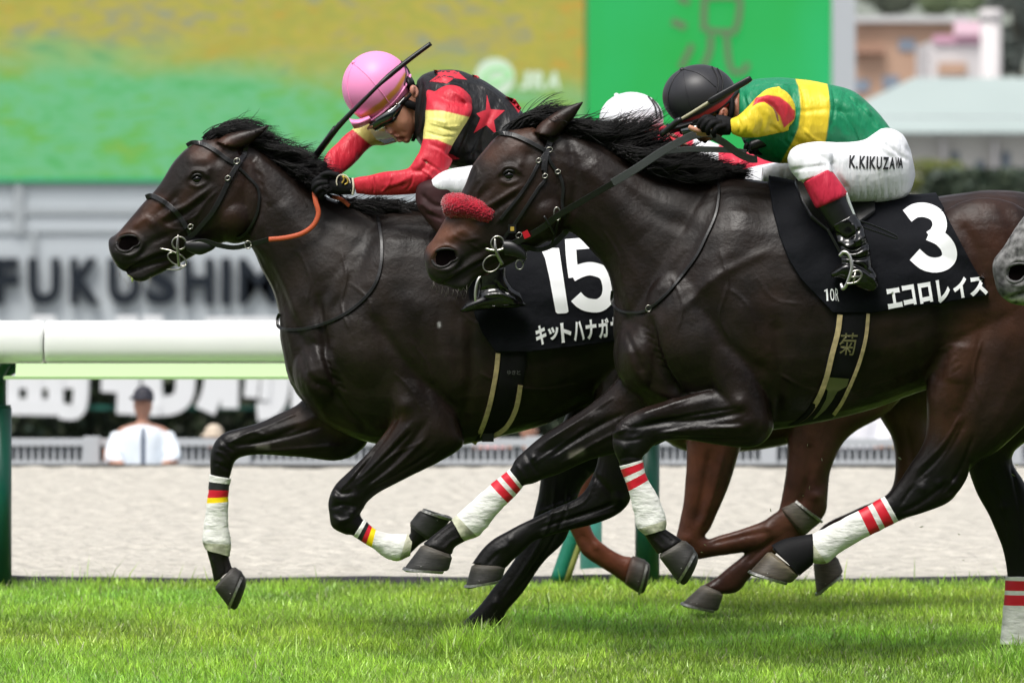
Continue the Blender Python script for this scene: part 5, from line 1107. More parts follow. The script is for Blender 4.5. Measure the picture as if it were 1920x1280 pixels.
# fleece noseband
g = Geo(); g.loft([(828, 378, 835, 404, .055, 0), (838, 366, 850, 410, .085), (862, 363, 872, 412, .098), (890, 366, 898, 420, .1), (915, 376, 918, 424, .098), (930, 388, 931, 415, .07)], D3, n=8, seg=40)
fl = g.fused('fleece_noseband', M['fleece'], h3, .0026, 1)
co = world_co(fl); nm = normals(fl); d = np.array([noise.cell(Vector(c) * 160) * 0 + abs(noise.noise(Vector(c) * 150)) * .0075 + noise.noise(Vector(c) * 300) * .004 for c in co]); set_world_co(fl, co + nm * d[:, None])
# reins
rein('rein', [(948, 462, -.11), (985, 446, -.13), (1020, 425, -.16), (1045, 405, -.19), (1090, 378, -.22), (1152, 342, -.25)], 12, L_, h3, D3, .006)
rein('rein', [(1148, 343, -.25), (1190, 318, -.26), (1240, 285, -.26), (1290, 258, -.26), (1320, 250, -.25), (1338, 252, -.24)], 15, M['rubber'], h3, D3, .007)
rein('rein', [(1336, 256, -.23), (1358, 268, -.22), (1385, 288, -.21), (1408, 298, -.2), (1420, 298, -.2)], 14, M['rubber'], h3, D3, .007)
rein('rein', [(1245, 285, -.12), (1290, 280, -.14), (1330, 280, -.15), (1370, 282, -.16), (1400, 286, -.18)], 11, M['rubber'], h3, D3, .006)
hh, _ = hit(bv3, 988, 440); 
rein('red_tape', [(981, 442, -.145), (986, 440, -.148), (992, 437, -.15)], 13.5, M['tape_red'], h3, D3, .009)
g = Geo(); g.tube([P(1020, 405, D3 - .17), P(1030, 422, D3 - .165), P(1040, 440, D3 - .14)], .004); g.build('rein_stop', L_, h3)
S3('breast_strap', [(1148, 545), (1147, 565), (1158, 580), (1180, 586), (1210, 582), (1245, 555), (1275, 520), (1305, 480), (1325, 440), (1342, 400), (1348, 360), (1346, 340)], 5, off=.006)
ring('strap_ring', 1216, 578, 5, hit(bv3, 1216, 578)[0].y - .012, h3, .0018, ry=6)
# saddle cloth 3
cl3 = shell(b3, [(1440, 340), (1448, 392), (1461, 442), (1478, 486), (1501, 523), (1562, 586), (1635, 586), (1867, 551), (1826, 454), (1798, 401), (1752, 362), (1735, 330), (1440, 320)], (1600, 480), .012, 'saddlecloth', M['cloth'], h3, relax=25, noisy=.013)
bc3 = bvh_of(cl3)
it = [stroke([(1701, 405), (1716, 395), (1736, 394), (1755, 403), (1762, 420), (1757, 436), (1745, 446)], 27), stroke([(1742, 437), (1763, 447), (1777, 463), (1780, 481), (1770, 493), (1752, 497), (1733, 492), (1715, 477)], 28)]
decal('number', it, bc3, M['white'], cl3)
it = []
for chh, x0, y0, x1, y1 in (('エ', 1662, 540, 1690, 578), ('コ', 1692, 534, 1716, 573), ('ロ', 1722, 530, 1747, 568), ('レ', 1756, 524, 1781, 567), ('イ', 1786, 520, 1814, 559), ('ズ', 1816, 512, 1853, 555)):
    V, F = glyph(chh, .048); k = .12; it.append(sub2d(V, F, [(x0 - 2, y0 + 2), (x1 - 3, y0 - 2), (x1 + 3, y1 - 3), (x0 + 4, y1 + 2)], 6))
decal('name_lettering', it, bc3, M['white'], cl3, off=.0035)
it = []
for chh, x0, x1 in (('1', 1547, 1553), ('0', 1556, 1564), ('R', 1566, 1572)):
    if chh == '1': it.append(stroke([(1546, 546), (1550, 542), (1551, 553), (1551.5, 564)], 3.4, n=1)); continue
    V, F = glyph(chh, .0); it.append(sub2d(V, F, [(x0, 540), (x1, 542), (x1 + 1, 565), (x0 + 1, 563)], 5))
decal('race_number', it, bc3, M['white'], cl3, off=.0035)
g3 = band('girth', bv3, D3, [(1566, 575), (1564, 622), (1552, 665), (1542, 710), (1526, 750), (1505, 780), (1478, 799)], [(1631, 575), (1626, 630), (1616, 672), (1605, 705), (1595, 728), (1580, 757), (1560, 784)], M['black'], h3)
bg3 = bvh_of(g3)
strap('girth_edge', bg3, [(1575, 590), (1571, 622), (1560, 665), (1549, 710), (1533, 750), (1512, 778), (1488, 793)], 10, M['webbing'], g3, .003, D0=D3)
strap('girth_edge', bg3, [(1628, 588), (1624, 630), (1614, 672), (1602, 705), (1592, 728), (1578, 756), (1563, 778)], 7, M['webbing'], g3, .003, D0=D3)
V, F = glyph('菊', .004); decal('girth_lettering', [sub2d(V, F, [(1576, 624), (1609, 624), (1603, 667), (1571, 664)], 5)], bg3, mat('dull_gold_print', (.13, .12, .05), .6), g3, off=.004)
decal('girth_plate', [polymesh([(1553, 707), (1592, 710), (1588, 724), (1570, 734), (1560, 752), (1548, 768), (1532, 782), (1524, 786), (1538, 768), (1549, 748), (1552, 732), (1544, 724)], 6)], bg3, mat('olive_green_leather', (.12, .125, .05), .5), g3, off=.005)
def saddle(parent, D, bv, pts, flap):
    o = shell(bv[1], flap, ((flap[0][0] + flap[2][0]) / 2, (flap[0][1] + flap[2][1]) / 2 + 5), .02, 'saddle', M['leather'], parent, relax=20); return o
saddle(h3, D3, (bv3, cl3), None, [(1490, 345), (1502, 380), (1520, 410), (1552, 436), (1600, 430), (1640, 400), (1640, 345)])
saddle(h15, D15, (bv15, cl15), None, [(880, 375), (890, 430), (920, 470), (960, 470), (1040, 420), (1040, 380)])
# stirrup leather end flap and irons (near side)
def stirrup(parent, D, leather, iron, tread):
    rein('stirrup_leather', leather, 5, M['leather'], parent, D, .004)
    o = None; g = Geo(); g.tube([P(x, y, D + z) for x, y, z in iron], .0062, seg=10); o = g.build('stirrup', mat('stirrup_alloy', (.62, .61, .58), .38, 1), parent)
    g = Geo()
    for t in tread: g.tube([P(x, y, D + z) for x, y, z in t], .004, seg=8)
    g.build('tread', M['metal'], o)
stirrup(h3, D3, [(1552, 430, -.37), (1564, 452, -.375), (1577, 476, -.38)], [(1574, 480, -.41), (1582, 472, -.415), (1592, 478, -.42), (1597, 498, -.425), (1594, 515, -.425), (1586, 536, -.42), (1580, 541, -.41), (1577, 532, -.40)],
        [[(1597, 510, -.425), (1610, 507, -.425), (1616, 516, -.425), (1606, 529, -.425), (1586, 532, -.425)], [(1590, 520, -.425), (1614, 518, -.425)], [(1604, 509, -.425), (1600, 531, -.425)]])
g = Geo(); g.tube([P(x, y, D3 + z) for x, y, z in ((1600, 412, -.37), (1625, 418, -.36), (1660, 432, -.345), (1680, 442, -.34), (1681, 447, -.34), (1660, 440, -.345), (1625, 428, -.355), (1606, 420, -.36))], .0035, seg=8); g.build('strap_end', M['patent'], h3)
stirrup(h15, D15, [(925, 430, -.36), (905, 480, -.37), (898, 530, -.38)], [(900, 560, -.37), (893, 568, -.385), (892, 545, -.39), (897, 524, -.39), (905, 518, -.38), (910, 540, -.37)], [[(893, 566, -.38), (905, 570, -.37)]])

whiskers(h3, D3, [(812, 528), (835, 538), (858, 540), (874, 538)], 4, m_wh)
# ================= third horse, brown, mostly hidden =================
DT = 22.3
ht3 = thing('racehorse', 'brown racehorse with unbandaged reddish legs galloping between and behind the two leading horses', 'horse', P(1450, 1160, DT), 'racehorses galloping on the turf')
g = Geo()
g.loft([(842, 505, 846, 535, .04, 0), (855, 485, 862, 548, .055), (890, 470, 905, 545, .062), (940, 445, 960, 545, .08), (1000, 425, 1030, 550, .09), (1060, 425, 1070, 540, .08), (1120, 410, 1100, 560, .1), (1200, 400, 1160, 620, .13), (1300, 410, 1220, 720, .17)], DT)
g.loft([(1170, 560, 1175, 740, .12, 0), (1210, 500, 1215, 800, .2), (1270, 440, 1275, 842, .25), (1350, 415, 1350, 850, .28), (1480, 412, 1480, 832, .29), (1600, 420, 1600, 780, .29), (1700, 420, 1700, 740, .28), (1780, 440, 1780, 700, .24), (1850, 520, 1840, 640, .12)], DT, seg=28)
g.loft([(1230, 700, 1430, 740, .1, -.12), (1275, 790, 1405, 800, .085, -.14), (1287, 834, 1389, 838, .07), (1283, 925, 1364, 919, .054), (1272, 985, 1334, 985, .045), (1267, 1010, 1324, 1000, .043), (1274, 1034, 1322, 1006, .041), (1298, 1049, 1330, 1010, .035), (1345, 1042, 1350, 1003, .028), (1388, 1036, 1388, 992, .028), (1425, 1028, 1415, 982, .034), (1452, 1018, 1434, 974, .036), (1478, 1006, 1450, 962, .032), (1508, 1000, 1466, 954, .036)], DT)
g.loft([(1150, 700, 1280, 760, .1, .08), (1110, 820, 1200, 850, .065, .14), (1075, 900, 1150, 920, .052), (1062, 945, 1118, 952, .046), (1062, 975, 1106, 975, .04), (1075, 1006, 1116, 1004, .034), (1092, 1038, 1138, 1024, .036), (1122, 1060, 1154, 1034, .031), (1150, 1078, 1172, 1042, .031), (1172, 1094, 1186, 1042, .036)], DT)
g.loft([(1470, 620, 1740, 680, .14, -.1), (1476, 740, 1670, 770, .1, -.13), (1477, 815, 1592, 818, .075), (1474, 880, 1560, 876, .055), (1466, 928, 1552, 930, .05), (1456, 965, 1546, 965, .042), (1432, 1002, 1510, 1004, .036), (1402, 1034, 1452, 1040, .03), (1362, 1066, 1410, 1078, .032), (1342, 1082, 1384, 1108, .032), (1318, 1096, 1356, 1114, .036)], DT)
g.loft([(1600, 620, 1830, 690, .13, .1), (1640, 760, 1750, 770, .085, .13), (1672, 822, 1746, 830, .06), (1678, 880, 1752, 890, .05), (1664, 925, 1740, 950, .042), (1610, 952, 1650, 990, .032), (1550, 980, 1590, 1018, .03), (1528, 1010, 1568, 1026, .032), (1526, 1050, 1568, 1044, .036)], DT)
bt = g.fused('body', M['coat'], ht3, .0075, 3)
relax(bt, [(1250, 640), (1500, 620), (1750, 580)], 230, 8)
sculpt(bt, [([(1330, 850), (1318, 920), (1305, 980)], 7, -7), ([(1355, 850), (1335, 930), (1315, 985)], 6, 6), ((1290, 1010), 10, 5), ((1290, 1036), 8, 4), ([(1330, 1020), (1380, 1008), (1440, 996)], 5, -4), ((1440, 990), 8, 5), ([(1520, 830), (1518, 890), (1500, 950)], 8, -7), ((1530, 930), 9, 6), ((1500, 975), 8, 5), ([(1450, 1010), (1400, 1055)], 5, -4),
     ([(1700, 800), (1712, 880)], 7, -5), ((1118, 1024), 9, 4), ([(1090, 1000), (1120, 1040)], 5, -4), ([(1260, 780), (1290, 830)], 12, -6)])
ripple(bt, .002, 8)
paint(bt, (.030, .012, .0075), [('line', [(1310, 860), (1300, 1000), (1440, 1000), (1490, 970)], 60, (.08, .026, .014), .75), ('line', [(1080, 960), (1120, 1040), (1180, 1070)], 60, (.12, .036, .018), .9), ('line', [(1520, 860), (1500, 960), (1400, 1060), (1340, 1100)], 50, (.045, .018, .013), .6),
     ('line', [(1440, 985), (1490, 960)], 20, (.09, .035, .02), .7), ('line', [(1690, 800), (1700, 900)], 40, (.07, .03, .02), .6)])
hoof(ht3, DT, (1508, 1003, 1464, 952), (1540, 978, 1484, 936), .052, -.14, (.08, .07, .055), (.06, .04, .03))
hoof(ht3, DT, (1172, 1095, 1187, 1041), (1198, 1112, 1212, 1050), .052, .14, (.035, .03, .025), (.06, .03, .02), .4)
hoof(ht3, DT, (1315, 1097, 1356, 1115), (1278, 1131, 1346, 1144), .055, -.13, (.04, .035, .028), (.10, .085, .065))
hoof(ht3, DT, (1525, 1057, 1571, 1045), (1531, 1114, 1581, 1070), .055, .13, (.06, .045, .034), (.05, .035, .026))
bvt = bvh_of(bt)
strands('mane', ht3, DT, [(1060, 425, 1, -.1, .3, 50, .3, 0), (1180, 405, 1, -.05, .3, 50, .3, 0), (1280, 408, 1, 0, .3, 50, .3, 0)], 200, M['hair'], .003, 31)
strands('tail', ht3, DT, [(1840, 530, 1, .4, .5, 200, .1, 0), (1850, 550, 1, .5, .5, 210, .1, 0)], 120, M['hair'], .004, 32)

# ================= grey horse entering at the right edge =================
DG = 19.3
hgr = thing('racehorse', 'grey racehorse of which only the muzzle reaches in at the right edge', 'horse', P(2500, 1281, DG), 'racehorses galloping on the turf')
g = Geo(); ox = 0
g.loft([(1861, 500, 1864, 520, .03, 0), (1865, 484, 1874, 552, .05), (1882, 462, 1900, 566, .06), (1905, 425, 1945, 562, .064), (1925, 398, 1985, 540, .068), (1950, 360, 2035, 515, .08), (1970, 322, 2080, 490, .094), (1990, 292, 2115, 462, .098), (2030, 254, 2134, 425, .095), (2080, 244, 2140, 370, .076)], DG, e=2.3)
g.loft([(1876, 545, 1882, 560, .03), (1895, 550, 1900, 570, .034), (1930, 545, 1935, 572, .036), (1965, 528, 1970, 552, .036), (2050, 495, 2055, 512, .04)], DG)
g.ell(2090, 420, 46, 54, .1, DG)
for dz in (-.045, .045): g.loft([(2050, 252, 2095, 256, .05, dz), (2068, 232, 2112, 258, .036), (2100, 214, 2122, 250, .033), (2125, 205, 2140, 232, .024), (2165, 195, 2168, 198, .005)], DG, e=2)
g.loft([(2080, 250, 2110, 455, .07, 0), (2130, 256, 2145, 460, .085), (2190, 276, 2183, 495, .1), (2250, 305, 2210, 540, .115), (2310, 332, 2220, 600, .135), (2390, 345, 2225, 670, .165), (2480, 350, 2260, 760, .2)], DG)
g.loft([(2230, 600, 2235, 710, .11, 0), (2275, 510, 2275, 780, .18), (2345, 405, 2345, 815, .23), (2430, 350, 2430, 828, .265), (2540, 355, 2540, 820, .285), (2700, 378, 2700, 790, .31), (2880, 375, 2880, 740, .29), (3030, 390, 3030, 740, .24), (3110, 445, 3100, 650, .14)], DG, seg=28)
for x0, dz in ((2370, -.18), (2300, .16)):
    g.loft([(x0 - 80, 650, x0 + 70, 700, .09, dz), (x0 - 60, 800, x0 + 40, 820, .07), (x0 - 45, 920, x0 + 15, 930, .048), (x0 - 48, 990, x0 + 12, 990, .045), (x0 - 38, 1040, x0 + 4, 1040, .032), (x0 - 40, 1140, x0 + 5, 1140, .034), (x0 - 60, 1220, x0 - 8, 1235, .04), (x0 - 75, 1272, x0 - 5, 1276, .055)], DG)
for x0, dz in ((2950, -.17), (3040, .16)):
    g.loft([(x0 - 140, 520, x0 + 120, 600, .13, dz), (x0 - 110, 720, x0 + 70, 760, .1), (x0 - 30, 900, x0 + 50, 890, .05), (x0 - 8, 980, x0 + 66, 960, .045), (x0 - 10, 1040, x0 + 36, 1040, .033), (x0 - 20, 1160, x0 + 26, 1160, .035), (x0 - 40, 1225, x0 + 10, 1240, .04), (x0 - 55, 1272, x0 + 15, 1276, .055)], DG)
bgr = g.fused('body', M['greycoat'], hgr, .0065, 3)
sculpt(bgr, [((1908, 512), 16, -34), ([(1884, 515), (1892, 498), (1912, 488), (1934, 498), (1936, 518), (1914, 534), (1892, 528)], 5, 8), ([(1936, 530), (1955, 505), (1990, 490)], 7, -5), ([(1890, 560), (1915, 552), (1945, 540)], 4, -9), ([(1880, 500), (1876, 530)], 6, -6), ([(1910, 470), (1930, 450)], 9, 5), ([(1915, 440), (1950, 400)], 7, -4)])
paint(bgr, (.15, .148, .147), [('line', [(1908, 512), (1909, 513)], 20, (.008, .008, .009), .97), ('line', [(1870, 505), (1880, 545)], 11, (.05, .05, .052), .85), ('line', [(1885, 565), (1930, 570)], 9, (.17, .24, .07), .7), ('line', [(1930, 525), (1950, 550)], 13, (.08, .08, .08), .7), ('line', [(2400, 1000), (2300, 1280)], 90, (.03, .03, .03), .8)])
nt = M['greycoat'].node_tree
strands('mane', hgr, DG, [(2090, 246, 1, -.1, .3, 80, .3, 0), (2200, 285, 1, .1, .2, 90, .3, 0), (2400, 346, 1, .1, .2, 70, .3, 0)], 300, M['greyhair'], .0032, 33)
strands('tail', hgr, DG, [(3090, 450, 1, .5, .5, 300, .1, 0), (3110, 470, 1, .5, .5, 300, .1, 0)], 120, M['greyhair'], .005, 34)
bvg = bvh_of(bgr); eyes(hgr, DG, 2040, 345, 12, 9, 0, bvg)
nostril(hgr, DG, 1909, 511, 24, 17, bvg, -.15, (.09, .09, .09))
# ---------------------------------------------------------------- jockeys
SK = (.36, .17, .105)
def shrink(st, k=.93):
    Q = []
    for q in st:
        q = list(q); c = ((q[0] + q[2]) / 2, (q[1] + q[3]) / 2)
        for i in (0, 2): q[i] = c[0] + (q[i] - c[0]) * k; q[i + 1] = c[1] + (q[i + 1] - c[1]) * k
        if len(q) > 4: q[4] *= k
        Q.append(q)
    return Q
def hand(parent, D, wrist, knuck, fingers, thumb, name='glove', m=None, r=4.6, palm_w=.042):
    """gloved fist: palm from wrist to knuckles, four bent fingers and a thumb, each its own chain of joints"""
    s = S(D); g = Geo(); g.tube([P(*p[:2], D + p[2]) for p in (wrist, ((wrist[0] + knuck[0]) / 2, (wrist[1] + knuck[1]) / 2, (wrist[2] + knuck[2]) / 2), knuck)], [.030, .036, .033], seg=14, flat=.72)
    for f in fingers: g.tube([P(x, y, D + z) for x, y, z in f], [r / s * 1.08, r / s, r / s * .95, r / s * .8][:len(f)], seg=10, n=4)
    if thumb: g.tube([P(x, y, D + z) for x, y, z in thumb], [r / s * 1.25, r / s * 1.05, r / s * .85][:len(thumb)], seg=10, n=4)
    return g.fused(name, m or M['black'], parent, .0028, 2)
def helmet(parent, D, cx, cy, rx, ry, w, rim_a, rim_b, base, band, bandw, seams, button, straps, extra=None, strapcol=(.01, .01, .012)):
    """padded cap over a skull helmet: shell cut along the rim line, rolled rim, seam ridges, button, bands"""
    bm = bmesh.new(); g = Geo(); g.ell(cx, cy, rx, ry, w, D, seg=150, rings=100)
    vs = [bm.verts.new(v) for v in g.v]
    for f in g.f: bm.faces.new([vs[i] for i in f])
    bmesh.ops.remove_doubles(bm, verts=bm.verts[:], dist=1e-5)
    a, b = P(*rim_a, D), P(*rim_b, D); nn = (a - CAMP).cross(b - CAMP).normalized(); top = P(cx, cy - ry, D)
    if nn.dot(top - a) < 0: nn = -nn
    bmesh.ops.bisect_plane(bm, geom=bm.verts[:] + bm.edges[:] + bm.faces[:], plane_co=a, plane_no=nn, clear_inner=True)
    bmesh.ops.recalc_face_normals(bm, faces=bm.faces[:]); bm.verts.index_update()
    V = [tuple(v.co) for v in bm.verts]; F = [tuple(v.index for v in f.verts) for f in bm.faces]; bm.free()
    o = mk('helmet', V, F, M['helm'], parent); md = o.modifiers.new('s', 'SOLIDIFY'); md.thickness = .008; md.offset = -1
    # nearly spherical seam ridges
    c = P(cx, cy, D); k = 1 / S(D)
    def onsurf(x, y, up=.001):
        u = (x - cx) / rx; v = (y - cy) / ry; q = 1 - u * u - v * v
        n_ = Vector((u * rx * k, 0, -v * ry * k)); y_ = -w * math.sqrt(max(q, 0)); return c + Vector((n_.x, y_, n_.z)) * (1 + up * 8)
    for sm in seams:
        P_ = resample([list(p) for p in sm], 6); gg = Geo(); gg.tube([onsurf(x, y) for x, y in P_], .0016, seg=6, straight=True); q = gg.build('seam', M['helm'], o); paint(q, tuple(min(1, x * 1.05) for x in base), [])
    if button: gg = Geo(); gg.ell(button[0], button[1], 5, 4.5, .01, onsurf(*button).y, seg=12, rings=8); q = gg.build('button', M['helm'], o); paint(q, base, [])
    for sp in straps:
        P_ = resample([list(p) for p in sp], 8); gg = Geo(); gg.tube([onsurf(x, y, .002) for x, y in P_], .0042, seg=8, straight=True, flat=.5); gg.build('elastic', mat('helmet_elastic', strapcol, .6), o)
    ops = [('line', [rim_a, rim_b], .1, base, 0)]
    if band: ops = [('poly', bandw, band, 1.2)]
    paint(o, base, ops + (extra or [])); return o
def ribbon3(name, pts, w, m, parent, D, **k): return rein(name, pts, w, m, parent, D, **k)

# ======== jockey of horse 15 ========
jA = thing('person', 'jockey in a pink helmet and black silks with red stars crouching low over horse 15', 'person', P(850, 640, D15), 'jockeys')
torsoA = [(782, 150, 776, 258, .09, 0), (796, 138, 788, 272, .14), (825, 130, 806, 292, .19), (865, 134, 835, 312, .195), (915, 156, 870, 322, .18), (960, 190, 905, 335, .165), (1000, 235, 935, 352, .16), (1030, 290, 965, 380, .15), (1035, 330, 990, 400, .12)]
near_up = [(800, 168, 878, 176, .055, -.13), (799, 190, 886, 204, .06, -.2), (797, 222, 876, 228, .058, -.23), (793, 258, 858, 256, .052, -.25), (786, 286, 840, 290, .048, -.27), (775, 306, 822, 322, .045, -.28)]
near_fo = [(800, 262, 850, 300, .045, -.27), (772, 308, 828, 335, .046, -.28), (752, 319, 795, 360, .044, -.27), (720, 323, 745, 366, .038, -.24), (690, 329, 702, 366, .032, -.2), (664, 334, 668, 363, .027, -.17)]
far_arm = [(752, 180, 800, 240, .06, .14), (720, 212, 757, 262, .055, .18), (690, 222, 724, 272, .05, .2), (658, 244, 696, 275, .044, .19), (632, 268, 668, 304, .038, .15), (616, 284, 642, 326, .032, .11), (606, 300, 626, 336, .028, .09)]
thighA = [(1020, 300, 1030, 400, .11, -.12), (960, 300, 965, 400, .1, -.17), (900, 308, 905, 385, .085, -.23), (850, 316, 852, 376, .07, -.28), (822, 326, 828, 366, .058, -.315), (808, 337, 814, 360, .045, -.32)]
shinA = [(806, 336, 830, 333, .025, -.30), (788, 343, 845, 338, .05, -.305), (780, 356, 850, 348, .06, -.31), (781, 385, 852, 372, .056, -.32), (800, 415, 868, 402, .052, -.33), (830, 450, 895, 438, .048, -.34), (862, 490, 925, 478, .043, -.35), (890, 520, 945, 512, .038, -.36)]
farleg = [(1000, 320, 1000, 400, .1, .13), (900, 318, 905, 380, .08, .24), (845, 330, 850, 372, .06, .3), (830, 360, 880, 355, .055, .31), (860, 440, 905, 430, .05, .34), (890, 520, 940, 512, .038, .36)]
headA = [(690, 160, 735, 135, .05, -.02), (684, 192, 752, 152, .066), (688, 218, 772, 178, .07), (702, 233, 784, 196, .07), (722, 243, 785, 218, .064), (738, 253, 781, 236, .055), (750, 262, 776, 248, .043), (760, 267, 772, 260, .028)]
g = Geo()
for st in (torsoA, near_up, near_fo, far_arm, thighA, shinA, farleg): g.loft(shrink(st, .8), D15)
g.loft(headA, D15, e=2.1); g.loft([(735, 190, 790, 160, .055, 0), (775, 240, 830, 190, .06, 0)], D15)
g.ell(730, 246, 7, 9, .015, D15 - .062, rot=.9); g.ell(733, 250, 5, 4, .019, D15 - .06); g.ell(744, 257, 7, 4.5, .024, D15 - .045, rot=-.5); g.ell(748, 263, 6, 4, .022, D15 - .04, rot=-.5); g.ell(762, 262, 8, 7, .026, D15 - .03)
g.ell(700, 236, 14, 5, .03, D15 - .06, rot=.5)
bA = g.fused('body', M['skin'], jA, .0035, 2)
sculpt(bA, [([(738, 258), (750, 261), (757, 259)], 2.6, -4), ([(742, 250), (750, 252)], 3, -2), ((757, 230), 10, 3), ([(748, 245), (762, 250)], 4, -2), ((724, 236), 4, 3)])
paint(bA, (.44, .215, .14), [('line', [(740, 258), (758, 259)], 3.2, (.16, .045, .04), .8), ('line', [(728, 250), (733, 253)], 3, (.2, .08, .05), .5)])
g = Geo(); cE = P(777, 172, D15 - .098)
g.ell(777, 172, 8.5, 13, .014, D15 - .088, rot=.35); o = g.fused('ear', M['skin'], bA, .003, 1); sculpt(o, [([(778, 163), (781, 172), (776, 182)], 3, -5)]); paint(o, (.46, .21, .15), [('line', [(777, 168), (776, 176)], 3, (.16, .05, .04), .7)])
g = Geo(); g.ell(768, 158, 10, 18, .082, D15, rot=.3); g.build('hair', M['hair'], bA)
# silks
g = Geo(); g.loft(torsoA, D15, n=8, seg=32)
for d_ in (-.11, .11): g.ell(835, 185, 42, 44, .09, D15 + d_)
g.loft([(784, 148, 784, 240, .08, 0), (800, 140, 800, 268, .12)], D15)
shA = g.fused('shirt', M['silk'], jA, .0045, 4)
sculpt(shA, [([(890, 215), (870, 260), (850, 310)], 6, -5), ([(930, 190), (905, 250), (880, 310)], 7, -4), ([(960, 220), (930, 280), (900, 325)], 6, 4), ([(800, 140), (840, 160), (900, 170)], 5, -4), ([(790, 150), (786, 200), (780, 250)], 4, -5), ([(780, 150), (776, 200)], 3, 4), ([(850, 300), (900, 290), (950, 310)], 6, -4)])
sculpt(shA, [([(880, 240), (862, 280), (850, 308)], 2.5, 4), ([(920, 215), (900, 260), (880, 300)], 2.5, -4), ([(945, 235), (925, 280), (905, 318)], 2.5, 4), ([(815, 150), (850, 152), (890, 162)], 2.5, -3.5), ([(800, 165), (796, 210), (790, 250)], 2.5, 4), ([(900, 160), (930, 180), (955, 205)], 2.5, 3)])
ripple(shA, .003, 9)
RS = (.55, .02, .04)
def star(cx, cy, r, rot, sq=1.0, k=.42):
    return [(cx + (r if i % 2 == 0 else r * k) * math.sin(rot + i * math.pi / 5) * sq, cy - (r if i % 2 == 0 else r * k) * math.cos(rot + i * math.pi / 5)) for i in range(10)]
paint(shA, (.0085, .0085, .0095), [])
bsA = bvh_of(shA)
m_star = mat('red_silk', RS, .5, bump=.3, bscale=30)
for st_ in [polymesh([(913, 178), (920, 205), (947, 207), (926, 226), (931, 253), (912, 235), (888, 250), (901, 222), (893, 213), (911, 206)], 5),
         polymesh([(805, 153), (822, 140), (812, 131), (838, 133), (858, 132), (862, 138), (876, 150), (852, 147), (838, 157), (833, 146)], 5),
         polymesh([(948, 180), (966, 186), (978, 203), (972, 212), (964, 200)], 5), polymesh([(838, 288), (848, 290), (862, 298), (846, 300), (836, 300)], 5), polymesh([(885, 140), (895, 142), (900, 146), (893, 148)], 5)]:
    decal('red_star', [st_], bsA, m_star, shA, off=.0012, D0=D15)
YL = (.74, .68, .20)
def sleeve(nm, lofts, base, ops, D, parent, vox=.004, extra=None):
    g = Geo()
    for st in lofts: g.loft(st, D, n=8, seg=26)
    if extra: extra(g)
    o = g.fused(nm, M['silk'], parent, vox, 3); paint(o, base, ops); return o
slA = sleeve('sleeve', [near_up, near_fo], RS, [('poly', [(785, 208), (802, 207), (830, 208), (885, 221), (900, 230), (860, 300), (848, 274), (820, 262), (796, 260), (780, 264)], YL, .8)], D15, jA, extra=lambda g: g.ell(848, 190, 38, 30, .075, D15 - .17, rot=-.2))
sculpt(slA, [([(800, 300), (790, 320), (765, 318)], 5, -6), ([(815, 315), (800, 335)], 5, 4), ([(770, 330), (745, 345), (720, 348)], 6, 4), ([(760, 345), (730, 355)], 4, -4), ([(820, 235), (850, 245), (870, 235)], 4, -4), ([(805, 225), (840, 232)], 4, 3), ([(700, 332), (700, 362)], 2, -3), ([(806, 270), (830, 280)], 4, -3), ([(850, 180), (875, 200)], 6, -3)])
sculpt(slA, [([(806, 230), (835, 238), (868, 236)], 2, 3), ([(800, 248), (830, 256), (855, 256)], 2, -3), ([(792, 300), (812, 312), (830, 322)], 2, -4), ([(790, 318), (805, 328), (815, 340)], 2, 3.5), ([(775, 325), (770, 345), (760, 358)], 2, -3.5), ([(735, 330), (728, 348), (716, 360)], 2, 3), ([(850, 172), (868, 186), (878, 200)], 2, 3)])
ripple(slA, .0022, 16)
slB = sleeve('sleeve', [far_arm], RS, [('poly', [(660, 242), (700, 276), (760, 260), (740, 200), (690, 215)], YL, .8)], D15, jA); ripple(slB, .0022, 16)
g = Geo(); g.loft(thighA, D15, n=6, seg=28); g.ell(1005, 345, 52, 60, .16, D15)
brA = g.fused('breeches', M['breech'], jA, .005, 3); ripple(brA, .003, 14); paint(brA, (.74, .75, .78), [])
g = Geo(); g.loft([(q[0] - 2, q[1], q[2] + 2, q[3], q[4] * 1.06, q[5]) for q in [list(x) + [0] * (6 - len(x)) for x in shinA]], D15)
g2_ = Geo(); g2_.loft(shinA, D15, n=6, seg=26); shn = g2_.fused('boot_shaft', M['leather'], jA, .005, 3); 
shn.data.materials.clear(); m_bro = mat('brown_boot_leather', (.035, .013, .014), .62, spec=.2, nz=.3, nscale=20, bump=.5, bscale=14, bd=.01); shn.data.materials.append(m_bro)
sculpt(shn, [([(790, 365), (815, 385), (845, 385)], 4, -5), ([(788, 380), (812, 398)], 4, 4), ([(800, 400), (830, 412)], 4, -4)])
g = Geo(); g.loft(farleg[3:], D15, n=6); fb = g.fused('boot_shaft', M['leather'], jA, .006, 2)
g = Geo(); g.loft(farleg[:4], D15, n=6); fb = g.fused('breeches', M['breech'], jA, .006, 2); paint(fb, (.5, .5, .52), [])
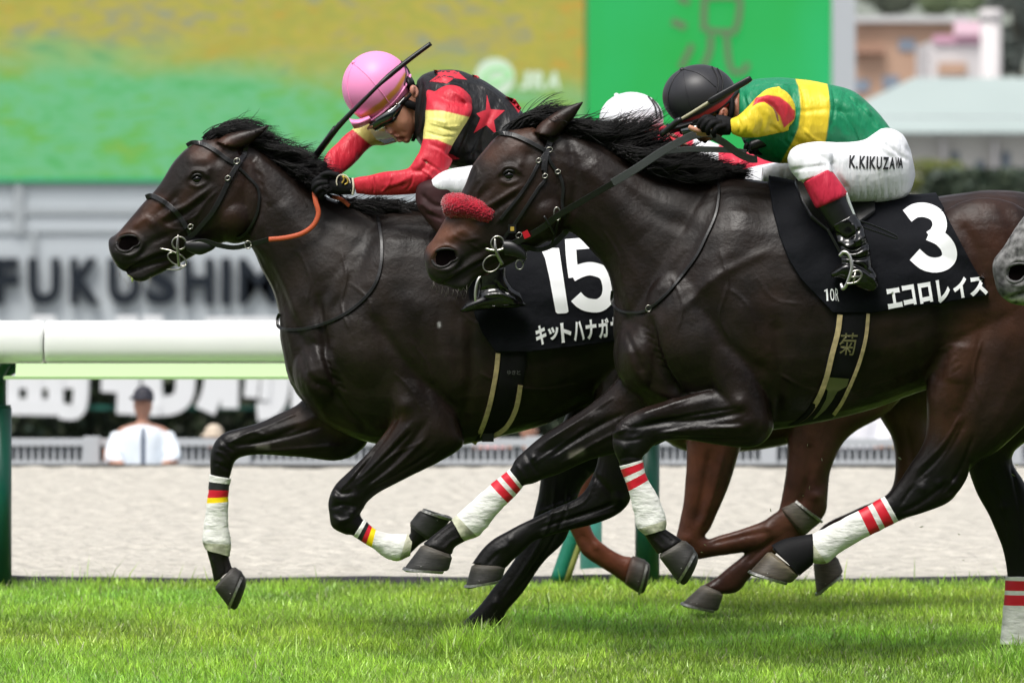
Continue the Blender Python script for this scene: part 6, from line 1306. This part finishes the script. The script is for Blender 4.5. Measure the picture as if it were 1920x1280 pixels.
for dz, sg in ((-.36, 1), (.36, -1)):
    g = Geo(); g.loft([(890, 512, 950, 500, .038, dz), (896, 535, 950, 520, .037), (893, 552, 962, 540, .038), (890, 565, 978, 560, .037), (892, 576, 990, 572, .038)], D15, n=6)
    g.loft([(985, 574, 975, 548, .02, dz), (960, 578, 948, 535, .038), (920, 580, 918, 545, .04), (895, 582, 896, 556, .038), (872, 586, 876, 566, .03), (862, 584, 866, 576, .012)], D15, n=6)
    bo = g.fused('boot', M['patent'], jA, .004, 2)
    sculpt(bo, [([(900, 545), (930, 540), (955, 548)], 3, -5), ([(905, 555), (940, 552), (970, 562)], 3, 4), ([(930, 530), (945, 545), (975, 565)], 3, -4), ([(895, 575), (940, 572), (985, 575)], 2.5, -4)])
# hands
gA = hand(jA, D15, (664, 350, -.17), (612, 345, -.14), [[(616, 334, -.16), (598, 334, -.17), (588, 344, -.16), (592, 354, -.14)], [(614, 342, -.165), (596, 344, -.175), (588, 354, -.165), (595, 362, -.145)], [(616, 350, -.165), (600, 354, -.175), (594, 362, -.165), (602, 368, -.145)], [(620, 356, -.16), (606, 362, -.165), (602, 369, -.155), (610, 372, -.14)]], [(635, 330, -.17), (615, 325, -.175), (600, 330, -.17)], r=5.5)
g = Geo(); hh, _ = hit(bvh_of(gA), 645, 340); yg = (hh.y if hh else D15 - .2)
g.tube([P(x, y, yg - .004) for x, y in ((632, 348), (631, 338), (636, 329), (648, 329), (656, 340), (658, 358))], .0022, seg=6); g.tube([P(661, 334, yg - .004), P(663, 350, yg - .008), P(661, 366, yg)], .004, seg=6); g.build('glove_trim', mat('cream_piping', (.7, .64, .5), .5), gA)
g = Geo(); g.tube([P(x, y, yg - .007) for x, y in ((641, 344), (645, 336), (642, 331), (650, 334), (652, 342), (646, 346))], .0028, seg=6); g.build('glove_emblem', M['gold'], gA)
gB = hand(jA, D15, (612, 315, .09), (596, 330, .06), [[(604, 322, .05), (590, 322, .03), (583, 332, .02), (588, 340, .03)], [(604, 330, .05), (590, 332, .03), (584, 342, .02), (590, 348, .03)], [(605, 336, .05), (592, 341, .03), (588, 350, .02), (594, 354, .03)]], [(610, 310, .07), (598, 306, .04), (590, 310, .03)], r=5)
# head gear
PK = (.88, .29, .56)
hA = helmet(jA, D15, 706, 163, 65, 67, .135, (660, 264), (802, 142), PK, (.62, .27, .06), [(655, 218), (678, 226), (718, 203), (748, 171), (764, 140), (759, 136), (741, 164), (711, 193), (677, 215), (655, 209)],
            [[(664, 120), (690, 143), (715, 172), (735, 200)], [(662, 119), (652, 160), (662, 200), (680, 222)]], (664, 118), [[(752, 116), (761, 135), (758, 160)], [(759, 124), (767, 140), (764, 160)]])
g = Geo(); br = [(662, 238), (676, 235), (694, 228), (722, 206), (745, 182), (762, 158), (770, 140)]
k = 1 / S(D15); pts = [P(x, y, D15 - .118 * math.sqrt(max(0, 1 - min(1, ((x - 706) / 68) ** 2 + ((y - 161) / 82) ** 2))) - .004) for x, y in resample(br, 5)[:, :2]]
g.tube(pts, .006, seg=10, straight=True, flat=.6); g.loft([(654, 222, 664, 242, .05, -.03), (670, 224, 680, 238, .07), (692, 216, 698, 228, .08)], D15); o = g.fused('brim', M['helm'], hA, .003, 2); paint(o, PK, [])
g = Geo(); g.loft([(690, 230, 704, 248, .03, -.056), (706, 216, 722, 238, .038, -.064), (724, 202, 741, 230, .038, -.066), (744, 188, 757, 210, .03, -.06), (758, 178, 766, 194, .014, -.062)], D15, n=6); gg = g.fused('goggles', M['glass'], jA, .0028, 3)
g = Geo(); g.tube([P(752, 194, D15 - .093), P(768, 180, D15 - .095), P(782, 160, D15 - .08)], .006, seg=8, flat=.5); g.build('goggle_strap', M['black'], gg)
g = Geo(); g.ell(744, 196, 2.6, 2.6, .006, D15 - .102, seg=10, rings=6); g.build('rivet', M['metal'], gg)
g = Geo(); g.add([P(690, 240, D15 - .085), P(706, 262, D15 - .1), P(722, 270, D15 - .1), P(742, 264, D15 - .085), P(726, 246, D15 - .09), P(708, 246, D15 - .09)], [(0, 1, 2, 3, 4, 5)]); g.build('visor_film', M['clear'], gg)
g = Geo(); g.tube([P(x, y, D15 + z) for x, y, z in ((756, 188, -.085), (768, 196, -.088), (782, 203, -.08), (786, 222, -.07), (781, 246, -.04), (774, 264, -.01))], [.013, .016, .014, .01, .009, .008], seg=10, flat=.6); g.build('chin_strap', M['black'], hA)
# whip
w1 = thing('riding_whip', 'long black riding whip held up by the jockey in the pink helmet', 'whip', P(595, 290, D15 - .02))
g = Geo(); g.tube([P(592, 292, D15 - .03), P(632, 240, D15 - .15), P(700, 170, D15 - .2), P(730, 142, D15 - .19), P(770, 110, D15 - .18), P(808, 82, D15 - .17)], [.011, .011, .007, .010, .0095, .0085], seg=12, n=5); g.build('shaft', M['leather'], w1)
g = Geo(); g.tube([P(592, 292, D15 - .03), P(630, 241, D15 - .145)], .013, seg=12, straight=True); g.ell(636, 234, 5, 5, .014, D15 - .152); g.build('grip', M['leather'], w1)

# ======== jockey of horse 3 ========
jB = thing('person', 'jockey in a black helmet with green and yellow silks riding horse 3', 'person', P(1560, 600, D3), 'jockeys')
torsoB = [(1385, 168, 1384, 244, .10, 0), (1408, 151, 1402, 280, .15), (1440, 147, 1436, 300, .185), (1484, 147, 1474, 306, .195), (1545, 156, 1530, 300, .185), (1602, 172, 1584, 300, .17), (1642, 206, 1612, 305, .16), (1672, 244, 1640, 320, .15), (1690, 270, 1660, 340, .12)]
armB = [(1462, 162, 1480, 246, .07, -.17), (1440, 165, 1452, 252, .068, -.22), (1420, 182, 1430, 256, .058, -.27), (1398, 205, 1408, 259, .047, -.3), (1382, 218, 1388, 257, .04, -.3), (1368, 224, 1372, 252, .031, -.29)]
farB = [(1440, 200, 1470, 270, .06, .15), (1410, 240, 1430, 290, .05, .12), (1395, 258, 1405, 288, .035, .02)]
thighB = [(1706, 278, 1716, 330, .06, -.04), (1690, 250, 1702, 366, .13, -.07), (1655, 240, 1664, 379, .14, -.12), (1620, 262, 1628, 380, .12, -.17), (1575, 267, 1592, 376, .1, -.23), (1535, 266, 1556, 362, .085, -.28), (1502, 270, 1516, 348, .072, -.315), (1484, 280, 1492, 332, .055, -.33), (1477, 296, 1480, 316, .03, -.33)]
shinBw = [(1482, 290, 1560, 285, .06, -.32), (1484, 318, 1564, 305, .06, -.335), (1498, 340, 1566, 322, .054, -.345)]
shinBr = [(1506, 342, 1556, 315, .058, -.35), (1511, 354, 1566, 328, .06, -.35), (1526, 384, 1587, 358, .058, -.355), (1531, 391, 1588, 366, .052, -.355)]
shaftB = [(1529, 386, 1584, 362, .047, -.355), (1545, 410, 1596, 388, .045), (1562, 434, 1606, 410, .042)]
ankB = [(1558, 424, 1602, 400, .042, -.36), (1566, 442, 1616, 420, .042), (1572, 462, 1626, 450, .04), (1574, 480, 1632, 475, .04), (1576, 495, 1636, 500, .04)]
footB = [(1647, 532, 1636, 548, .022, -.36), (1642, 508, 1618, 545, .04), (1620, 490, 1596, 534, .043), (1592, 488, 1578, 522, .042), (1572, 498, 1566, 520, .038), (1557, 510, 1560, 522, .016)]
flegB = [(1640, 270, 1640, 350, .12, .12), (1560, 284, 1560, 348, .09, .2), (1480, 300, 1474, 346, .07, .26), (1430, 312, 1428, 342, .045, .29)]
fshB = [(1432, 320, 1474, 312, .045, .3), (1452, 370, 1496, 360, .05, .32), (1540, 440, 1585, 430, .042, .35), (1560, 500, 1600, 500, .04, .36), (1545, 520, 1610, 528, .04, .36)]
g = Geo()
for st in (torsoB, armB, farB, thighB, shinBw, shinBr, shaftB, ankB, footB, flegB, fshB): g.loft(shrink(st, .72 if st in (shaftB, ankB, footB, fshB) else .82), D3)
g.loft([(1280, 160, 1340, 150, .06, 0), (1270, 195, 1362, 185, .075), (1276, 228, 1372, 214, .078), (1296, 250, 1366, 240, .065), (1312, 266, 1348, 262, .045)], D3)
g.loft([(1352, 170, 1362, 236, .06, 0), (1395, 175, 1395, 245, .065, 0)], D3); g.ell(1283, 245, 10, 8, .022, D3 - .02, rot=.5)
bB = g.fused('body', M['skin'], jB, .0045, 2); paint(bB, (.3, .13, .075), [])
g = Geo(); g.ell(1356, 214, 9, 13, .014, D3 - .088, rot=-.3); o = g.fused('ear', M['skin'], bB, .003, 1); sculpt(o, [([(1356, 206), (1359, 214), (1354, 222)], 3, -5)]); paint(o, (.30, .11, .065), [('line', [(1356, 212), (1355, 218)], 3, (.13, .04, .03), .6)])
GRN = (.004, .20, .085); YB = (.78, .58, .03); RB = (.62, .03, .05)
g = Geo(); g.loft(torsoB, D3, n=8, seg=34)
for d_ in (-.11, .11): g.ell(1455, 200, 44, 46, .09, D3 + d_)
shB = g.fused('shirt', M['silk'], jB, .0042, 4)
sculpt(shB, [([(1500, 160), (1512, 200), (1508, 250)], 6, -5), ([(1540, 170), (1550, 210), (1548, 255)], 7, 3), ([(1570, 200), (1600, 240), (1615, 290)], 6, -5), ([(1600, 190), (1625, 230), (1645, 265)], 6, -5), ([(1560, 220), (1585, 260)], 6, 4), ([(1620, 200), (1650, 245)], 5, 4), ([(1630, 215), (1662, 252)], 3, -4),
     ([(1500, 210), (1550, 205), (1600, 212)], 5, -3), ([(1400, 165), (1430, 158), (1470, 160)], 5, -4), ([(1395, 175), (1400, 215)], 4, -5), ([(1580, 175), (1600, 188), (1625, 195)], 7, -4), ([(1550, 185), (1580, 192)], 6, 3), ([(1480, 255), (1520, 280), (1560, 290)], 6, -4)] + [([(1600 + i * 9, 235 + i * 4), (1618 + i * 8, 285)], 2.2, -3.5) for i in range(5)])
sculpt(shB, [([(1495, 158), (1502, 190), (1498, 225)], 2.5, 3.5), ([(1560, 165), (1566, 200), (1558, 240)], 2.5, -3.5), ([(1505, 240), (1530, 262), (1570, 275)], 2.5, 3.5), ([(1575, 215), (1600, 250), (1612, 280)], 2.5, 4), ([(1430, 152), (1460, 158), (1490, 160)], 2.5, 3), ([(1590, 180), (1622, 205), (1648, 240)], 2.5, -4), ([(1398, 178), (1408, 205), (1400, 235)], 2.5, 4), ([(1470, 262), (1490, 285), (1500, 298)], 2.5, -4)])
ripple(shB, .003, 9)
paint(shB, GRN, [('poly', [(1484, 130), (1498, 165), (1502, 205), (1497, 240), (1488, 262), (1455, 320), (1520, 330), (1548, 265), (1553, 235), (1556, 200), (1554, 175), (1546, 130)], YB, .9)])
sB = sleeve('sleeve', [armB], YB, [('poly', [(1408, 197), (1418, 184), (1438, 178), (1462, 182), (1480, 196), (1492, 208), (1490, 222), (1470, 240), (1464, 218), (1452, 200), (1436, 190), (1424, 192)], RB, .8)], D3, jB, extra=lambda g: g.ell(1455, 205, 37, 42, .07, D3 - .18, rot=.5))
sculpt(sB, [([(1400, 200), (1430, 188), (1455, 205), (1466, 240)], 4, -7), ([(1410, 178), (1440, 168), (1475, 180), (1492, 210)], 4, -4), ([(1395, 210), (1402, 230), (1398, 252)], 3, -3), ([(1406, 210), (1414, 232), (1408, 254)], 3, 3), ([(1420, 200), (1432, 225), (1424, 252)], 4, -4), ([(1384, 222), (1388, 238), (1384, 252)], 2.5, -3), ([(1436, 205), (1448, 230), (1444, 250)], 4, 3), ([(1445, 235), (1462, 248)], 4, -6)])
ripple(sB, .003, 18)
s2_ = sleeve('sleeve', [farB], YB, [], D3, jB)
g = Geo(); g.loft(thighB, D3, n=7, seg=34); g.loft(shinBw, D3, n=6, seg=28); g.loft(flegB, D3, n=5); g.ell(1665, 312, 46, 62, .17, D3 - .0)
brB = g.fused('breeches', M['breech'], jB, .0045, 4)
sculpt(brB, [([(1562, 300), (1572, 330), (1590, 358)], 5, -9), ([(1640, 262), (1668, 275), (1700, 300)], 4, -5), ([(1650, 250), (1685, 262), (1708, 290)], 4, -4), ([(1600, 272), (1640, 275), (1680, 300)], 5, -4), ([(1482, 320), (1510, 315), (1548, 310)], 4, -4), ([(1500, 275), (1535, 290), (1560, 305)], 5, -3)] + [([(1596 + i * 13 + (i * 37 % 7), 322 + (i * 53 % 23)), (1600 + i * 13, 372 - (i * 29 % 13))], 2.0, -1.2 - (i % 3) * .5) for i in range(8)])
ripple(brB, .0022, 16); paint(brB, (.76, .77, .80), [])
bvB = bvh_of(brB); V_ = []
names = 'K.KIKUZAWA'; xs_ = [1592, 1605, 1611, 1624, 1630, 1643, 1655, 1667, 1678, 1684]; ws = [12, 3, 12, 3.5, 12, 10, 11, 11, 11, 9]
it = []
for i, chh in enumerate(names):
    x0 = xs_[i]; x1 = x0 + ws[i]; yy = 291 + (x0 - 1592) * .05; hh_ = 24 if i < 6 else 24 - (i - 6) * 1.5
    if chh == '.': V, F = [(0, 0), (1, 0), (1, 1), (0, 1)], [(0, 1, 2, 3)]; q = [(x0, yy + 20), (x1, yy + 20), (x1, yy + 24), (x0, yy + 24)]
    else: V, F = glyph(chh, .028); q = [(x0 + 1, yy), (x1 + 1, yy + .6), (x1, yy + hh_), (x0, yy + hh_)]
    it.append(sub2d(np.array(V, float), F, q, 5))
decal('name_print', it, bvB, mat('black_print', (.01, .01, .012), .6), brB, off=.0025)
g = Geo(); g.loft(shinBr, D3, n=7, seg=28); cf = g.fused('boot_cuff', M['silk'], jB, .004, 2); paint(cf, (.52, .016, .05), [])
g = Geo(); g.loft(shaftB, D3, n=7, seg=28); cs = g.fused('boot_shaft', M['leather'], jB, .004, 2)
g = Geo(); g.tube([P(1586, 362, D3 - .375), P(1594, 385, D3 - .375), P(1601, 404, D3 - .375), P(1600, 410, D3 - .385)], .006, seg=8, flat=.5); g.build('boot_zip', mat('pale_boot_piping', (.45, .5, .48), .4), cs)
for o_ in (0, 1):
    g = Geo()
    if o_ == 0: g.loft(ankB, D3, n=7, seg=28); g.loft(footB, D3, n=7, seg=28)
    else: g.loft(fshB[2:], D3, n=6)
    bo = g.fused('boot', M['patent'], jB, .0035, 2)
    if o_ == 0:
        sculpt(bo, [([(1568, 438), (1590, 448), (1615, 428)], 3.5, -7), ([(1570, 448), (1592, 462), (1622, 440)], 4, 6), ([(1572, 458), (1598, 470), (1628, 456)], 3.5, -7), ([(1575, 470), (1600, 478), (1630, 466)], 4, 5), ([(1574, 478), (1605, 486), (1632, 480)], 3, -7),
                    ([(1598, 418), (1604, 436), (1600, 455)], 4, 5), ([(1590, 492), (1615, 500), (1636, 515)], 3, -5), ([(1600, 500), (1625, 515), (1642, 530)], 3, 4)])
        ripple(bo, .0025, 26)
g = Geo(); g.loft(fshB[:3], D3, n=6); g.fused('boot_shaft', M['leather'], jB, .006, 2)
hB = hand(jB, D3, (1372, 238, -.29), (1340, 232, -.28), [[(1336, 222, -.29), (1322, 220, -.305), (1311, 232, -.3), (1312, 242, -.28)], [(1342, 226, -.3), (1328, 226, -.315), (1318, 238, -.31), (1319, 246, -.29)], [(1350, 230, -.305), (1336, 231, -.32), (1327, 243, -.315), (1328, 252, -.29)], [(1358, 236, -.305), (1345, 239, -.318), (1338, 249, -.312), (1340, 256, -.29)]], None, r=5.2)
g = Geo(); g.tube([P(1330, 246, D3 - .27), P(1312, 245, D3 - .285), P(1298, 241, D3 - .29), P(1291, 237, D3 - .29)], [.0115, .0105, .0095, .0075], seg=12); g.tube([P(1330, 250, D3 - .26), P(1318, 252, D3 - .27), P(1306, 250, D3 - .275)], [.010, .009, .007], seg=10); o = g.fused('thumb', M['skin'], bB, .0026, 2); paint(o, (.55, .27, .18), [])
h2_ = hand(jB, D3, (1432, 268, .0), (1412, 276, -.04), [[(1412, 268, -.07), (1400, 272, -.08), (1398, 284, -.07)], [(1420, 266, -.08), (1410, 276, -.09), (1408, 288, -.08)], [(1428, 268, -.08), (1420, 280, -.09), (1418, 290, -.08)], [(1434, 272, -.07), (1428, 282, -.08), (1426, 289, -.07)]], [(1412, 262, -.05), (1402, 262, -.06), (1396, 268, -.06)], r=5)
w3 = thing('riding_whip', 'short folded black riding whip end in the far hand of the jockey of horse 3', 'whip', P(1440, 268, D3 - .1))
g = Geo(); g.loft([(1405, 266, 1408, 284, .014, -.13), (1430, 256, 1434, 276, .018), (1455, 258, 1455, 274, .016), (1470, 262, 1468, 273, .01)], D3); g.build('shaft', M['leather'], w3)
hBm = helmet(jB, D3, 1312, 181, 70, 60, .125, (1236, 262), (1404, 180), (.026, .026, .03), (.60, .05, .065), [(1246, 240), (1280, 246), (1328, 232), (1370, 206), (1396, 180), (1389, 164), (1354, 191), (1314, 214), (1277, 230), (1246, 232)],
             [[(1279, 132), (1282, 160), (1290, 190), (1298, 206)], [(1279, 131), (1262, 150), (1252, 180), (1255, 205)], [(1281, 131), (1310, 140), (1340, 165)]], (1279, 131), [[(1334, 127), (1344, 150), (1343, 175)], [(1344, 130), (1353, 152), (1350, 178)]], strapcol=(.006, .006, .007))
g = Geo(); br = [(1252, 238), (1280, 234), (1310, 224), (1345, 205), (1372, 183), (1386, 166)]
pts = [P(x, y, D3 - .118 * math.sqrt(max(0, 1 - min(1, ((x - 1309) / 74) ** 2 + ((y - 176) / 66) ** 2))) - .004) for x, y in resample(br, 5)[:, :2]]
g.tube(pts, .009, seg=10, straight=True, flat=.6); g.loft([(1248, 232, 1256, 252, .04, -.03), (1270, 232, 1276, 246, .06), (1295, 226, 1300, 236, .075)], D3); o = g.fused('brim', M['helm'], hBm, .003, 2); paint(o, (.01, .01, .011), [])
g = Geo(); g.loft([(1272, 238, 1284, 262, .03, -.06), (1296, 232, 1306, 258, .036, -.07), (1322, 222, 1330, 246, .03, -.06), (1340, 210, 1346, 226, .014, -.06)], D3); g.fused('goggles', M['glass'], jB, .003, 2)
g = Geo(); g.tube([P(x, y, D3 + z) for x, y, z in ((1345, 196, -.095), (1350, 225, -.08), (1335, 250, -.05), (1320, 266, -.01))], .009, seg=8, flat=.6); g.tube([P(1372, 185, D3 - .07), P(1372, 210, D3 - .08), P(1362, 235, D3 - .06)], .01, seg=8); g.build('chin_strap', M['black'], hBm)
g = Geo(); g.loft([(1252, 252, 1262, 268, .04, -.03), (1275, 262, 1280, 282, .05)], D3); o = g.fused('face_scarf', M['silk'], jB, .004, 2); paint(o, (.5, .02, .03), [])
w2 = thing('riding_whip', 'riding whip with a wide black flap and pale shaft lying across the black helmet', 'whip', P(1245, 245, D3 - .2))
g = Geo(); g.tube([P(1240, 253, D3 - .2), P(1270, 228, D3 - .24), P(1275, 224, D3 - .24)], [.011, .011, .009], seg=12); g.build('grip', M['leather'], w2)
g = Geo(); g.tube([P(1268, 229, D3 - .235), P(1300, 210, D3 - .25), P(1332, 190, D3 - .26)], [.0055, .006, .0065], seg=10); g.build('shaft', mat('pale_whip_shaft', (.35, .33, .22), .35), w2)
g = Geo(); g.loft([(1326, 188, 1332, 196, .012, -.26), (1340, 178, 1348, 189, .016), (1396, 147, 1402, 158, .016), (1406, 143, 1411, 150, .012)], D3, e=5); g.build('flap', M['leather'], w2)

# ======== jockey of the third horse ========
DJ = 22.1
jC = thing('person', 'jockey in a white helmet mostly hidden behind the mane of horse 3', 'person', P(1350, 600, DJ), 'jockeys')
tC = [(1235, 236, 1238, 300, .1, 0), (1270, 240, 1270, 330, .17), (1340, 268, 1340, 345, .18), (1420, 290, 1410, 352, .16), (1480, 304, 1465, 365, .14), (1510, 320, 1490, 380, .1)]
g = Geo(); g.loft(shrink(tC, .9), DJ); g.loft([(1150, 205, 1225, 190, .07, 0), (1158, 240, 1236, 225, .08), (1180, 265, 1234, 255, .06), (1196, 282, 1224, 276, .035)], DJ); g.loft([(1215, 220, 1225, 280, .055, 0), (1250, 235, 1250, 300, .06, 0)], DJ)
for dz in (-.2, .2):
    g.loft([(1250, 240, 1300, 280, .05, dz), (1200, 290, 1240, 320, .045), (1150, 310, 1170, 335, .03)], DJ); g.loft([(1480, 300, 1480, 385, .1, dz * .7), (1400, 320, 1400, 385, .08, dz * 1.4), (1350, 350, 1390, 350, .06), (1400, 450, 1440, 445, .05), (1420, 540, 1460, 540, .04), (1390, 555, 1460, 560, .04)], DJ)
bC = g.fused('body', M['skin'], jC, .006, 2); paint(bC, (.32, .15, .1), [('poly', [(1330, 340), (1520, 300), (1500, 600), (1360, 600)], (.02, .02, .02), 2)])
g = Geo(); g.loft(tC, DJ, n=6, seg=28)
for dz in (-.2, .2): g.loft([(1240, 246, 1290, 292, .06, dz), (1198, 285, 1246, 324, .055), (1158, 305, 1176, 338, .038)], DJ)
o = g.fused('shirt', M['silk'], jC, .006, 3); ripple(o, .003, 10); paint(o, (.55, .02, .05), [('poly', [(1300, 200), (1350, 200), (1345, 360), (1300, 360)], (.75, .75, .77), 1)])
g = Geo()
for dz in (-.2, .2): g.loft([(1490, 298, 1480, 390, .11, dz * .7), (1400, 316, 1400, 388, .09, dz * 1.4), (1346, 345, 1394, 352, .065)], DJ)
o = g.fused('breeches', M['breech'], jC, .006, 3); paint(o, (.74, .74, .77), [])
g = Geo()
for dz in (-.2, .2): g.tube([P(1165, 322, DJ + dz), P(1145, 325, DJ + dz * .8), P(1138, 335, DJ + dz * .7)], [.036, .036, .026])
g.fused('gloves', M['black'], jC, .005, 2)
helmet(jC, DJ, 1184, 223, 60, 50, .118, (1118, 240), (1250, 235), (.80, .81, .85), None, None, [[(1160, 178), (1170, 200), (1172, 225)]], (1156, 179), [[(1214, 182), (1226, 200), (1230, 222)], [(1222, 187), (1234, 204), (1238, 222)]])
saddle(ht3, DT, (bvt, bt), None, [(1400, 405), (1410, 450), (1440, 520), (1520, 560), (1660, 550), (1650, 460), (1640, 405)])
# bits of turf thrown up behind the hooves
g = Geo()
R = random.Random(4)
for px_, py_ in ((1514, 834), (1541, 861), (1687, 859), (1506, 929), (1518, 914), (1445, 956), (1728, 987), (1798, 1001), (1806, 1050), (1785, 760), (1907, 871), (1905, 878), (1322, 1021), (1316, 1035), (1900, 890)):
    c = P(px_, py_, 20.1 + R.uniform(-.3, .3)); s_ = R.uniform(.006, .012); a = Vector((R.uniform(-1, 1), R.uniform(-1, 1), R.uniform(-1, 1))).normalized() * s_; b = Vector((R.uniform(-1, 1), R.uniform(-1, 1), R.uniform(-1, 1))).normalized() * s_ * .5
    n0 = a.cross(b).normalized() * .001
    g.add([c - a, c + b, c + a, c - b, c + n0 * 2], [(0, 1, 4), (1, 2, 4), (2, 3, 4), (3, 0, 4), (3, 2, 1, 0)])
o = g.build('turf_bits', mat('turf_crumb', (.32, .34, .18), .7), smooth=False); tag(o, 'tiny bits of turf thrown up into the air behind the hooves', 'debris', kind='stuff')
